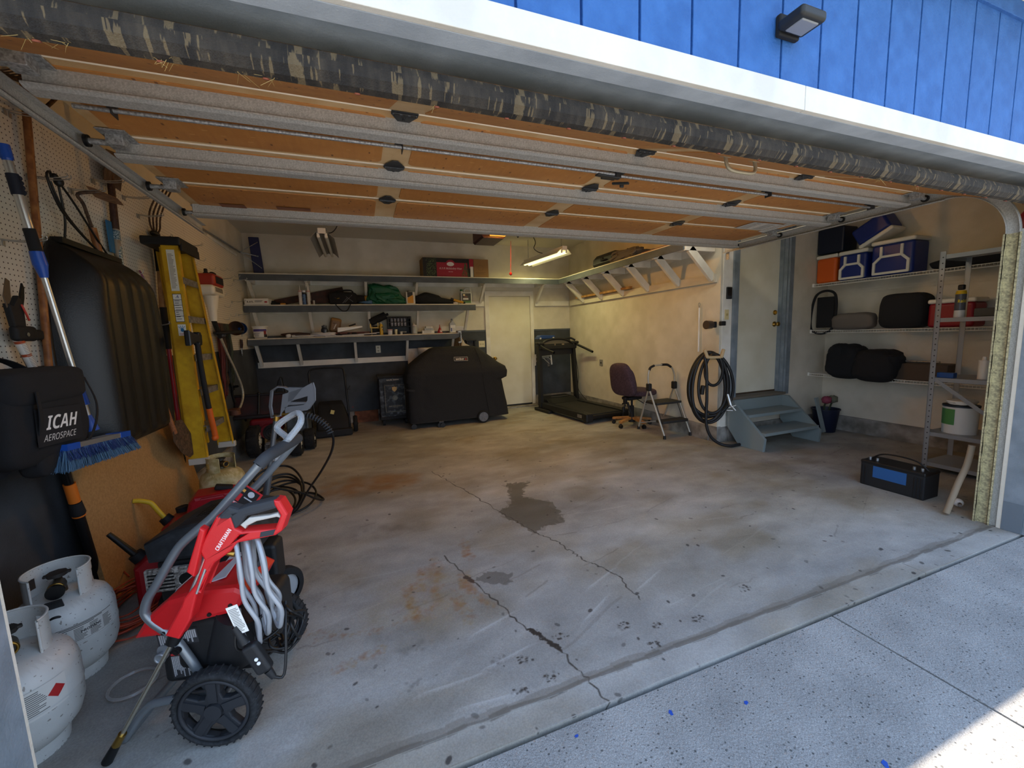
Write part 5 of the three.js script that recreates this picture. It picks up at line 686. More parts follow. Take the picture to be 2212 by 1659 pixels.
  mesh('water_inlet', [cyl(0.02, 0.02, 0.05, -0.2, 0.305, -0.1, PI / 2), cyl(0.016, 0.016, 0.02, -0.2, 0.29, -0.07, PI / 2), new THREE.TorusGeometry(0.015, 0.004, 8, 20).translate(-0.2, 0.29, -0.058)], mat(0x9da2a6, 0.35, { metalness: 0.5 }), t);
  // printed plate on the handle
  print('picture_card', t, 0.1, 0.085, (x, w, h) => { fillAll(x, w, h, '#c8262c'); x.fillStyle = '#1d1d20'; x.fillRect(w * 0.08, h * 0.08, w * 0.84, h * 0.8); x.fillStyle = '#c8262c'; x.fillRect(w * 0.12, h * 0.45, w * 0.3, h * 0.38); x.fillStyle = '#b9bcc0'; x.fillRect(w * 0.5, h * 0.5, w * 0.35, h * 0.06); x.fillStyle = '#dfa24a'; x.fillRect(w * 0.3, h * 0.2, w * 0.12, h * 0.14); x.fillStyle = '#c8ccd0'; x.beginPath(); x.arc(w * 0.66, h * 0.28, w * 0.12, 0, 7); x.fill(); txt(x, 'READ MANUAL', w * 0.5, h * 0.93, h * 0.09, '#eee'); }, [0.055, 0.795, -0.2], [0, 0, -0.7], 0.45, 2200);
  // clear vinyl tube looped over the handle
  mesh('clear_tube', tube([[0.17, 0.93, -0.2], [0.2, 0.985, -0.26], [0.15, 1.03, -0.3], [0.21, 1.075, -0.3], [0.25, 1.085, -0.27], [0.26, 1.05, -0.24], [0.215, 0.99, -0.21], [0.17, 0.94, -0.18]], 0.012, 90, false, 10), M.clear, t);
  // grey high-pressure hose coils hung on the side
  const coil = (x0, y0, x1, y1, z, dx) => { const p = [], mx = (x0 + x1) / 2; for (let i = 0; i < 14; i++) { const a = i / 14 * 2 * PI, s = Math.sin(a), c = Math.cos(a); p.push([mx + c * dx + (x1 - x0) / 2 * -s * 0.25 + 0.03 * (s < 0 ? 1 : 0), (y0 + y1) / 2 + s * (y0 - y1) / 2, z + c * 0.05]); } return tube(p, 0.0072, 110, true, 10); };
  const hoseM = mat(0x9fa3a8, 0.32, { metalness: 0.2, clearcoat: 0.4 });
  mesh('hose', [coil(0.12, 0.735, 0.15, 0.37, 0.02, 0.03), coil(0.135, 0.74, 0.165, 0.385, 0.0, 0.037), coil(0.15, 0.735, 0.175, 0.4, 0.015, 0.034), coil(0.165, 0.73, 0.2, 0.43, -0.005, 0.04), coil(0.18, 0.74, 0.215, 0.42, 0.02, 0.042), coil(0.15, 0.73, 0.18, 0.45, -0.03, 0.05), tube([[0.12, 0.5, 0.03], [0.13, 0.42, 0.04], [0.15, 0.35, 0.03], [0.16, 0.3, 0.0], [0.12, 0.27, -0.06]], 0.0072, 40, false, 10)], hoseM, t);
  // plug box and its cable
  mesh('plug_box', [rbox(0.05, 0.11, 0.035, 0.012, 0.178, 0.345, 0.06, 0, 0, 0.42), rod([0.145, 0.4, 0.06], [0.12, 0.46, 0.06], 0.014, 0.009), rod([0.205, 0.295, 0.06], [0.22, 0.268, 0.06], 0.013, 0.009)], M.washblack, t);
  mesh('plug_button', [cyl(0.0055, 0.0055, 0.005, 0.183, 0.352, 0.078, PI / 2), cyl(0.0055, 0.0055, 0.005, 0.189, 0.338, 0.078, PI / 2)], mat(0xf2f2ee, 0.4), t);
  const cab = [tube([[0.12, 0.46, 0.06], [0.105, 0.52, 0.04], [0.1, 0.44, 0.02], [0.1, 0.36, 0.03], [0.13, 0.34, 0.0], [0.2, 0.36, -0.05], [0.22, 0.42, -0.08]], 0.0048), tube([[0.22, 0.268, 0.06], [0.245, 0.26, 0.05], [0.25, 0.32, 0.03], [0.245, 0.4, 0.0], [0.23, 0.46, -0.05]], 0.0048)]; seed = 12; for (let i = 0; i < 6; i++) { const p = []; const cx = 0.19 + rr(-0.02, 0.02), cy = 0.36 + rr(-0.03, 0.03); for (let k = 0; k < 9; k++) { const a = k / 9 * 2 * PI; p.push([cx + Math.cos(a) * 0.06, cy + Math.sin(a) * rr(0.06, 0.09), -0.06 + rr(-0.04, 0.04)]); } cab.push(tube(p, 0.0048, 60, true, 6)); }
  mesh('power_cable', cab, M.black, t);
  print('hang_tag', t, 0.035, 0.1, (x, w, h) => { fillAll(x, w, h, '#eceae4'); lines(x, w, h, 16, '#77756f', 0.1, 0.9); }, [0.132, 0.485, 0.062], [0, 0.1, 0.25], 0.6, 2200);
  // spray gun clipped on the handle with its wand
  const g = thing('spray_gun', 'red and black spray gun with a thin metal wand clipped along the pressure washer handle', 'spray gun', [0.957, 0, -0.38], -0.24), z = 0.0;
  const outer = [[-0.094, 0.447], [-0.055, 0.43], [-0.013, 0.493], [0.013, 0.571], [0.077, 0.675], [0.129, 0.709], [0.15, 0.735], [0.266, 0.749], [0.287, 0.762], [0.31, 0.816], [0.29, 0.863], [0.272, 0.867], [0.273, 0.85], [0.288, 0.815], [0.268, 0.772], [0.17, 0.772], [0.15, 0.785], [0.142, 0.825], [0.1, 0.828], [0.038, 0.726], [0.049, 0.69], [0.015, 0.61], [-0.025, 0.567], [-0.034, 0.544]];
  mesh('body', ext(outer, 0.05, 0.006, [[[0.135, 0.735], [0.16, 0.76], [0.185, 0.763], [0.15, 0.742]], [[0.017, 0.592], [0.047, 0.652], [0.055, 0.648], [0.026, 0.588]]]).translate(0, 0, z), M.washred, g);
  mesh('grip', [ext([[0.085, 0.79], [0.105, 0.828], [0.138, 0.857], [0.165, 0.846], [0.2, 0.856], [0.276, 0.869], [0.28, 0.838], [0.218, 0.824], [0.186, 0.819], [0.163, 0.79], [0.148, 0.78], [0.138, 0.822], [0.115, 0.82], [0.1, 0.785]], 0.046, 0.01).translate(0, 0, z + 0.004), ext([[0.22, 0.748], [0.262, 0.752], [0.27, 0.77], [0.225, 0.766]], 0.054, 0.003).translate(0, 0, z - 0.002)], M.gripgrey, g);
  mesh('trigger', ext([[0.16, 0.79], [0.19, 0.812], [0.25, 0.814], [0.278, 0.82], [0.288, 0.8], [0.272, 0.806], [0.21, 0.797], [0.18, 0.784], [0.175, 0.775]], 0.02, 0.004).translate(0, 0, z + 0.02), mat(0xc3c0b8, 0.4), g);
  print('lettering', g, 0.085, 0.02, (x, w, h) => { fillAll(x, w, h, '#d21f24'); txt(x, 'CRAFTSMAN', w / 2, h * 0.54, h * 0.82, '#f6eeec', 'sans-serif', 'bold', w * 0.96); }, [0.113, 0.752, z + 0.0508], [0, 0, 0.95], 0.4, 4000);
  mesh('rail_clip', [rod([-0.02, 0.56, z + 0.03], [0.05, 0.7, z + 0.03], 0.006), rod([0.015, 0.58, z + 0.048], [0.05, 0.66, z + 0.048], 0.004)], M.pole, g); mesh('side_rib', ext([[0.02, 0.66], [0.04, 0.64], [0.09, 0.79], [0.075, 0.8]], 0.03, 0.006).translate(-0.02, 0.0, z + 0.03), M.washred, g);
  mesh('collar', [rod([-0.068, 0.45, z + 0.025], [-0.092, 0.405, z + 0.025], 0.024, 0.019)], M.black, g);
  const a = [-0.09, 0.41, z + 0.025], b = [-0.29, 0.087, z + 0.025]; mesh('wand', rod(a, b, 0.0065), mat(0xc9c2ae, 0.25, { metalness: 0.85 }), g);
  mesh('coupler', [rod([-0.28, 0.103, z + 0.025], [-0.305, 0.063, z + 0.025], 0.012, 0.013), rod([-0.083, 0.42, z + 0.025], [-0.095, 0.4, z + 0.025], 0.01)], M.brass, g); mesh('nozzle_tip', rod([-0.303, 0.066, z + 0.025], [-0.338, 0.01, z + 0.025], 0.013, 0.016), M.black, g); mesh('brass_fitting', rod([0.1, 0.7, z + 0.025], [0.13, 0.69, z + 0.025], 0.012), M.brass, g);
}
{ // petrol engine of a second washer just behind
  const t = thing('engine_washer', 'dark petrol engine with a meshed hood and pale grille behind the red pressure washer', 'engine', [0.8, -0.0, -1.12], -0.15);
  const hood = ext([[-0.22, 0], [-0.23, 0.09], [-0.1, 0.15], [0.08, 0.17], [0.2, 0.14], [0.23, 0.06], [0.22, 0]], 0.34, 0.02).translate(0, 0.41, -0.17); mesh('hood', hood, mat(0xffffff, 0.55, { map: mottle(0x1c1e20, 0x33363a, 181, 8), per: 0.3 }), t);
  const gr = []; for (let i = 0; i < 14; i++) for (let j = 0; j < 9; j++) gr.push(rbox(0.012, 0.004, 0.012, 0.001, -0.06 + i * 0.0165, 0.5815 - 0.0022 * Math.abs(i - 8), -0.08 + j * 0.0165)); mesh('mesh_inset', gr, M.black, t).userData.kind = 'stuff';
  mesh('grille', [rbox(0.21, 0.105, 0.02, 0.004, -0.12, 0.34, 0.18), ...[...Array(6).keys()].map((i) => rbox(0.1, 0.009, 0.012, 0.003, -0.16, 0.3 + i * 0.0155, 0.19)), new THREE.TorusGeometry(0.032, 0.004, 8, 24).translate(-0.065, 0.335, 0.192)], mat(0xffffff, 0.5, { metalness: 0.3, map: mottle(0x5c554e, 0xcfcac2, 183, 22, 0.8), per: 0.2 }), t);
  mesh('grille_slots', [...[...Array(5).keys()].map((i) => rbox(0.1, 0.005, 0.006, 0.001, -0.16, 0.308 + i * 0.0155, 0.1945)), cyl(0.028, 0.028, 0.004, -0.065, 0.335, 0.192, PI / 2)], M.black, t);
  mesh('block', [rbox(0.4, 0.2, 0.3, 0.02, 0, 0.31, 0.0), rbox(0.36, 0.16, 0.26, 0.02, 0.02, 0.16, 0), rbox(0.14, 0.2, 0.12, 0.02, 0.2, 0.3, 0.05)], M.washblack, t);
  for (const [x, z] of [[0.24, -0.02], [-0.22, -0.05]]) { const w = mesh('wheel', [lathe([[0.07, -0.03], [0.095, -0.03], [0.105, -0.015], [0.105, 0.015], [0.095, 0.03], [0.07, 0.03]], 36).rotateX(PI / 2).rotateY(0.9).translate(x, 0.105, z)], M.rubber, t); mesh('hub', [cyl(0.072, 0.072, 0.03, x, 0.105, z, PI / 2, 0.9, 0), cyl(0.02, 0.02, 0.07, x, 0.105, z, PI / 2, 0.9, 0)], mat(0x9a9da0, 0.5), w); }
  mesh('base_frame', [rod([-0.2, 0.06, 0.16], [0.22, 0.06, 0.16], 0.012), rod([-0.2, 0.06, -0.16], [0.22, 0.06, -0.16], 0.012), rod([-0.2, 0.06, 0.16], [-0.2, 0.012, 0.16], 0.012), rod([-0.2, 0.06, -0.16], [-0.2, 0.012, -0.16], 0.012)], M.black, t);
  const g = thing('lance', 'grey trigger lance standing upright behind the washer handles', 'lance', [1.0, 0, -1.5], -0.2);
  const R = (q) => q.map(([x, y]) => [x, y]);
  mesh('gun_body', [ext(R([[0.0, 0.93], [0.06, 0.94], [0.085, 1.06], [0.19, 1.09], [0.235, 1.115], [0.24, 1.085], [0.235, 1.02], [0.2, 0.975], [0.09, 0.965], [0.09, 0.985], [0.19, 0.992], [0.215, 1.02], [0.218, 1.058], [0.11, 1.03], [0.12, 1.09], [0.09, 1.11], [0.05, 1.115], [0.012, 1.09], [-0.005, 1.0]]), 0.035, 0.008), ext([[0.09, 1.0], [0.09, 1.02], [0.19, 1.015], [0.215, 0.995], [0.2, 0.99], [0.18, 1.0]], 0.016, 0.003).translate(0, 0, 0.01)], mat(0x6d6e72, 0.5, { metalness: 0.2 }), g);
  mesh('lance_tube', [rod([0.025, 0.93, 0.018], [-0.1, 0.35, 0.03], 0.0145), rod([-0.04, 0.62, 0.02], [-0.075, 0.47, 0.025], 0.019)], mat(0x6f7276, 0.35, { metalness: 0.7 }), g); mesh('collar', [rod([0.028, 0.945, 0.018], [0.022, 0.915, 0.018], 0.017)], M.brass, g); mesh('nozzle', [rod([-0.1, 0.36, 0.03], [-0.13, 0.2, 0.03], 0.02)], M.black, g);
  mesh('hose_fitting', [rod([0.06, 0.95, 0.018], [0.11, 0.945, 0.018], 0.014), cyl(0.02, 0.02, 0.03, 0.1, 0.946, 0.018, 0, 0, PI / 2, 6)], M.brass, g);
  const sp = []; for (let i = 0; i < 14; i++) { const k = i / 13, a = k * 1.25; sp.push(new THREE.TorusGeometry(0.0155, 0.004, 6, 14).rotateY(PI / 2).rotateZ(-a).translate(0.15 + 0.17 * Math.sin(a), 0.94 - 0.17 * (1 - Math.cos(a)), 0.018)); }
  mesh('strain_relief', [...sp, rod([0.105, 0.945, 0.018], [0.155, 0.942, 0.018], 0.0135)], M.gripgrey, g);
  const hz = (x, y, z) => [x, y, z]; single('pressure_hose', 'black high-pressure hose coiled on the floor behind the red washer', 'hose', (() => { seed = 44; const a = [tube([[1.12, 0.94, -1.47], [1.2, 0.925, -1.45], [1.27, 0.88, -1.44], [1.31, 0.8, -1.46], [1.29, 0.68, -1.55], [1.2, 0.5, -1.75], [1.08, 0.3, -2.0], [0.98, 0.12, -2.15], [0.9, 0.02, -2.3]], 0.0075, 90)]; for (let i = 0; i < 7; i++) { const p = [], cx = 0.82 + rr(-0.06, 0.08), cz = -2.45 + rr(-0.1, 0.1), R1 = rr(0.2, 0.28), til = rr(0.5, 1.1); for (let k = 0; k < 11; k++) { const q = k / 11 * 2 * PI; p.push([cx + Math.cos(q) * R1 * 0.75, 0.012 + (1 + Math.sin(q)) * R1 * 0.55 * til, cz + Math.sin(q) * -R1 * 0.7 + rr(-0.02, 0.02)]); } a.push(tube(p, 0.0085, 80, true, 7)); } a.push(tube([[0.75, 0.42, -2.0], [0.9, 0.3, -2.1], [1.0, 0.2, -2.25], [1.08, 0.1, -2.35], [1.12, 0.03, -2.5], [1.02, 0.01, -2.75], [0.85, 0.01, -2.85]], 0.0085, 70)); return a; })(), M.black);
}
// ---------------------------------------------------------------- back shelves and what stands along the back wall
const S1 = HS, S2 = 1.91, S3 = 1.432;
{
  const t = thing('roof_rake_head', 'dark blue upright plate with three rods spreading from it in the back left corner', 'rake', [0.2, S1, -5.72]);
  mesh('plate', rbox(0.13, 0.54, 0.03, 0.008, 0, 0.272, -0.06, 0, 0.25, 0.05), mat(0x141b4a, 0.6), t);
  mesh('rod', rod([-0.17, 0.3, 0.08], [0.04, 0.47, -0.03], 0.005), M.steel, t); mesh('rod', rod([-0.17, 0.3, 0.08], [0.03, 0.27, -0.03], 0.009), M.steel, t); mesh('rod', rod([-0.17, 0.3, 0.08], [0.06, 0.1, -0.03], 0.005), M.steel, t);
  mesh('pole', rod([-0.17, 0.3, 0.08], [-0.16, 0.23, 2.0], 0.012), M.steel, t);
  const b = thing('tree_box', 'long printed carton for an artificial tree on the top back shelf', 'box', [3.11, S1, -5.72]);
  mesh('carton', rbox(1.12, 0.315, 0.3, 0.006, 0, 0.158, -0.06, 0, 0.02, 0), mat(0x8d6a3e, 0.8), b);
  print('front_print', b, 1.11, 0.31, (x, w, h) => { fillAll(x, w, h, '#17130f'); x.fillStyle = '#a3182f'; x.fillRect(w * 0.2, h * 0.22, w * 0.47, h * 0.78); x.beginPath(); x.ellipse(w * 0.41, h * 0.28, w * 0.07, h * 0.2, 0, 0, 7); x.fill(); x.fillRect(w * 0.7, 0, w * 0.065, h * 0.5); x.fillStyle = '#e9e6df'; x.beginPath(); x.ellipse(w * 0.41, h * 0.3, w * 0.055, h * 0.11, 0, 0, 7); x.fill(); x.fillRect(w * 0.715, h * 0.4, w * 0.045, h * 0.55); seed = 9; for (let i = 0; i < 900; i++) { const k = rnd(), q = rnd(); x.fillStyle = ['#2f4a22', '#1f3518', '#4a6633', '#6a7a44'][i % 4]; if (i % 2) x.fillRect(w * 0.045 + w * 0.16 * k * (1 - 0.2 * q), h * (0.02 + 0.96 * q), w * 0.008, h * 0.02); else { const y = rnd(); x.fillRect(w * (0.635 + (k - 0.5) * 0.13 * y), h * (0.2 + 0.7 * y), w * 0.006, h * 0.02); } } x.fillStyle = '#97703f'; x.fillRect(w * 0.77, 0, w * 0.23, h); x.strokeStyle = '#5e4526'; x.lineWidth = 2; x.beginPath(); x.arc(w * 0.88, h * 0.45, h * 0.14, 0, 7); x.stroke(); txt(x, '6.5 ft Mckinley Pine', w * 0.41, h * 0.53, h * 0.13, '#efe6e0', 'serif', 'italic', w * 0.34); txt(x, 'PINE TREE', w * 0.41, h * 0.7, h * 0.05, '#e8ccd0'); lines(x, w, h, 4, '#7c5a32', 0.8, 0.96, 0.68, 0.82); }, [0, 0.158, 0.0905], [0, 0.02, 0], 0.6, 900);
}
{ // middle shelf
  const a = thing('light_bulb_box', 'white flat lamp carton at the left end of the middle back shelf', 'box', [0.19, S2, -5.64]); mesh('carton', rbox(0.3, 0.085, 0.2, 0.004, 0, 0.043, -0.02, 0, -0.1, 0), mat(0xe3dfd8, 0.6), a);
  print('front_print', a, 0.29, 0.08, (x, w, h) => { fillAll(x, w, h, '#e6e2da'); txt(x, 'B.ATL', w * 0.2, h * 0.55, h * 0.4, '#222'); lines(x, w, h, 2, '#555', 0.4, 0.8, 0.35, 0.7); x.fillStyle = '#b3242c'; x.beginPath(); x.ellipse(w * 0.88, h * 0.6, w * 0.07, h * 0.14, 0, 0, 7); x.fill(); }, [-0.0, 0.043, 0.0845], [0, -0.1, 0], 0.6, 1600);
  const g = thing('clamp', 'small black and yellow clamp lying beside the white carton', 'clamp', [0.42, S2, -5.68]); mesh('jaw', [rbox(0.12, 0.035, 0.06, 0.012, -0.02, 0.018, 0), rbox(0.06, 0.05, 0.05, 0.012, -0.05, 0.04, -0.04)], M.blackm, g); mesh('grip', rbox(0.07, 0.025, 0.03, 0.008, 0.08, 0.014, 0.03), mat(0xd08a1e, 0.5), g);
  const dw = mat(0xffffff, 0.55, { map: mottle(0x35190f, 0x54291b, 191, 6), per: 0.3 });
  const p1 = single('plank', 'long dark brown plank tilted up to the right behind the caulk tubes', 'board', box(0.99, 0.098, 0.02, 0.84, 2.058, -5.9, 0, 0, 0.205), dw); const p2 = single('plank', 'shorter dark brown plank lying lower behind the caulk tubes', 'board', box(0.56, 0.1, 0.02, 1.04, 2.0, -5.86, 0, 0, 0.03), dw);
  const ck = (name, x, label, col, nz) => { const t = thing('caulk_tube', label, 'tube', [x, S2, -5.64]); mesh('body', cyl(0.0235, 0.0235, 0.2, 0, 0.101, 0), printMat(drawTex(0.148, 0.2, (c, w, h) => { fillAll(c, w, h, col); if (nz) { lines(c, w, h, 14, '#b9aeb0', 0.05, 0.95, 0.3, 0.9); c.fillStyle = '#c8968e'; c.fillRect(0, 0, w, h * 0.08); } else { c.fillStyle = '#d8dde4'; c.fillRect(0, 0, w, h * 0.1); c.fillStyle = '#111722'; c.fillRect(0, h * 0.1, w, h * 0.15); for (let i = 0; i < 12; i++) { c.fillStyle = i % 2 ? '#8fa7c6' : '#33507e'; c.fillRect(w * hash(i, 1, 2), h * (0.3 + 0.05 * i), w * 0.4, h * 0.03); } } }, 1000), 0.5), t); if (nz) mesh('nozzle', cyl(0.003, 0.012, 0.085, 0, 0.245, 0), mat(0xe6e1da, 0.5), t); mesh('end_cap', cyl(0.0245, 0.0245, 0.012, 0, 0.203, 0), mat(nz ? 0xd9b6ae : 0xdadde2, 0.5), t); };
  ck('a', 0.735, 'white caulk tube with a pointed nozzle, left of the blue tube', '#ddd8d4', true); ck('b', 0.786, 'blue labelled caulk tube without a nozzle between two white ones', '#4a6a98', false); ck('c', 0.845, 'white caulk tube with a pointed nozzle, right of the blue tube', '#ddd8d4', true);
  single('spool', 'small white cylinder standing right behind the caulk tubes', 'spool', cyl(0.014, 0.014, 0.07, 0.905, S2 + 0.035, -5.72), mat(0xd8d4ce, 0.5));
  const k = thing('tool_bag', 'black tool bag with yellow logo and mesh pocket on the middle back shelf', 'bag', [1.32, S2, -5.72]);
  mesh('body', [lump(0.4, 0.19, 0.2, 21, 0.06, 4, 0.4, 36), lump(0.2, 0.12, 0.14, 22, 0.08, 4, 0.6, 24).translate(0.24, 0.03, -0.02)], M.nylon, k); mesh('handle', tube([[-0.19, 0.17, 0.03], [-0.05, 0.21, 0.04], [0.1, 0.22, 0.04], [0.14, 0.2, 0.04], [0.15, 0.17, 0.03]], 0.011), M.blackm, k); mesh('strap', tube([[-0.12, 0.02, 0.1], [-0.09, -0.03, 0.15], [-0.02, -0.1, 0.155], [0.05, -0.09, 0.155], [0.1, 0.0, 0.14], [0.1, 0.03, 0.1]], 0.006), M.blackm, k);
  print('logo', k, 0.08, 0.035, (x, w, h) => { fillAll(x, w, h, '#151517'); txt(x, '*', w * 0.15, h * 0.6, h * 0.7, '#d88'); txt(x, 'ZU', w * 0.62, h * 0.55, h * 0.85, '#d0a02c', 'sans-serif', 'italic bold'); }, [-0.08, 0.1, 0.102], [0, 0, 0], 0.8, 2000);
  mesh('mesh_cords', [rod([0.02, 0.03, 0.104], [0.13, 0.14, 0.1], 0.003), rod([0.03, 0.13, 0.1], [0.14, 0.04, 0.104], 0.003), rod([-0.01, 0.02, 0.104], [0.06, 0.1, 0.103], 0.003)], mat(0x77777c, 0.6), k); mesh('cuff', lump(0.05, 0.09, 0.09, 23, 0.1, 4, 0.6, 20).translate(0.33, 0.05, 0.0), mat(0x8f6a20, 0.7), k);
  single('folded_sheet', 'pale blue folded sheet half under the green tarp', 'sheet', lump(0.2, 0.07, 0.16, 31, 0.12, 5, 0.6, 26, (x, y, z) => [x, y * (0.6 + 0.4 * x), z]).translate(1.64, S2, -5.68), mat(0x4a7098, 0.6));
  M.tarp = mat(0x0e5a3c, 0.4, { grain: 0.0016, grainPer: 0.08 });
  const tp = thing('tarp', 'bunched shiny green plastic tarp on the middle back shelf', 'tarp', [1.94, S2, -5.74]); mesh('sheet', [lump(0.52, 0.29, 0.22, 24, 0.2, 5, 0.45, 64, (x, y, z) => [x * (y > 0 ? 0.88 : 1.02) - 0.06 * y, y * (1 - 0.12 * x), z]), lump(0.34, 0.16, 0.2, 27, 0.3, 6, 0.6, 48).translate(0.02, 0.02, 0.05), lump(0.3, 0.09, 0.2, 28, 0.3, 7, 0.6, 48).translate(0.14, 0.0, 0.06)], M.tarp, tp);
  const oc = thing('oil_jug', 'white rectangular jug with a yellow and black label on the middle back shelf', 'jug', [2.33, S2, -5.68]); mesh('body', rbox(0.15, 0.2, 0.11, 0.016, 0, 0.1, 0), mat(0xcfcac0, 0.5), oc); print('label', oc, 0.11, 0.185, (x, w, h) => { fillAll(x, w, h, '#d8d2c6'); x.fillStyle = '#15130f'; x.fillRect(0, 0, w * 0.78, h * 0.45); x.fillStyle = '#d79416'; x.beginPath(); x.moveTo(0, h * 0.5); x.lineTo(w * 0.75, h * 0.25); x.lineTo(w * 0.86, h * 0.35); x.lineTo(w * 0.86, h * 0.95); x.lineTo(0, h * 0.95); x.fill(); }, [0.005, 0.1, 0.0555], [0, 0, 0], 0.5, 1600); mesh('cap', cyl(0.02, 0.02, 0.02, -0.03, 0.205, 0), M.black, oc);
  single('folded_cover', 'crumpled black cloth cover lying between the yellow jug and the flashlight', 'cover', lump(0.66, 0.19, 0.24, 33, 0.16, 4, 0.6, 52, (x, y, z) => [x, (y + 1) * (0.42 + 0.58 * (1 - Math.abs(x + 0.45) / 1.6)) * (x > 0.2 ? 0.8 : 1) - 1, z * (1 - 0.3 * Math.max(0, x))]).translate(2.73, S2, -5.72), M.nylon);
  const fl = thing('flashlight', 'yellow and black flashlight propped against the grey jug', 'flashlight', [3.12, S2, -5.64]); mesh('barrel', rod([-0.09, 0.07, 0], [0.08, 0.025, 0], 0.02), mat(0xc8921c, 0.45), fl); mesh('head', [rod([-0.13, 0.082, 0], [-0.085, 0.07, 0], 0.027, 0.022), rod([0.08, 0.025, 0], [0.115, 0.018, 0], 0.02, 0.012)], M.blackm, fl);
  single('soap_bar', 'small pale pink block lying under the flashlight', 'block', rbox(0.07, 0.028, 0.05, 0.008, 3.06, S2 + 0.014, -5.62), mat(0xd8c8be, 0.6));
  const j = thing('weed_jug', 'grey jug with a dark and green label at the right end of the middle shelf', 'jug', [3.265, S2, -5.72]); mesh('body', [rbox(0.19, 0.2, 0.12, 0.02, 0, 0.1, 0), tube([[-0.02, 0.19, 0], [-0.01, 0.25, 0], [0.03, 0.262, 0], [0.075, 0.255, 0], [0.088, 0.22, 0], [0.088, 0.19, 0]], 0.014)], mat(0xc9cac8, 0.45), j); mesh('cap', cyl(0.022, 0.024, 0.03, -0.068, 0.235, 0), mat(0x1f5a38, 0.5), j); mesh('neck', cyl(0.02, 0.03, 0.04, -0.068, 0.21, 0), mat(0xc9cac8, 0.45), j);
  print('label', j, 0.155, 0.16, (x, w, h) => { fillAll(x, w, h, '#3a3b38'); x.fillStyle = '#d9c9a0'; x.beginPath(); x.ellipse(w * 0.25, h * 0.17, w * 0.13, h * 0.1, 0, 0, 7); x.fill(); x.fillStyle = '#dcdad2'; x.fillRect(w * 0.12, h * 0.5, w * 0.6, h * 0.16); x.fillStyle = '#466f35'; x.fillRect(0, h * 0.78, w, h * 0.22); lines(x, w, h, 3, '#8a5540', 0.2, 0.7, 0.28, 0.48); }, [0, 0.1, 0.0605], [0, 0, 0], 0.5, 1600);
}
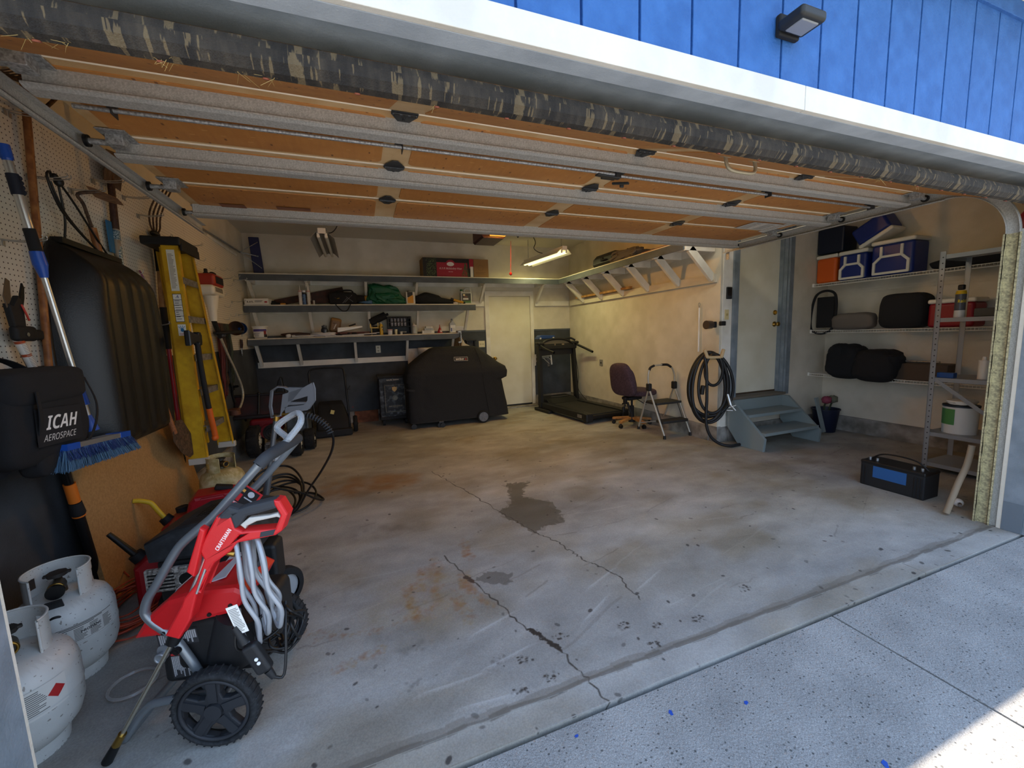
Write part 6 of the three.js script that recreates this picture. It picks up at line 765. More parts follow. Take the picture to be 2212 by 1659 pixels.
{ // workbench shelf
  const b = thing('plastic_pail', 'white plastic pail with purple printed band at the left end of the lowest shelf', 'pail', [0.16, S3, -5.72]); mesh('bucket', lathe([[0, 0], [0.078, 0], [0.098, 0.165], [0.104, 0.165], [0.104, 0.178], [0.098, 0.178], [0.092, 0.165], [0.074, 0.006], [0, 0.006]], 36), mat(0xdedad2, 0.45), b); print('band', b, 0.2, 0.13, (x, w, h) => { fillAll(x, w, h, '#dedad2'); x.fillStyle = '#4a3a86'; x.fillRect(0, h * 0.12, w, h * 0.26); lines(x, w, h, 6, '#8a8890', 0.1, 0.6, 0.5, 0.95); x.fillStyle = '#8a2c30'; x.fillRect(w * 0.75, h * 0.3, w * 0.2, h * 0.4); x.fillStyle = '#24222a'; x.fillRect(w * 0.75, h * 0.7, w * 0.25, h * 0.3); }, [0, 0.085, 0.003], [0, 0.1, 0], 0.5, 1600, 0.094);
  single('scabbard', 'dark brown leather knife sheath lying on the lowest shelf', 'sheath', lump(0.46, 0.07, 0.1, 41, 0.08, 4, 0.7, 32, (x, y, z) => [x, y * (1 - 0.3 * Math.abs(x)) - 0.25 * x + 0.1, z * (1 - 0.35 * x)]).translate(0.66, S3, -5.7), mat(0x35190f, 0.55));
  single('paper_roll', 'crumpled white paper with grey tape beside the leather sheath', 'paper', [rbox(0.07, 0.05, 0.06, 0.02, 0.53, S3 + 0.026, -5.63, 0, 0.3, 0.2), rbox(0.05, 0.035, 0.05, 0.012, 0.6, S3 + 0.018, -5.62), lump(0.26, 0.03, 0.12, 43, 0.3, 7, 0.7, 24).translate(0.74, S3, -5.64)], mat(0xcfcac4, 0.7));
  const d = thing('dark_bottle', 'dark blue-grey squat bottle standing on the lowest shelf', 'bottle', [1.02, S3, -5.66]); mesh('body', lathe([[0, 0], [0.048, 0], [0.05, 0.01], [0.05, 0.1], [0.04, 0.125], [0.032, 0.135], [0, 0.136]], 28), mat(0x222a34, 0.35), d); mesh('cap', [cyl(0.036, 0.036, 0.03, 0, 0.15, 0), cyl(0.014, 0.014, 0.012, 0, 0.17, 0)], mat(0x4a5058, 0.5), d); print('label', d, 0.03, 0.09, (x, w, h) => { fillAll(x, w, h, '#2a323c'); lines(x, w, h, 6, '#9aa4ae', 0.1, 0.9); }, [0.012, 0.06, 0.001], [0, 0.15, 0], 0.5, 1500, 0.0505);
  const tb = thing('tan_bottle', 'tan plastic bottle tilted back against the wall behind the dark bottle', 'bottle', [1.13, S3, -5.87]); tb.rotation.z = -0.22; mesh('body', rbox(0.16, 0.22, 0.09, 0.04, -0.0, 0.17, 0), mat(0x8a6a4c, 0.45), tb); mesh('lid', rbox(0.16, 0.06, 0.095, 0.03, 0, 0.262, 0), mat(0xa87a3e, 0.45), tb); print('label', tb, 0.1, 0.12, (x, w, h) => { fillAll(x, w, h, '#8d6f52'); x.fillStyle = '#e8e4dc'; x.save(); x.translate(w * 0.5, h * 0.5); x.rotate(0.25); x.fillRect(-w * 0.06, -h * 0.4, w * 0.13, h * 0.8); x.restore(); lines(x, w, h, 3, '#4a3222', 0.1, 0.8, 0.05, 0.25); }, [0, 0.16, 0.0455], [0, 0, 0], 0.5, 1400);
  const wt = thing('white_tray', 'bright white plastic tray lying tilted among papers on the lowest shelf', 'tray', [1.37, S3, -5.72]); mesh('tray', ext([[-0.17, 0.06], [-0.165, 0.13], [0.0, 0.14], [0.19, 0.15], [0.2, 0.125], [0.05, 0.095], [-0.15, 0.06]], 0.16, 0.01).translate(0, 0, -0.06), mat(0xf4f1ea, 0.35), wt); mesh('brush_handle', rbox(0.11, 0.022, 0.03, 0.01, 0.05, 0.168, 0.0, 0, 0, 0.3), M.blackm, wt); mesh('stack', [rbox(0.5, 0.014, 0.2, 0.004, 0.05, 0.052, -0.02), rbox(0.42, 0.012, 0.2, 0.004, 0.0, 0.038, -0.02, 0, 0.1, 0)], mat(0x6a3c34, 0.7), wt);
  single('papers', 'untidy stack of white papers and plastic wrap along the lowest shelf', 'papers', [rbox(0.55, 0.012, 0.2, 0.003, 1.3, S3 + 0.006, -5.68, 0, 0.05, 0), rbox(0.5, 0.01, 0.18, 0.003, 1.52, S3 + 0.018, -5.7, 0, -0.06, 0.02), rbox(0.34, 0.012, 0.16, 0.003, 1.66, S3 + 0.03, -5.72, 0, 0.1, 0.06), lump(0.3, 0.06, 0.14, 45, 0.35, 7, 0.7, 30).translate(1.0, S3, -5.66)], mat(0xcac6c6, 0.6));
  for (const [x, w] of [[1.22, 0.03], [1.36, 0.035], [1.44, 0.07]]) single('small_tool', { 0.03: 'tiny dark object on the front edge of the papers, left of the others', 0.035: 'small dark lump lying on the papers under the white tray', 0.07: 'small dark flat object on the papers just right of the white tray' }[w], 'object', lump(w, 0.026, 0.03, x * 10, 0.2, 4, 0.7, 16).translate(x, S3 + 0.024, -5.62), M.blackm);
  const ec = single('roll_case', 'black padded cylinder lying slanted on top of the shelf clutter', 'case', [rod([1.69, 1.635, -5.74], [1.93, 1.745, -5.76], 0.055, 0.058), rod([1.93, 1.745, -5.76], [1.975, 1.765, -5.76], 0.02), ...[0, 1, 2, 3, 4, 5].map((i) => { const a = i / 6 * 2 * PI, dx = Math.cos(a) * 0.022, dz = Math.sin(a) * 0.05; return rod([1.69 - dx, 1.635 + dx * 2.2, -5.74 + dz], [1.93 - dx, 1.745 + dx * 2.2, -5.76 + dz], 0.006); })], M.nylon);
  single('stand_block', 'dark stack of cases under the slanted black cylinder', 'case', [rbox(0.16, 0.1, 0.14, 0.01, 1.8, S3 + 0.1, -5.8), rbox(0.1, 0.05, 0.1, 0.01, 1.72, S3 + 0.03, -5.8)], M.blackm);
  single('level_square', 'yellow plastic corner bracket beside the yellow spray can', 'bracket', [rbox(0.018, 0.07, 0.02, 0.003, 1.685, 1.575, -5.66), rbox(0.13, 0.018, 0.02, 0.003, 1.745, 1.548, -5.66), rbox(0.012, 0.09, 0.02, 0.003, 1.8, 1.58, -5.66), rbox(0.012, 0.15, 0.02, 0.003, 1.7, S3 + 0.06, -5.68)], mat(0xd8b85c, 0.5));
  const wd = thing('spray_can', 'yellow and black spray can on the lowest back shelf', 'can', [1.845, S3, -5.64]); mesh('body', lathe([[0, 0], [0.026, 0], [0.027, 0.004], [0.027, 0.15], [0.018, 0.17], [0.012, 0.172], [0, 0.172]], 24), mat(0xc99c1c, 0.35, { metalness: 0.2 }), wd); mesh('cap', cyl(0.01, 0.014, 0.02, 0, 0.182, 0), mat(0xd8c8a0, 0.5), wd); print('label', wd, 0.06, 0.11, (x, w, h) => { fillAll(x, w, h, '#c99c1c'); x.fillStyle = '#15150f'; x.beginPath(); x.moveTo(w * 0.5, 0); x.lineTo(w, 0); x.lineTo(w, h * 0.75); x.fill(); x.fillStyle = '#e8e4d0'; x.fillRect(w * 0.72, h * 0.15, w * 0.16, h * 0.2); }, [0, 0.075, 0.0006], [0, 0, 0], 0.4, 2000, 0.0272);
  const cr = thing('wire_crate', 'black open crate of empty glasses lying on its side on the lowest shelf', 'crate', [2.14, S3, -5.78]);
  mesh('frame', [...[[-0.18, 0.005], [-0.18, 0.275]].map(([x, y]) => rbox(0.37, 0.016, 0.016, 0.003, 0, y + 0.006, 0.09)), rbox(0.016, 0.28, 0.016, 0.003, -0.178, 0.14, 0.09), rbox(0.02, 0.28, 0.2, 0.003, 0.178, 0.14, 0), rbox(0.37, 0.01, 0.2, 0.003, 0, 0.005, 0), rbox(0.37, 0.012, 0.2, 0.003, 0, 0.28, 0), rbox(0.37, 0.28, 0.01, 0.003, 0, 0.14, -0.1), ...[...Array(7).keys()].map((i) => rbox(0.03, 0.014, 0.02, 0.002, -0.15 + i * 0.05, 0.26, 0.095)), rbox(0.36, 0.01, 0.14, 0.002, 0, 0.13, 0.0), rbox(0.36, 0.01, 0.14, 0.002, 0, 0.2, 0.0)], M.black, cr);
  { const gm = mat(0x8a8890, 0.3), gg = lathe([[0, 0], [0.019, 0], [0.022, 0.055], [0.02, 0.055], [0.018, 0.006], [0, 0.006]], 16); let f; for (let r = 0; r < 2; r++) for (let i = 0; i < 5; i++) { const lab = `small greyish drinking glass in the ${r ? 'upper' : 'lower'} row of the black crate`; const o = f ? dup(f, null, 0, lab) : (f = single('glass', lab, 'glass', gg, gm, 'glasses in the black crate')); o.position.set(2.02 + i * 0.052, S3 + 0.137 + r * 0.07, -5.73); } }
  const jar = (x, z, r, h, c, cap, label, cat = 'jar') => { const t = thing(cat === 'jar' ? 'small_jar' : cat, label, cat, [x, S3, z]); mesh('body', lathe([[0, 0], [r * 0.85, 0], [r, h * 0.75], [r, h * 0.78], [0, h * 0.78]], 24), mat(c, 0.4), t); mesh('lid', lathe([[0, h * 0.77], [r * 1.08, h * 0.77], [r * 1.08, h], [0, h]], 24), mat(cap, 0.45), t); return t; };
  jar(1.975, -5.63, 0.038, 0.085, 0xdcd6d6, 0xc9a2a8, 'small white tub with a pinkish lid in front of the crate'); jar(2.068, -5.64, 0.022, 0.08, 0xd2c8a0, 0xe0d8c0, 'small cream bottle in front of the black crate', 'small_bottle'); jar(2.15, -5.63, 0.022, 0.045, 0xd8d6d0, 0xe4e2dc, 'tiny white jar in front of the black crate'); jar(2.205, -5.63, 0.026, 0.04, 0x2c2c2e, 0xcfcdc6, 'tiny flat dark tin with pale lid in front of the crate');
  const gj = thing('glass_jar', 'clear glass jar with a pale pink lid right of the black crate', 'jar', [2.37, S3, -5.7]); mesh('glass', lathe([[0, 0], [0.043, 0], [0.045, 0.01], [0.045, 0.1], [0.034, 0.12], [0.034, 0.125], [0, 0.125]], 24), mat(0xa9aaa4, 0.2), gj); mesh('lid', cyl(0.036, 0.036, 0.02, 0, 0.135, 0), mat(0xd9ccc8, 0.4), gj); mesh('pump', cyl(0.006, 0.025, 0.05, -0.01, 0.165, -0.01), mat(0xb2a898, 0.4), gj);
  const bx = [['small white box at the bottom of the stack of three', 0.2, 0.05, 0, 0], ['small grey-white box in the middle of the stack of three', 0.15, 0.035, 0.051, 0.02], ['small white box on top of the stack of three', 0.11, 0.03, 0.087, 0.03]]; bx.forEach(([l, w, h, y, dx], i) => { const t = thing('parts_box', l, 'box', [2.59 + dx * 0.5, S3 + y, -5.7], 0.05 * (i - 1), 'three small boxes stacked on the lowest shelf'); mesh('box', rbox(w, h, 0.1, 0.004, 0, h / 2, 0), mat([0xdcdad2, 0xb4b6b6, 0xd6d4cc][i], 0.6), t); print('label', t, w * 0.9, h * 0.8, (x, W_, H_) => { fillAll(x, W_, H_, ['#dcdad2', '#a9b0b6', '#d6d4cc'][i]); lines(x, W_, H_, 3, '#7a8088', 0.1, 0.9); }, [0, h / 2, 0.0505], [0, 0, 0], 0.6, 1500); });
  const rf = thing('red_funnel', 'small red cone-shaped oil bottle on the lowest shelf', 'bottle', [2.785, S3, -5.68]); mesh('body', lathe([[0, 0], [0.044, 0], [0.046, 0.006], [0.018, 0.085], [0.01, 0.09], [0.004, 0.145], [0, 0.145]], 24), mat(0xa0161c, 0.4), rf); print('label', rf, 0.035, 0.035, (x, w, h) => { fillAll(x, w, h, '#d8ccc8'); lines(x, w, h, 3, '#b04a4a'); }, [0.01, 0.035, 0.041], [-0.35, 0.1, 0], 0.5, 1500);
  const ob = thing('motor_oil_bottle', 'grey and white quart bottle at the right end of the lowest shelf', 'bottle', [3.01, S3, -5.72]); mesh('body', ext([[-0.055, 0], [0.055, 0], [0.057, 0.14], [0.02, 0.19], [0.016, 0.21], [-0.022, 0.21], [-0.026, 0.185], [-0.055, 0.16]], 0.06, 0.012).translate(0, 0, -0.03), mat(0x9a9c9c, 0.4), ob); mesh('cap', cyl(0.017, 0.017, 0.03, -0.003, 0.222, 0), mat(0x6e7276, 0.5), ob); print('label', ob, 0.085, 0.12, (x, w, h) => { fillAll(x, w, h, '#d9d8d4'); x.fillStyle = '#3a4a86'; x.fillRect(w * 0.05, h * 0.4, w * 0.25, h * 0.5); lines(x, w, h, 5, '#9a9a9a', 0.4, 0.95, 0.4, 0.9); }, [0.005, 0.07, 0.0305], [0, 0, 0], 0.5, 1600);
  single('red_pliers', 'short dark red handle lying behind the grey quart bottle', 'tool', [rbox(0.13, 0.022, 0.03, 0.01, 3.08, S3 + 0.012, -5.8), rbox(0.05, 0.018, 0.03, 0.008, 2.93, S3 + 0.01, -5.78)], mat(0x4a1a1a, 0.5));
  const lv = thing('c_clamp', 'black clamp fixed to the right end of the lowest shelf', 'clamp', [3.07, 1.3, -5.6]); mesh('frame', [rbox(0.05, 0.03, 0.06, 0.006, 0.02, 0.145, 0.02), rbox(0.02, 0.2, 0.04, 0.006, 0.045, 0.06, 0.02), rbox(0.05, 0.03, 0.05, 0.006, 0.02, -0.03, 0.02)], M.steel, lv);
}
const plate = (name, label, cat, pos, rot, w, h, c, holes) => { const t = thing(name, label, cat, pos, rot); mesh('plate', rbox(w, h, 0.006, 0.002, 0, 0, 0.003), mat(c, 0.45), t); for (const y of holes) mesh('socket', [rbox(0.03, 0.026, 0.004, 0.004, y[0], y[1], 0.0075)], mat(y[2] ?? 0xa39880, 0.5), t); return t; };
plate('wall_outlet', 'cream double outlet on the dark panel under the workbench shelf', 'outlet', [1.79, 1.2, BZ + 0.0105], 0, 0.075, 0.12, 0xd4cbb4, [[0, 0.026], [0, -0.026]]);
plate('light_switch', 'cream two-gang switch on the dark panel left of the back door', 'switch', [3.59, 1.215, BZ + 0.0105], 0, 0.115, 0.115, 0xd9cfae, [[-0.024, 0, 0xb9ae8c], [0.024, 0, 0xb9ae8c]]);
plate('wall_outlet', 'grey metal outlet box on the alcove wall behind the purple chair', 'outlet', [W - 0.0005, 0.83, -4.86], -PI / 2, 0.1, 0.11, 0x8d8b86, [[0, 0, 0x161616]]);
plate('light_switch', 'cream switch plate on the white corner post', 'switch', [5.505, 1.51, -ZD + 0.0025], 0, 0.062, 0.115, 0xd8c795, [[0, 0, 0xb49f68]]);
{ const t = thing('keypad', 'black wall keypad on the white corner post beside the house door', 'keypad', [5.525, 1.755, -ZD + 0.0025]); mesh('case', rbox(0.075, 0.135, 0.02, 0.006, 0, 0, 0.01), M.black, t); mesh('screen', rbox(0.06, 0.03, 0.002, 0.001, 0, -0.045, 0.0208), mat(0x303236, 0.2), t); }
{ // stuff behind the grill
  single('white_panel', 'dirty white panel standing on edge behind the covered grill', 'panel', box(0.24, 0.72, 0.02, 2.37, 0.83, -5.86, -0.04), mat(0xffffff, 0.7, { map: mottle(0xb3aca4, 0xd6d0c8, 201, 5), per: 0.5 }));
  const b = thing('white_bucket', 'white ribbed bucket with a red label behind the covered grill', 'bucket', [2.55, 0.62, -5.74]); mesh('bucket', lathe([[0, 0], [0.11, 0], [0.135, 0.5], [0.142, 0.5], [0.142, 0.52], [0.138, 0.53], [0.145, 0.53], [0.145, 0.56], [0.14, 0.58], [0, 0.58]], 36), mat(0xd8d4ce, 0.45), b); mesh('red_patch', rbox(0.05, 0.08, 0.004, 0.001, -0.03, 0.32, 0.128), mat(0x8a1a2a, 0.5), b); mesh('handle_tab', rbox(0.025, 0.03, 0.02, 0.006, 0.05, 0.545, 0.14), mat(0xe8e4de, 0.5), b);
  const p = single('bucket_stand', 'dark shelf box that carries the white bucket behind the grill', 'box', rbox(0.5, 0.62, 0.3, 0.01, 2.62, 0.31, -5.75), M.blackm);
  single('cardboard', 'brown cardboard sheets standing on end behind the right of the grill', 'cardboard', [box(0.02, 0.36, 0.24, 3.05, 1.17, -5.75, 0, 0.4, -0.1), box(0.02, 0.36, 0.24, 3.08, 1.17, -5.74, 0, 0.4, -0.12)], mat(0x7e654a, 0.8));
  single('paper_bag', 'cream paper bag sagging over the top of the grill cover at the back', 'bag', ext([[0, 0], [0.34, 0], [0.2, 0.06], [0.12, 0.1], [0.05, 0.22], [0.02, 0.2]], 0.08, 0.01).translate(3.09, 1.14, -5.74), mat(0xc9bfae, 0.75));
  const bl = thing('wall_bracket', 'small black bracket hanging on the dark panel above the grill', 'bracket', [3.38, 1.26, -5.93]); mesh('bar', rbox(0.2, 0.025, 0.05, 0.006, 0, 0.03, 0), M.black, bl); mesh('leg', rbox(0.03, 0.1, 0.04, 0.008, 0.07, -0.03, 0), M.black, bl); mesh('leg', rbox(0.03, 0.06, 0.04, 0.008, -0.07, -0.01, 0), M.black, bl);
}
// loft through rounded rectangles: [y, x0, x1, z0, z1, r]
function loft(L, M_ = 80, amp = 0.01, s = 1, fold = 9) {
  const P = [], I = []; L.forEach(([y, x0, x1, z0, z1, r], j) => { for (let i = 0; i < M_; i++) { const a = i / M_ * 2 * PI, c = Math.cos(a), q = Math.sin(a), e = 2 / (2 + 8 * (1 - r)), f = (v) => Math.sign(v) * Math.pow(Math.abs(v), e); let x = (x0 + x1) / 2 + (x1 - x0) / 2 * f(c), z = (z0 + z1) / 2 + (z1 - z0) / 2 * f(q); const k = amp * (fbm(x * fold * 0.6 + y * 2, y * fold * 0.5 - x * 3 + z, s, 3) - 0.5) * 2; P.push(x + c * k, y, z + q * k); } });
  for (let j = 0; j + 1 < L.length; j++) for (let i = 0; i < M_; i++) { const a = j * M_ + i, b = j * M_ + (i + 1) % M_; I.push(a, a + M_, b, b, a + M_, b + M_); }
  const top = (L.length - 1) * M_, n = P.length / 3, l = L[L.length - 1]; P.push((l[1] + l[2]) / 2, l[0] + 0.004, (l[3] + l[4]) / 2); for (let i = 0; i < M_; i++) I.push(top + i, n, top + (i + 1) % M_);
  const g = new THREE.BufferGeometry(); g.setAttribute('position', new THREE.Float32BufferAttribute(P, 3)); g.setIndex(I); g.computeVertexNormals(); return g;
}
const lerpL = (A, n) => { const o = []; for (let i = 0; i + 1 < A.length; i++) for (let k = 0; k < n; k++) o.push(A[i].map((v, q) => v + (A[i + 1][q] - v) * k / n)); o.push(A[A.length - 1]); return o; };
{
  const t = thing('grill', 'large grill under a black fabric cover with a small white-lettered badge', 'grill', [0, 0, 0]);
  const zf = -4.93, zb = -5.5;
  M.cover = mat(0x17181a, 0.85, { grain: 0.002, grainPer: 0.3 });
  mesh('cover', loft(lerpL([[0.085, 2.13, 3.72, zf + 0.02, zb, 0.15], [0.3, 2.12, 3.69, zf, zb, 0.15], [0.6, 2.13, 3.64, zf, zb, 0.15], [0.665, 2.12, 3.63, zf, zb, 0.2], [0.7, 2.11, 3.72, zf, zb, 0.2], [0.8, 2.11, 3.73, zf, zb, 0.2], [0.87, 2.13, 3.7, zf - 0.01, zb, 0.25], [0.94, 2.17, 3.58, zf - 0.03, zb, 0.3], [1.1, 2.39, 3.38, zf - 0.08, zb, 0.3], [1.19, 2.53, 3.28, zf - 0.13, zb + 0.05, 0.35], [1.21, 2.6, 3.2, zf - 0.2, zb + 0.1, 0.4]], 6), 140, 0.022, 5, 7), M.cover, t);
  mesh('hem', [tube([[2.14, 0.09, zf + 0.005], [2.5, 0.088, zf + 0.022], [3.0, 0.09, zf + 0.022], [3.35, 0.1, zf + 0.022]], 0.004)], mat(0x2b2c2e, 0.8), t);
  mesh('seam', [tube([[3.28, 0.68, zf + 0.012], [3.32, 0.4, zf + 0.014], [3.36, 0.12, zf + 0.022]], 0.003), tube([[3.2, 1.17, zf - 0.1], [3.26, 0.95, zf - 0.02], [3.28, 0.7, zf + 0.012]], 0.003)], mat(0x101012, 0.9), t);
  print('badge', t, 0.215, 0.062, (x, w, h) => { fillAll(x, w, h, '#c9c6c0'); x.fillStyle = '#17181a'; x.fillRect(w * 0.015, h * 0.06, w * 0.97, h * 0.88); txt(x, 'weber', w * 0.43, h * 0.5, h * 0.72, '#dedbd4', 'sans-serif', 'bold', w * 0.62); txt(x, 'e', w * 0.86, h * 0.5, h * 0.72, '#b03438', 'sans-serif', 'bold'); }, [2.95, 1.02, zf - 0.028], [-0.28, 0, -0.03], 0.6, 2400);
  const wh = mesh('wheel', lathe([[0.075, -0.02], [0.09, -0.02], [0.098, -0.008], [0.098, 0.008], [0.09, 0.02], [0.075, 0.02]], 36).rotateX(PI / 2).translate(3.25, 0.098, zf + 0.05), M.rubber, t);
  mesh('hub', [cyl(0.078, 0.078, 0.026, 3.25, 0.098, zf + 0.05, PI / 2), ...[0, 1, 2, 3, 4].map((i) => rbox(0.02, 0.06, 0.012, 0.004, 0, 0.04, 0).rotateZ(i * 1.257).translate(3.25, 0.098, zf + 0.065)), cyl(0.015, 0.015, 0.02, 3.25, 0.098, zf + 0.065, PI / 2)], mat(0x6d6f72, 0.5), wh);
  mesh('caster', [cyl(0.035, 0.035, 0.03, 2.6, 0.036, zf + 0.06, PI / 2), cyl(0.035, 0.035, 0.03, 2.56, 0.036, zf + 0.03, PI / 2)], M.black, t); mesh('caster_fork', rbox(0.07, 0.03, 0.04, 0.006, 2.58, 0.085, zf + 0.045), mat(0x3a3a3c, 0.6), t); mesh('caster', cyl(0.04, 0.04, 0.04, 2.18, 0.04, zf - 0.02, PI / 2), M.black, t);
  mesh('side_buckle', ribbon([[2.105, 0.62, zf - 0.1], [2.09, 0.61, zf - 0.0], [2.13, 0.6, zf + 0.03], [2.22, 0.585, zf + 0.025]], 0.03, 0.003, [0, 1, 0]), M.blackm, t);
}
{
  const t = thing('safe', 'small antique iron safe with gilt emblem and dial standing on casters', 'safe', [1.95, 0.1, -5.6]);
  const iron = mat(0xffffff, 0.55, { metalness: 0.35, map: dataTex(256, 256, (u, v, i, j) => { const n = fbm(u * 9, v * 9, 211, 4, 9, 9); return n > 0.53 ? mixc([42, 43, 46], [78, 80, 84], (n - 0.53) * 5) : mixc([14, 14, 15], [34, 35, 37], n * 1.8); }), per: 0.4 });
  mesh('body', rbox(0.43, 0.68, 0.36, 0.012, 0, 0.34, 0), iron, t); mesh('cornice', rbox(0.46, 0.04, 0.39, 0.01, 0, 0.675, 0), M.blackm, t); mesh('base', rbox(0.45, 0.05, 0.38, 0.01, 0, 0.02, 0), M.blackm, t);
  const d = mesh('door', rbox(0.34, 0.5, 0.02, 0.004, 0.02, 0.33, 0.185), iron, t);
  mesh('door_trim', [rbox(0.3, 0.004, 0.004, 0.001, 0.02, 0.12, 0.197), rbox(0.3, 0.004, 0.004, 0.001, 0.02, 0.54, 0.197), rbox(0.004, 0.42, 0.004, 0.001, -0.13, 0.33, 0.197), rbox(0.004, 0.42, 0.004, 0.001, 0.17, 0.33, 0.197)], mat(0x8c8468, 0.5), d);
  mesh('dial', [cyl(0.042, 0.045, 0.012, 0.015, 0.34, 0.2, PI / 2), cyl(0.026, 0.028, 0.03, 0.015, 0.34, 0.21, PI / 2)], mat(0x55524a, 0.4, { metalness: 0.8 }), d); mesh('hinge', [rbox(0.03, 0.07, 0.04, 0.008, 0.2, 0.48, 0.19), rbox(0.03, 0.07, 0.04, 0.008, 0.2, 0.18, 0.19)], M.blackm, t);
  mesh('emblem', ext([[-0.038, 0.04], [-0.02, 0.035], [0, 0.045], [0.02, 0.035], [0.038, 0.04], [0.034, -0.01], [0, -0.045], [-0.034, -0.01]], 0.006, 0.002).translate(0.015, 0.475, 0.194), mat(0xb08a52, 0.45, { metalness: 0.4 }), d);
  print('top_lettering', t, 0.3, 0.03, (x, w, h) => { fillAll(x, w, h, '#202022'); txt(x, 'RALPH  HORNE', w / 2, h * 0.55, h * 0.8, '#d0c9b8', 'serif', 'bold', w * 0.9); }, [0.0, 0.625, 0.1805], [0, 0, 0], 0.5, 1800);
  print('door_lettering', d, 0.22, 0.045, (x, w, h) => { fillAll(x, w, h, '#242427'); txt(x, 'SAFE AND LOCK CO.', w / 2, h * 0.35, h * 0.45, '#a08f62', 'serif', 'bold', w * 0.95); txt(x, 'NEW YORK', w / 2, h * 0.8, h * 0.28, '#8f8260', 'serif', '', w * 0.5); }, [0.02, 0.2, 0.1955], [0, 0, 0], 0.5, 1800);
  for (const [x, z] of [[-0.17, 0.13], [0.17, 0.13], [-0.17, -0.13], [0.17, -0.13]]) mesh('caster', [cyl(0.05, 0.05, 0.035, x, -0.05, z, 0, 0, PI / 2, 20), rbox(0.05, 0.03, 0.05, 0.008, x, -0.008, z)], M.blackm, t);
}
single('brick_red_board', 'flat brick-red board standing against the back curb beside the safe', 'board', rbox(0.37, 0.19, 0.02, 0.004, 1.53, 0.096, -5.922), mat(0xffffff, 0.85, { map: mottle(0x6a3a24, 0x8d5638, 215, 5), per: 0.3 }));
{
  const t = thing('lawn_sweeper', 'black lawn sweeper with a tall looped handle and yellow tag against the back wall', 'sweeper', [1.04, 0, -5.35]);
  mesh('handle', tube([[-0.22, 0.2, 0.05], [-0.24, 0.5, 0.0], [-0.265, 0.8, -0.06], [-0.26, 0.92, -0.08], [-0.2, 0.96, -0.085], [0.0, 0.965, -0.085], [0.15, 0.96, -0.085], [0.2, 0.94, -0.085], [0.215, 0.85, -0.06], [0.23, 0.5, 0.0], [0.24, 0.2, 0.05], [0.24, 0.06, 0.08]], 0.0135, 120, false, 10, 0.4), M.black, t);
  mesh('hopper', loft(lerpL([[0.06, -0.2, 0.24, -0.05, 0.28, 0.2], [0.2, -0.2, 0.24, -0.1, 0.2, 0.2], [0.42, -0.18, 0.16, -0.15, 0.02, 0.2], [0.46, -0.17, 0.14, -0.15, -0.06, 0.2]], 4), 60, 0.012, 7, 8), M.blackm, t);
  mesh('front_roller', [rbox(0.52, 0.1, 0.06, 0.02, 0.02, 0.06, 0.32), rod([-0.25, 0.1, 0.3], [0.28, 0.1, 0.3], 0.012)], M.blackm, t);
  mesh('wheel', lathe([[0.09, -0.03], [0.11, -0.03], [0.12, -0.015], [0.12, 0.015], [0.11, 0.03], [0.09, 0.03]], 32).rotateZ(PI / 2).translate(0.32, 0.12, 0.08), M.rubber, t); mesh('wheel', lathe([[0.09, -0.03], [0.11, -0.03], [0.12, -0.015], [0.12, 0.015], [0.11, 0.03], [0.09, 0.03]], 32).rotateZ(PI / 2).translate(-0.3, 0.12, 0.08), M.rubber, t);
  mesh('hub', [cyl(0.092, 0.092, 0.03, 0.32, 0.12, 0.08, 0, 0, PI / 2), cyl(0.018, 0.018, 0.075, 0.32, 0.12, 0.08, 0, 0, PI / 2)], M.blackm, t); mesh('height_knob', [rbox(0.02, 0.06, 0.02, 0.006, 0.27, 0.66, -0.01, 0, 0, -0.5), rbox(0.05, 0.012, 0.02, 0.004, 0.26, 0.63, -0.01)], M.black, t); mesh('clip', [rbox(0.02, 0.015, 0.01, 0.003, 0.3, 0.36, 0.02), rbox(0.03, 0.02, 0.015, 0.004, 0.32, 0.2, 0.12)], mat(0x7a1f26, 0.5), t);
  const g = mesh('tag', rbox(0.05, 0.06, 0.003, 0.001, 0.02, 0.33, 0.135, -0.5, 0, -0.3), mat(0xc4b878, 0.6), t); mesh('string', rod([0.01, 0.37, 0.12], [-0.01, 0.45, 0.04], 0.0015), M.black, t);
}
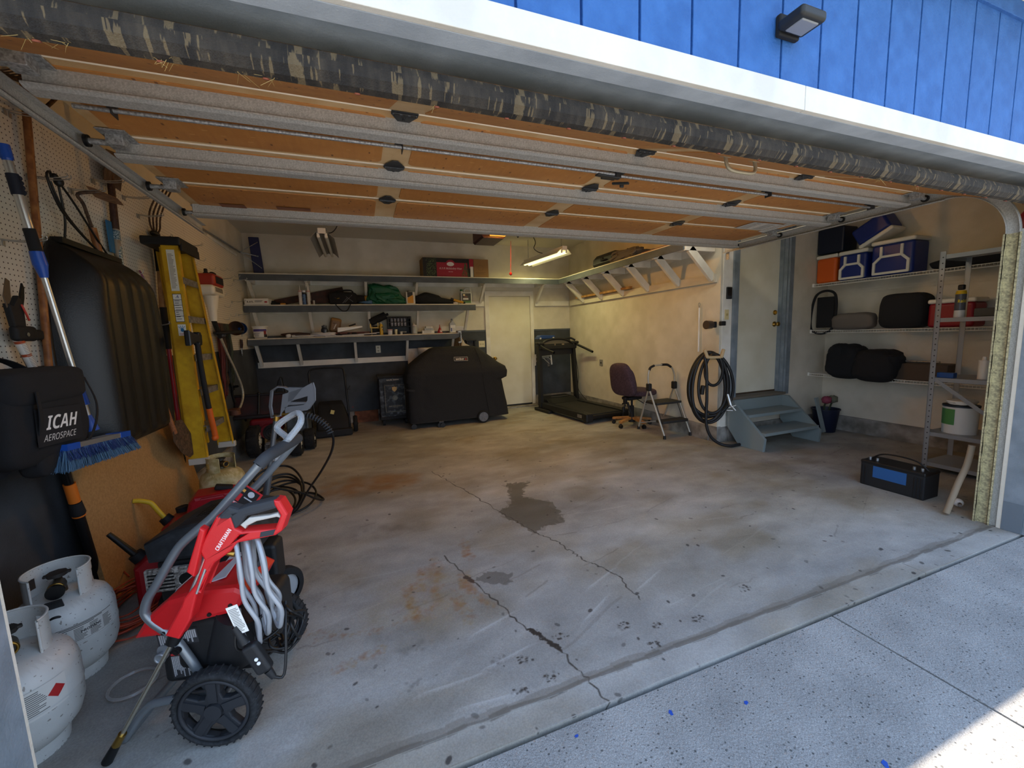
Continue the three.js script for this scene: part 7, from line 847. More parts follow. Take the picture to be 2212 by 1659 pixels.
{
  const t = thing('snowblower', 'red and black snowblower with chunky tyres in the dark back left corner', 'snowblower', [0.4, 0, -4.7]);
  const dr = mat(0x6f0f18, 0.4), dk = mat(0x191012, 0.5);
  mesh('dash_panel', [rbox(0.56, 0.26, 0.03, 0.012, -0.1, 0.6, 0.1, -0.35)], mat(0xffffff, 0.5, { map: mottle(0x1b1213, 0x3a1718, 221, 6), per: 0.5 }), t); mesh('dash_rim', [rbox(0.58, 0.03, 0.05, 0.01, -0.1, 0.725, 0.06), rbox(0.58, 0.04, 0.05, 0.01, -0.1, 0.47, 0.16)], dk, t); mesh('shift_lever', [rod([-0.12, 0.5, 0.17], [-0.11, 0.74, 0.1], 0.012), sph(0.02, -0.11, 0.745, 0.1)], M.black, t);
  mesh('engine', [rbox(0.34, 0.2, 0.3, 0.04, -0.06, 0.34, 0.05), cyl(0.09, 0.1, 0.1, -0.02, 0.28, 0.2, PI / 2)], dr, t); mesh('recoil_cover', [cyl(0.1, 0.105, 0.05, 0.02, 0.27, 0.24, PI / 2), ...[0.03, 0.06, 0.085].map((r) => new THREE.TorusGeometry(r, 0.006, 6, 24).translate(0.02, 0.27, 0.265))], M.black, t); mesh('primer', cyl(0.022, 0.022, 0.03, -0.16, 0.32, 0.22, PI / 2), mat(0x8a1a2c, 0.4), t);
  mesh('auger_housing', [rbox(0.24, 0.26, 0.3, 0.02, 0.28, 0.3, 0.0), rbox(0.03, 0.3, 0.34, 0.01, 0.4, 0.28, 0.0)], mat(0xffffff, 0.5, { metalness: 0.3, map: mottle(0x3a3f41, 0x5a6062, 223, 6), per: 0.3 }), t); mesh('chute', [ext([[-0.06, 0], [0.07, 0], [0.05, 0.24], [0.03, 0.26], [0.0, 0.2], [-0.04, 0.06]], 0.1, 0.01).translate(0.02, 0.64, -0.5), cyl(0.06, 0.07, 0.3, 0.04, 0.5, -0.45)], M.black, t);
  const tw = (x, z, r) => { const w = mesh('wheel', [lathe([[r * 0.55, -0.06], [r * 0.9, -0.065], [r * 0.98, -0.04], [r, -0.02], [r, 0.02], [r * 0.98, 0.04], [r * 0.9, 0.065], [r * 0.55, 0.06]], 40).rotateZ(PI / 2).translate(x, r, z), ...[...Array(20).keys()].map((i) => { const a = i / 20 * 2 * PI; return rbox(0.05, 0.012, 0.03, 0.004, i % 2 ? 0.025 : -0.025, r, 0).rotateX(a).translate(x, r, z); })], M.rubber, t); mesh('rim', [cyl(r * 0.58, r * 0.58, 0.1, x, r, z, 0, 0, PI / 2, 32), cyl(r * 0.16, r * 0.16, 0.125, x, r, z, 0, 0, PI / 2)], mat(0xc9c3ae, 0.5), w); for (let i = 0; i < 5; i++) { const a = i / 5 * 6.28; mesh('rim_bolt', cyl(0.008, 0.008, 0.112, x, r + Math.cos(a) * r * 0.35, z + Math.sin(a) * r * 0.35, 0, 0, PI / 2, 8), M.black, w); } };
  tw(-0.16, 0.3, 0.19); tw(0.3, 0.46, 0.145); tw(0.42, 0.2, 0.13);
  mesh('skid', [rbox(0.28, 0.1, 0.06, 0.01, 0.08, 0.1, 0.32), rbox(0.2, 0.05, 0.2, 0.01, 0.05, 0.15, 0.25)], mat(0xffffff, 0.5, { metalness: 0.3, map: mottle(0x3a3836, 0x8a8883, 225, 12), per: 0.2 }), t); mesh('handlebar', [tube([[-0.3, 0.4, 0.0], [-0.38, 0.7, 0.1], [-0.36, 0.84, 0.16], [-0.3, 0.86, 0.18]], 0.014), tube([[-0.36, 0.82, 0.15], [-0.37, 0.9, 0.18]], 0.02)], M.black, t);
}
// ---------------------------------------------------------------- alcove: treadmill, chair, stool, hose
{
  const t = thing('treadmill', 'black treadmill with curved console and handlebars in the back right corner', 'treadmill', [4.83, 0, -5.4], 0.1);
  const sd = mat(0x141517, 0.5);
  mesh('belt', slab(-0.27, 0.115, -0.05, 0.27, 0.135, 1.36), mat(0x1c1c1b, 0.8, { grain: 0.001, grainPer: 0.05 }), t);
  mesh('side_rail', slab(-0.4, 0.05, 0.0, -0.28, 0.155, 1.34, 0.015), sd, t); mesh('side_rail', slab(0.28, 0.05, 0.0, 0.4, 0.155, 1.34, 0.015), sd, t);
  mesh('end_cap', rbox(0.13, 0.13, 0.1, 0.02, -0.345, 0.09, 1.36), sd, t); mesh('end_cap', rbox(0.13, 0.13, 0.1, 0.02, 0.345, 0.09, 1.36), sd, t); mesh('roller', rod([-0.3, 0.09, 1.37], [0.3, 0.09, 1.37], 0.035), M.black, t);
  print('rail_sticker', t, 0.11, 0.05, (x, w, h) => { fillAll(x, w, h, '#8d8a80'); lines(x, w, h, 5, '#55524a'); }, [-0.4005, 0.1, 1.22], [0, -PI / 2, 0], 0.5, 1500);
  mesh('motor_hood', [ext([[-0.2, 0.05], [0.22, 0.05], [0.22, 0.14], [0.1, 0.21], [-0.2, 0.22]], 0.62, 0.015).rotateY(-PI / 2).translate(0.31, 0, 0.0)], sd, t); mesh('hood_line', rbox(0.36, 0.006, 0.006, 0.002, 0.02, 0.2245, 0.03), mat(0x6e6a5e, 0.5), t);
  mesh('upright', bar([-0.385, 0.06, 0.05], [-0.36, 1.14, -0.02], 0.055, 0.09, [0, 0, 1]), sd, t); mesh('upright', bar([0.385, 0.06, 0.05], [0.36, 1.12, -0.02], 0.055, 0.09, [0, 0, 1]), sd, t);
  mesh('base_foot', rbox(0.09, 0.05, 0.5, 0.015, -0.4, 0.03, 0.15), sd, t); mesh('base_foot', rbox(0.09, 0.05, 0.5, 0.015, 0.4, 0.03, 0.15), sd, t);
  mesh('crossbar', rbox(0.8, 0.08, 0.06, 0.02, 0, 1.12, 0.03), sd, t); mesh('skirt', slab(-0.34, 0.98, -0.03, 0.34, 1.1, -0.015), mat(0x1a1b1e, 0.6), t);
  const arc = []; for (let i = 0; i <= 16; i++) { const a = PI * i / 16; arc.push([Math.cos(a) * -0.31, 1.165 + Math.sin(a) * 0.1, -0.0]); }
  mesh('console_frame', [tube(arc, 0.02, 60), rbox(0.66, 0.03, 0.06, 0.01, 0, 1.165, 0.02), rbox(0.14, 0.06, 0.16, 0.03, -0.36, 1.19, 0.0), rbox(0.16, 0.05, 0.16, 0.03, 0.36, 1.19, 0.0), tube([[0.2, 1.265, -0.02], [0.3, 1.27, 0.0], [0.38, 1.23, 0.03]], 0.018)], sd, t);
  { const sh = new THREE.Shape(); sh.absellipse(0, 0, 0.29, 0.085, 0, PI); mesh('console_face', new THREE.ExtrudeGeometry(sh, { depth: 0.01, bevelEnabled: false, curveSegments: 24 }).translate(0, 1.175, -0.012), mat(0x6a6352, 0.6), t); }
  mesh('buttons', [rbox(0.02, 0.03, 0.01, 0.003, -0.07, 1.165, 0.052), rbox(0.05, 0.022, 0.01, 0.003, 0.1, 1.165, 0.052)], mat(0x8f7f66, 0.5), t);
  mesh('handlebar', tube([[-0.38, 1.17, 0.02], [-0.36, 1.1, 0.2], [-0.33, 1.04, 0.42]], 0.022), sd, t); mesh('handlebar', tube([[0.38, 1.17, 0.02], [0.43, 1.1, 0.2], [0.46, 1.02, 0.44]], 0.022), sd, t); mesh('cable', tube([[0.4, 1.0, 0.0], [0.42, 0.6, 0.06], [0.41, 0.35, 0.06], [0.45, 0.22, 0.12], [0.5, 0.12, 0.2]], 0.005), M.black, t);
  const b = thing('blue_case', 'small blue plastic case lying on the wall panel above the treadmill console', 'case', [4.7, 1.265, -5.62]); mesh('lid', ext([[-0.17, 0], [0.17, 0], [0.16, 0.06], [-0.11, 0.07], [-0.15, 0.04]], 0.18, 0.01).translate(0, 0.005, -0.09), mat(0x1c3e78, 0.45), b); mesh('latch', [rbox(0.03, 0.03, 0.02, 0.005, -0.13, 0.015, 0.09), rbox(0.03, 0.03, 0.02, 0.005, 0.13, 0.02, 0.09)], mat(0xc8c8c8, 0.4), b);
  const f = thing('trailer_frame', 'small white metal rack hanging in front of the dark panel above the treadmill belt', 'rack', [4.6, 0.92, -5.5]); const wm = mat(0xd9d8d2, 0.45);
  mesh('post', bar([-0.16, -0.12, 0], [-0.15, 0.08, 0], 0.02, 0.02, [0, 0, 1]), wm, f); mesh('post', bar([0.17, -0.12, 0], [0.15, 0.12, 0], 0.02, 0.02, [0, 0, 1]), wm, f); mesh('rail', [rod([-0.15, 0.03, 0], [0.15, 0.04, 0], 0.008), rod([-0.15, -0.06, 0], [-0.07, 0.02, 0], 0.005), rod([-0.07, 0.01, 0], [0.1, 0.01, 0], 0.005), rod([0.0, 0.01, 0], [0.12, -0.1, 0], 0.006), rod([0.1, 0.02, 0], [0.16, -0.05, 0], 0.005)], mat(0xb9b8b2, 0.4, { metalness: 0.4 }), f); mesh('hanger_plate', bar([0.1, 0.12, -0.02], [0.12, -0.15, -0.02], 0.04, 0.01, [0, 0, 1]), mat(0x5a5a5e, 0.4, { metalness: 0.4 }), f); mesh('tip', bar([0.12, -0.15, -0.02], [0.12, -0.17, -0.02], 0.03, 0.012, [0, 0, 1]), M.black, f);
}
{
  const t = thing('office_chair', 'purple fabric office chair on a wooden star base facing the alcove wall', 'chair', [5.12, 0, -3.63], 0.15);
  M.purple = mat(0xffffff, 0.95, { map: mottle(0x402f38, 0x54404a, 231, 16), per: 0.2, grain: 0.001, grainPer: 0.03 });
  mesh('seat', lump(0.46, 0.1, 0.44, 51, 0.02, 2, 0.55, 36, (x, y, z) => [x, y, z]).translate(0.13, 0.43, 0), M.purple, t);
  const bk = lump(0.12, 0.48, 0.42, 52, 0.02, 2, 0.55, 40, (x, y, z) => [x, y, z * (1 - 0.16 * y)]); bk.rotateZ(0.26); mesh('backrest', bk.translate(-0.13, 0.45, 0), M.purple, t);
  mesh('lumbar_pad', lump(0.09, 0.4, 0.36, 53, 0.02, 2, 0.6, 30).rotateZ(0.28).translate(-0.07, 0.47, 0.0), M.purple, t);
  mesh('mechanism', [rbox(0.26, 0.05, 0.16, 0.02, 0.0, 0.405, 0), rbox(0.05, 0.1, 0.05, 0.015, -0.15, 0.38, 0.02), rod([-0.15, 0.36, 0.06], [-0.12, 0.22, 0.1], 0.018), rod([0.05, 0.4, 0], [0.16, 0.3, 0.12], 0.006)], M.blackm, t); mesh('adjust_lever', [tube([[-0.28, 0.36, 0.1], [-0.24, 0.36, 0.1], [-0.23, 0.32, 0.1]], 0.012), rbox(0.04, 0.08, 0.03, 0.01, -0.26, 0.28, 0.1)], M.black, t);
  mesh('column', [cyl(0.03, 0.034, 0.2, 0, 0.19, 0), cyl(0.015, 0.015, 0.1, 0, 0.34, 0)], M.blackm, t); mesh('hub', cyl(0.05, 0.05, 0.07, 0, 0.09, 0), M.blackm, t);
  const wd = mat(0xffffff, 0.5, { map: mottle(0x9a6634, 0xbd8648, 233, 6), per: 0.2 });
  for (let i = 0; i < 5; i++) { const a = i / 5 * 2 * PI + 0.45, c = Math.cos(a), s = Math.sin(a); const leg = mesh('leg', bar([c * 0.04, 0.115, s * 0.04], [c * 0.28, 0.085, s * 0.28], 0.05, 0.03), wd, t); mesh('caster', [cyl(0.026, 0.026, 0.04, c * 0.265, 0.027, s * 0.265, PI / 2, -a, 0, 20), cyl(0.012, 0.012, 0.05, c * 0.26, 0.06, s * 0.26)], M.black, leg); }
}
{
  const t = thing('step_stool', 'folding silver step stool with two black treads and a hoop handle', 'step stool', [0, 0, 0]);
  const al = mat(0xb9b4a6, 0.4, { metalness: 0.35 }), dk = mat(0x2a2b2b, 0.7, { grain: 0.001, grainPer: 0.03 });
  const FL = [4.985, 0.0, -2.8], FR = [5.395, 0.0, -2.8], RL = [5.06, 0.0, -3.4], RR = [5.42, 0.0, -3.36], TL = [4.96, 0.62, -3.07], TR = [5.37, 0.62, -3.07];
  for (const [f, top] of [[FL, TL], [FR, TR], [RL, TL], [RR, TR]]) { const l = mesh('leg', rod([f[0], 0.03, f[2]], top, 0.0125), al, t); mesh('rubber_foot', cyl(0.016, 0.019, 0.045, f[0], 0.024, f[2]), M.black, l); }
  mesh('rear_brace', rod([5.05, 0.1, -3.35], [5.41, 0.1, -3.31], 0.007), al, t);
  mesh('hoop_handle', tube([[4.96, 0.6, -3.07], [4.945, 0.76, -3.07], [4.97, 0.87, -3.07], [5.04, 0.905, -3.07], [5.16, 0.91, -3.07], [5.25, 0.905, -3.07], [5.33, 0.86, -3.07], [5.37, 0.76, -3.07], [5.37, 0.6, -3.07]], 0.0115, 90), al, t); mesh('hoop_pad', tube([[4.963, 0.85, -3.07], [4.985, 0.885, -3.07], [5.04, 0.906, -3.07]], 0.016), M.blackm, t); mesh('hoop_pad', tube([[5.16, 0.911, -3.07], [5.25, 0.906, -3.07], [5.31, 0.875, -3.07]], 0.016), M.blackm, t);
  mesh('joint', rbox(0.05, 0.1, 0.07, 0.015, TL[0], TL[1] + 0.01, TL[2]), M.blackm, t); mesh('joint', rbox(0.05, 0.1, 0.07, 0.015, TR[0], TR[1] + 0.01, TR[2]), M.blackm, t);
  mesh('upper_tread', rbox(0.4, 0.03, 0.26, 0.008, 5.19, 0.42, -3.08), dk, t); mesh('lower_tread', rbox(0.4, 0.035, 0.14, 0.008, 5.19, 0.2, -2.9), dk, t); mesh('tread_rod', [rod([5.02, 0.41, -3.0], [5.02, 0.21, -2.9], 0.004), rod([5.36, 0.41, -3.0], [5.36, 0.21, -2.9], 0.004)], M.black, t);
}
{
  const t = thing('air_hose', 'thick black hose coiled over a wooden hanger at the alcove corner', 'hose', [5.33, 0, -2.33], -0.6);
  const lp = (w, top, bot, dx, dz) => { const p = []; for (let i = 0; i < 16; i++) { const a = i / 16 * 2 * PI; p.push([dx + Math.sin(a) * w * (1 - 0.15 * Math.cos(a)) - 0.02, (top + bot) / 2 + Math.cos(a) * (top - bot) / 2, dz + 0.02 * Math.sin(a * 2)]); } return tube(p, 0.0165, 110, true, 10); };
  mesh('coil', [lp(0.215, 1.09, 0.33, -0.085, 0.0), lp(0.2, 1.08, 0.27, -0.08, 0.035), lp(0.23, 1.075, 0.36, -0.07, 0.06), lp(0.17, 1.085, 0.3, -0.1, 0.085), lp(0.15, 1.07, 0.4, -0.06, 0.11), lp(0.09, 1.07, 0.72, -0.06, 0.13), tube([[-0.18, 1.05, 0.14], [-0.16, 0.9, 0.15], [-0.15, 0.6, 0.15], [-0.15, 0.3, 0.15], [-0.1, 0.14, 0.14], [0.0, 0.05, 0.12], [0.12, 0.02, 0.1], [0.24, 0.02, 0.02]], 0.0165, 80, false, 10)], mat(0x141416, 0.55), t);
  mesh('sleeve', rod([-0.19, 0.72, 0.14], [-0.2, 0.62, 0.13], 0.024), M.black, t); mesh('nozzle', [rod([0.07, 0.62, 0.12], [0.1, 0.5, 0.14], 0.016, 0.02), rod([0.1, 0.5, 0.14], [0.15, 0.44, 0.15], 0.01), rod([0.08, 0.47, 0.14], [0.15, 0.5, 0.15], 0.006), rod([0.06, 0.44, 0.14], [0.12, 0.44, 0.15], 0.008)], mat(0xb9bab8, 0.3, { metalness: 0.8 }), t);
  const hm = mat(0xb89d72, 0.6); const h = thing('hose_hanger', 'tan wooden hose hanger with two prongs on the alcove corner', 'hanger', [5.33, 1.0, -2.34], -0.6);
  mesh('block', rbox(0.2, 0.05, 0.14, 0.02, -0.08, 0.03, 0.03), hm, h); mesh('prong', rbox(0.035, 0.1, 0.03, 0.01, -0.165, 0.08, 0.17, 0, 0, 0.35), hm, h); mesh('prong', rbox(0.035, 0.1, 0.03, 0.01, 0.0, 0.08, 0.17, 0, 0, -0.25), hm, h); mesh('arm', rbox(0.16, 0.03, 0.16, 0.01, -0.085, 0.04, 0.1), hm, h);
  const l = thing('fluorescent_sleeve', 'thin white rod hanging on the alcove wall above the black hose', 'rod', [W - 0.03, 1.08, -2.685]); mesh('rod', rod([0, 0, 0], [0, 0.53, 0], 0.011), mat(0xe6e3da, 0.4), l); mesh('loop', tube([[0, 0.53, 0], [0.0, 0.57, 0.012], [0.0, 0.59, 0], [0.0, 0.57, -0.012], [0, 0.53, 0]], 0.0035), M.steel, l);
  const c = thing('camera_bracket', 'brown plastic hand light clipped to a black bracket near the corner post', 'light', [W - 0.05, 1.4, -2.46]); mesh('cup', [cyl(0.05, 0.045, 0.08, -0.06, 0, 0.0, 0, 0, PI / 2, 20)], mat(0x4a3c32, 0.4), c); mesh('bracket', [rbox(0.04, 0.07, 0.03, 0.01, 0.0, 0, 0.03), rbox(0.07, 0.05, 0.04, 0.008, 0.05, 0.01, 0.09)], M.blackm, c);
}
{ // along the alcove shelf
  const a = thing('hard_case', 'black plastic tool case on the alcove shelf above the treadmill', 'case', [5.17, HS, -4.2], 0.0); mesh('shell', ext([[-0.14, 0], [0.14, 0], [0.17, 0.06], [0.14, 0.19], [-0.1, 0.19], [-0.16, 0.13], [-0.17, 0.05]], 0.52, 0.02).translate(0, 0, -0.26), M.black, a); mesh('latch', rbox(0.03, 0.05, 0.07, 0.01, -0.165, 0.1, 0.0), M.blackm, a); mesh('handle', tube([[-0.165, 0.08, 0.14], [-0.2, 0.08, 0.12], [-0.2, 0.08, 0.02], [-0.165, 0.08, 0.0]], 0.01), M.blackm, a);
  const cm = mat(0x5f5a56, 0.85); seed = 8; const g = []; for (let i = 0; i < 9; i++) { const p = []; for (let k = 0; k < 7; k++) p.push([5.12 + rr(-0.12, 0.1), HS + 0.03 + rr(0, 0.11), -3.72 + rr(-0.28, 0.28)]); g.push(tube(p, 0.02, 60, true, 6)); } const cl = thing('drop_cloth', 'tangled grey cloth strips heaped next to the black case on the alcove shelf', 'cloth', [0, 0, 0]); mesh('strips', g, cm, cl); mesh('heap', lump(0.26, 0.12, 0.6, 57, 0.2, 5, 0.6, 30).translate(5.14, HS, -3.72), cm, cl);
  const p1 = single('plank', 'dark plank lying along the alcove shelf nearest the open door', 'board', slab(5.3, HS, -3.4, 5.38, HS + 0.09, -2.56, 0.004), mat(0x2e2620, 0.7)); single('plank', 'reddish plank lying on the alcove shelf in front of the dark plank', 'board', slab(5.05, HS, -3.35, 5.15, HS + 0.035, -2.56, 0.004), mat(0x8a5a44, 0.7));
}
// ---------------------------------------------------------------- steps, right-hand shelves and rack (flat colours)
const pg = mat(0x7f8a8a, 0.6), wirem = mat(0xe6e2d8, 0.5), cblue = mat(0x0f2a78, 0.4), cwhite = mat(0xe4e0d4, 0.45), cred = mat(0x8a1022, 0.45), zincg = mat(0x9a9fa2, 0.45, { metalness: 0.4 });
{
  const t = thing('steps', 'grey painted wooden steps up to the house door', 'steps');
  const st = [[1.9, 0], [1.885, 0.14], [1.95, 0.2], [2.28, 0.5], [2.37, 0.5], [2.37, 0.2], [2.2, 0]].map(([z, y]) => [z, y]);
  for (const x of [5.56, 6.46]) mesh('stringer', ext(st, 0.035, 0.003).rotateY(PI / 2).translate(x - 0.035, 0, 0), pg, t);
  mesh('tread', slab(5.56, 0.165, -2.18, 6.425, 0.2, -1.9, 0.004), pg, t); mesh('tread', slab(5.56, 0.335, -2.38, 6.425, 0.37, -2.1, 0.004), pg, t); mesh('riser', slab(5.56, 0.37, -2.38, 6.425, 0.5, -2.35, 0.003), pg, t);
  const p = thing('planter', 'dark blue pail with faded flowers in the corner beside the steps', 'pail', [7.02, 0, -2.2]);
  mesh('pail', lathe([[0, 0], [0.11, 0], [0.145, 0.28], [0.155, 0.28], [0.155, 0.295], [0.14, 0.295], [0.105, 0.01]], 32), mat(0x121a34, 0.5), p);
  for (const [x, c] of [[-0.03, 0x8a3a50], [0.09, 0x6a6a58]]) { const s = mesh('stem', tube([[x * 0.5, 0.2, 0], [x, 0.32, 0], [x, 0.38, 0.02]], 0.01), mat(0x2e3a24, 0.7), p); mesh('flower', lump(0.1, 0.09, 0.09, 3, 0.3, 6, 0.9, 18).translate(x, 0.36, 0.02), mat(c, 0.7), s); }
  single('leaning_strip', 'thin grey wooden strip leaning behind the steps beside the blue pail', 'strip', bar([6.78, 0.04, -2.06], [6.76, 0.46, -2.16], 0.05, 0.02, [0, 0, 1]), pg);
}
[[1.865, 'top'], [1.285, 'middle'], [0.734, 'lowest']].forEach(([y, n]) => {
  const t = thing('wire_shelf', n + ' white wire shelf on the right wall', 'shelf', [0, y, 0]);
  mesh('front_rail', [rod([6.96, 0, -2.4], [6.96, 0, -0.2], 0.004), rod([6.96, -0.03, -2.4], [6.96, -0.03, -0.2], 0.004)], wirem, t);
  mesh('back_rail', rod([7.25, 0, -2.4], [7.25, 0, -0.2], 0.004), wirem, t);
  const w = []; for (let z = -2.39; z < -0.2; z += 0.026) w.push(rod([6.96, -0.03, z], [6.96, 0.002, z], 0.002, 0.002, 4), rod([6.96, 0.002, z], [7.25, 0.002, z], 0.002, 0.002, 4));
  mesh('wires', w, wirem, t).userData.kind = 'stuff'; mesh('wall_clip', rbox(0.03, 0.045, 0.03, 0.005, 6.965, -0.01, -2.395), wirem, t);
});
const cooler = (label, z, w, h, d, body, lid, trim) => { const t = thing('cooler', label, 'cooler', [7.1, 0, z]); mesh('body', rbox(d, h, w, 0.03, 0, h / 2, 0), body, t); mesh('lid', rbox(d + 0.01, 0.045, w + 0.015, 0.018, 0, h + 0.02, 0), lid, t);
  if (trim) mesh('handle_trim', [[[-0.24, 0.92], [-0.24, 0.58]], [[0.24, 0.92], [0.24, 0.58]], [[-0.24, 0.6], [0.24, 0.6]], [[-0.24, 0.6], [-0.4, 0.42]], [[0.24, 0.6], [0.4, 0.42]], [[-0.4, 0.45], [-0.4, 0.06]], [[0.4, 0.45], [0.4, 0.06]], [[-0.42, 0.08], [0.42, 0.08]]].map(([a, b]) => bar([-d / 2 - 0.005, a[1] * h, a[0] * w], [-d / 2 - 0.005, b[1] * h, b[0] * w], 0.024, 0.024, [1, 0.01, 0])), cwhite, t); return t; };
cooler('larger blue cooler with white lid on the top wire shelf', -1.6, 0.38, 0.34, 0.28, cblue, cwhite, 1).position.y = 1.87;
cooler('smaller blue cooler with white lid left of the larger one', -1.98, 0.29, 0.3, 0.26, cblue, cwhite, 1).position.y = 1.87;
cooler('orange cooler with white lid at the left end of the top wire shelf', -2.27, 0.23, 0.3, 0.24, mat(0xd9601a, 0.5), cwhite, 0).position.y = 1.87;
{ const o = cooler('blue cooler tipped upside down on top of the two blue coolers', -1.88, 0.34, 0.2, 0.24, cblue, cwhite, 0); o.position.y = 2.5; o.rotation.x = PI - 0.5; cooler('red cooler with white lid behind the metal rack on the middle wire shelf', -1.1, 0.34, 0.24, 0.24, cred, cwhite, 0).position.y = 1.29; }
single('blue_tote', 'dark blue translucent tote above the orange cooler', 'tote', rbox(0.26, 0.3, 0.3, 0.02, 7.11, 2.375, -2.24), mat(0x0e1a30, 0.35));
single('soft_cooler', 'black soft cooler bag in the middle of the middle wire shelf', 'bag', lump(0.26, 0.37, 0.4, 61, 0.03, 3, 0.4, 36).translate(7.05, 1.29, -1.48), M.nylon);
single('rolled_mat', 'tan and navy rolled sleeping mat on the middle wire shelf', 'roll', lump(0.2, 0.2, 0.42, 62, 0.1, 4, 0.6, 32).translate(7.02, 1.28, -1.95), mat(0x6a625a, 0.9));
single('folded_chair', 'folded black camp chair at the left end of the middle wire shelf', 'chair', [tube([[6.97, 1.3, -2.4], [6.97, 1.72, -2.36], [6.97, 1.72, -2.14], [6.97, 1.3, -2.16]], 0.015, 60, true), slab(6.99, 1.32, -2.36, 7.05, 1.7, -2.16, 0.01)], M.nylon);
single('life_vests', 'heap of black bags and vests hanging over the lowest wire shelf', 'bag', [lump(0.3, 0.4, 0.36, 63, 0.16, 4, 0.6, 40).translate(7.0, 0.7, -1.98), lump(0.3, 0.36, 0.4, 64, 0.18, 4, 0.6, 40).translate(6.98, 0.69, -1.66)], M.nylon);
{ const t = thing('toolbox', 'old brown metal toolbox on the lowest wire shelf', 'toolbox', [7.08, 0.736, -1.3]); mesh('case', rbox(0.22, 0.18, 0.46, 0.01, 0, 0.09, 0), mat(0x4a3c30, 0.6), t); mesh('handle', rod([-0.05, 0.2, -0.14], [-0.05, 0.2, 0.14], 0.01), M.steel, t); }
single('black_case', 'long black case lying on the top wire shelf behind the rack', 'case', lump(0.26, 0.1, 0.8, 65, 0.1, 3, 0.5, 30).translate(7.1, 1.868, -0.9), M.nylon);
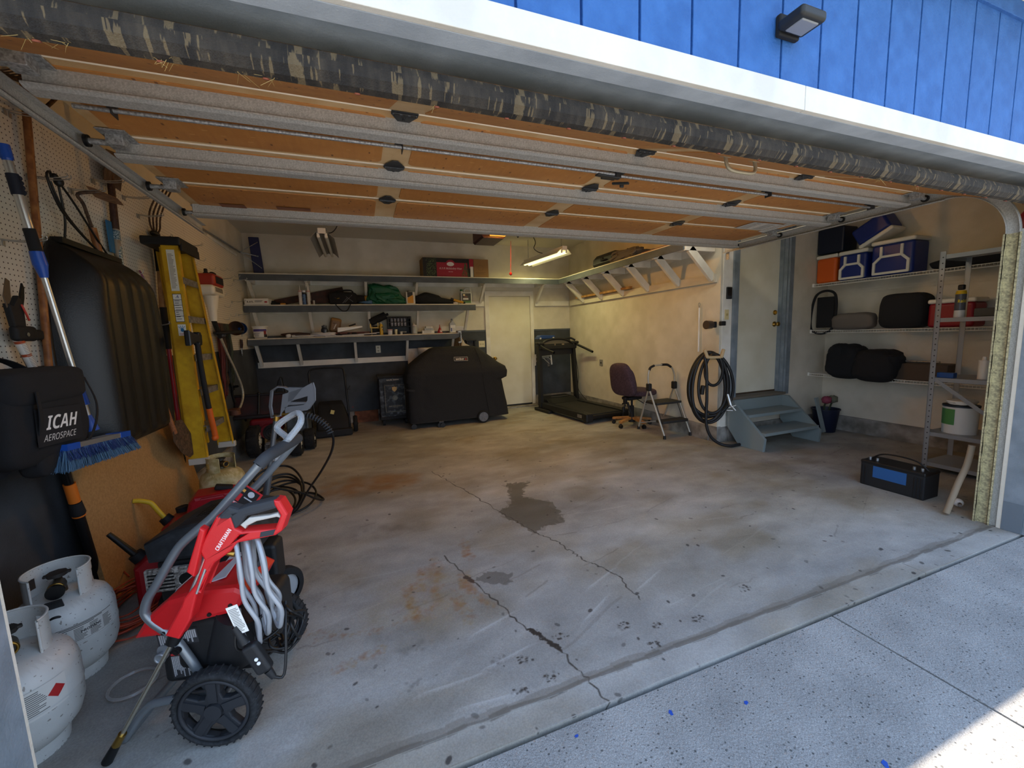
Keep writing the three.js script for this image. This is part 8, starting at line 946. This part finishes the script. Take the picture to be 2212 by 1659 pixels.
{
  const t = thing('metal_rack', 'grey metal shelving rack with perforated posts near the right door jamb', 'rack');
  for (const [x, z] of [[6.3, -0.91], [6.72, -0.91], [6.3, -0.36], [6.72, -0.36]]) mesh('post', [slab(x - 0.018, 0, z - 0.002, x + 0.018, 1.95, z + 0.002), slab(x - 0.018, 0, z, x - 0.014, 1.95, z + 0.036)], zincg, t);
  for (const y of [1.92, 1.38, 0.855, 0.36, 0.08]) mesh('shelf', [slab(6.29, y - 0.004, -0.91, 6.73, y, -0.36), slab(6.286, y - 0.035, -0.91, 6.29, y, -0.36), slab(6.29, y - 0.035, -0.912, 6.73, y, -0.908)], zincg, t);
  mesh('diagonal', bar([6.283, 0.83, -0.86], [6.283, 0.48, -0.42], 0.03, 0.003, [1, 0, 0]), zincg, t);
  const holes = []; for (let y = 0.05; y < 1.93; y += 0.05) holes.push(cyl(0.005, 0.005, 0.004, 6.3, y, -0.908, PI / 2, 0, 0, 8), cyl(0.005, 0.005, 0.004, 6.282, y, -0.89, 0, 0, PI / 2, 8)); mesh('holes', holes, M.black, t).userData.kind = 'stuff';
  const r = thing('insect_spray', 'tall grey and yellow insect spray can on the rack', 'can', [6.37, 1.381, -0.79]); mesh('body', cyl(0.034, 0.034, 0.2, 0, 0.1, 0), mat(0x55575c, 0.4), r); mesh('base_band', cyl(0.0345, 0.0345, 0.06, 0, 0.03, 0), mat(0xd8d6d0, 0.4), r); mesh('shoulder', cyl(0.03, 0.036, 0.03, 0, 0.212, 0), mat(0xe0b818, 0.4), r); mesh('nozzle', rbox(0.04, 0.045, 0.04, 0.01, 0, 0.255, 0), M.black, r);
  print('brand_print', r, 0.06, 0.07, (x, w, h) => { fillAll(x, w, h, '#55575c'); txt(x, 'Raid', w / 2, h * 0.4, h * 0.5, '#f0d81c', 'sans-serif', 'bold', w * 0.95); }, [0, 0.13, 0.0005], [0, -0.9, 0], 0.4, 1600, 0.0346);
  const p = thing('paint_bucket', 'white and green paint bucket on the lower rack shelf', 'bucket', [6.45, 0.361, -0.75]); mesh('body', cyl(0.115, 0.11, 0.24, 0, 0.12, 0), mat(0xd6d6d0, 0.45), p); mesh('green_panel', new THREE.CylinderGeometry(0.1155, 0.1135, 0.14, 16, 1, true, -2.6, 1.1).translate(0, 0.15, 0), mat(0x4f8a4c, 0.5), p); mesh('lid', cyl(0.118, 0.118, 0.015, 0, 0.245, 0), mat(0x1a2430, 0.5), p); mesh('rag', lump(0.2, 0.05, 0.16, 71, 0.2, 5, 0.7, 22).translate(0, 0.25, 0), cwhite, p);
  const s2 = thing('white_spray_can', 'white spray can on the middle rack shelf', 'can', [6.4, 0.856, -0.62]); mesh('body', cyl(0.033, 0.033, 0.16, 0, 0.08, 0), cwhite, s2); mesh('nozzle', cyl(0.012, 0.016, 0.03, 0, 0.175, 0), cwhite, s2);
  single('seed_bag', 'blue and yellow bag slumped on the middle rack shelf', 'bag', lump(0.2, 0.2, 0.16, 72, 0.14, 4, 0.6, 30).translate(6.5, 0.857, -0.5), mat(0x1a2a5c, 0.5)); single('blue_carton', 'small blue carton on the middle rack shelf', 'box', rbox(0.06, 0.045, 0.11, 0.004, 6.34, 0.878, -0.82), mat(0x1c4a86, 0.5));
  single('red_bag', 'dark red pointed bag on top of the metal rack', 'bag', lump(0.3, 0.32, 0.4, 73, 0.06, 3, 0.7, 28, (x, y, z) => [x, y, z * (1 - 0.45 * (y + 1) / 2)]).translate(6.55, 1.921, -0.42), cred);
  single('glass_tray', 'grey divided tray of jars on the rack beside the insect spray', 'tray', [rbox(0.12, 0.07, 0.3, 0.008, 6.42, 1.416, -0.55)], mat(0x4c4e4a, 0.4));
}
{
  const t = thing('battery', 'black marine battery with a blue label standing on the floor', 'battery', [5.52, 0, -0.72], 0);
  mesh('case', rbox(0.2, 0.2, 0.42, 0.01, 0, 0.1, 0), M.blackm, t); mesh('lid', rbox(0.205, 0.03, 0.425, 0.01, 0, 0.2, 0), M.black, t); for (const z of [-0.17, -0.12, 0.12, 0.17]) mesh('terminal', cyl(0.009, 0.009, 0.025, -0.05, 0.225, z), M.steel, t); mesh('rib', [-0.19, -0.17, 0.15, 0.17, 0.19].map((z) => rbox(0.006, 0.16, 0.008, 0.002, -0.101, 0.09, z)), M.black, t); mesh('blue_label', slab(-0.1015, 0.085, -0.12, -0.1, 0.18, 0.1), mat(0x24568f, 0.5), t);
  mesh('handle', tube([[0, 0.2, -0.2], [0, 0.27, -0.1], [0, 0.27, 0.1], [0, 0.2, 0.2]], 0.006), M.black, t);
  single('stick', 'pale weathered wooden stick leaning against the rack by the right jamb', 'stick', tube([[5.27, 0.015, -0.32], [5.33, 0.22, -0.3], [5.37, 0.36, -0.28], [5.385, 0.5, -0.27]], 0.019, 40), mat(0x8d7c66, 0.85));
  const b = thing('light_bulb', 'white light bulb lying on the floor beside the battery', 'bulb', [5.52, 0.031, -0.36]); mesh('globe', sph(0.03, 0, 0, 0), mat(0xe8e8e4, 0.3), b); mesh('cap', rod([-0.02, 0, 0.015], [-0.05, -0.004, 0.03], 0.013, 0.012), M.chrome, b);
}
renderer.render(scene, camera);
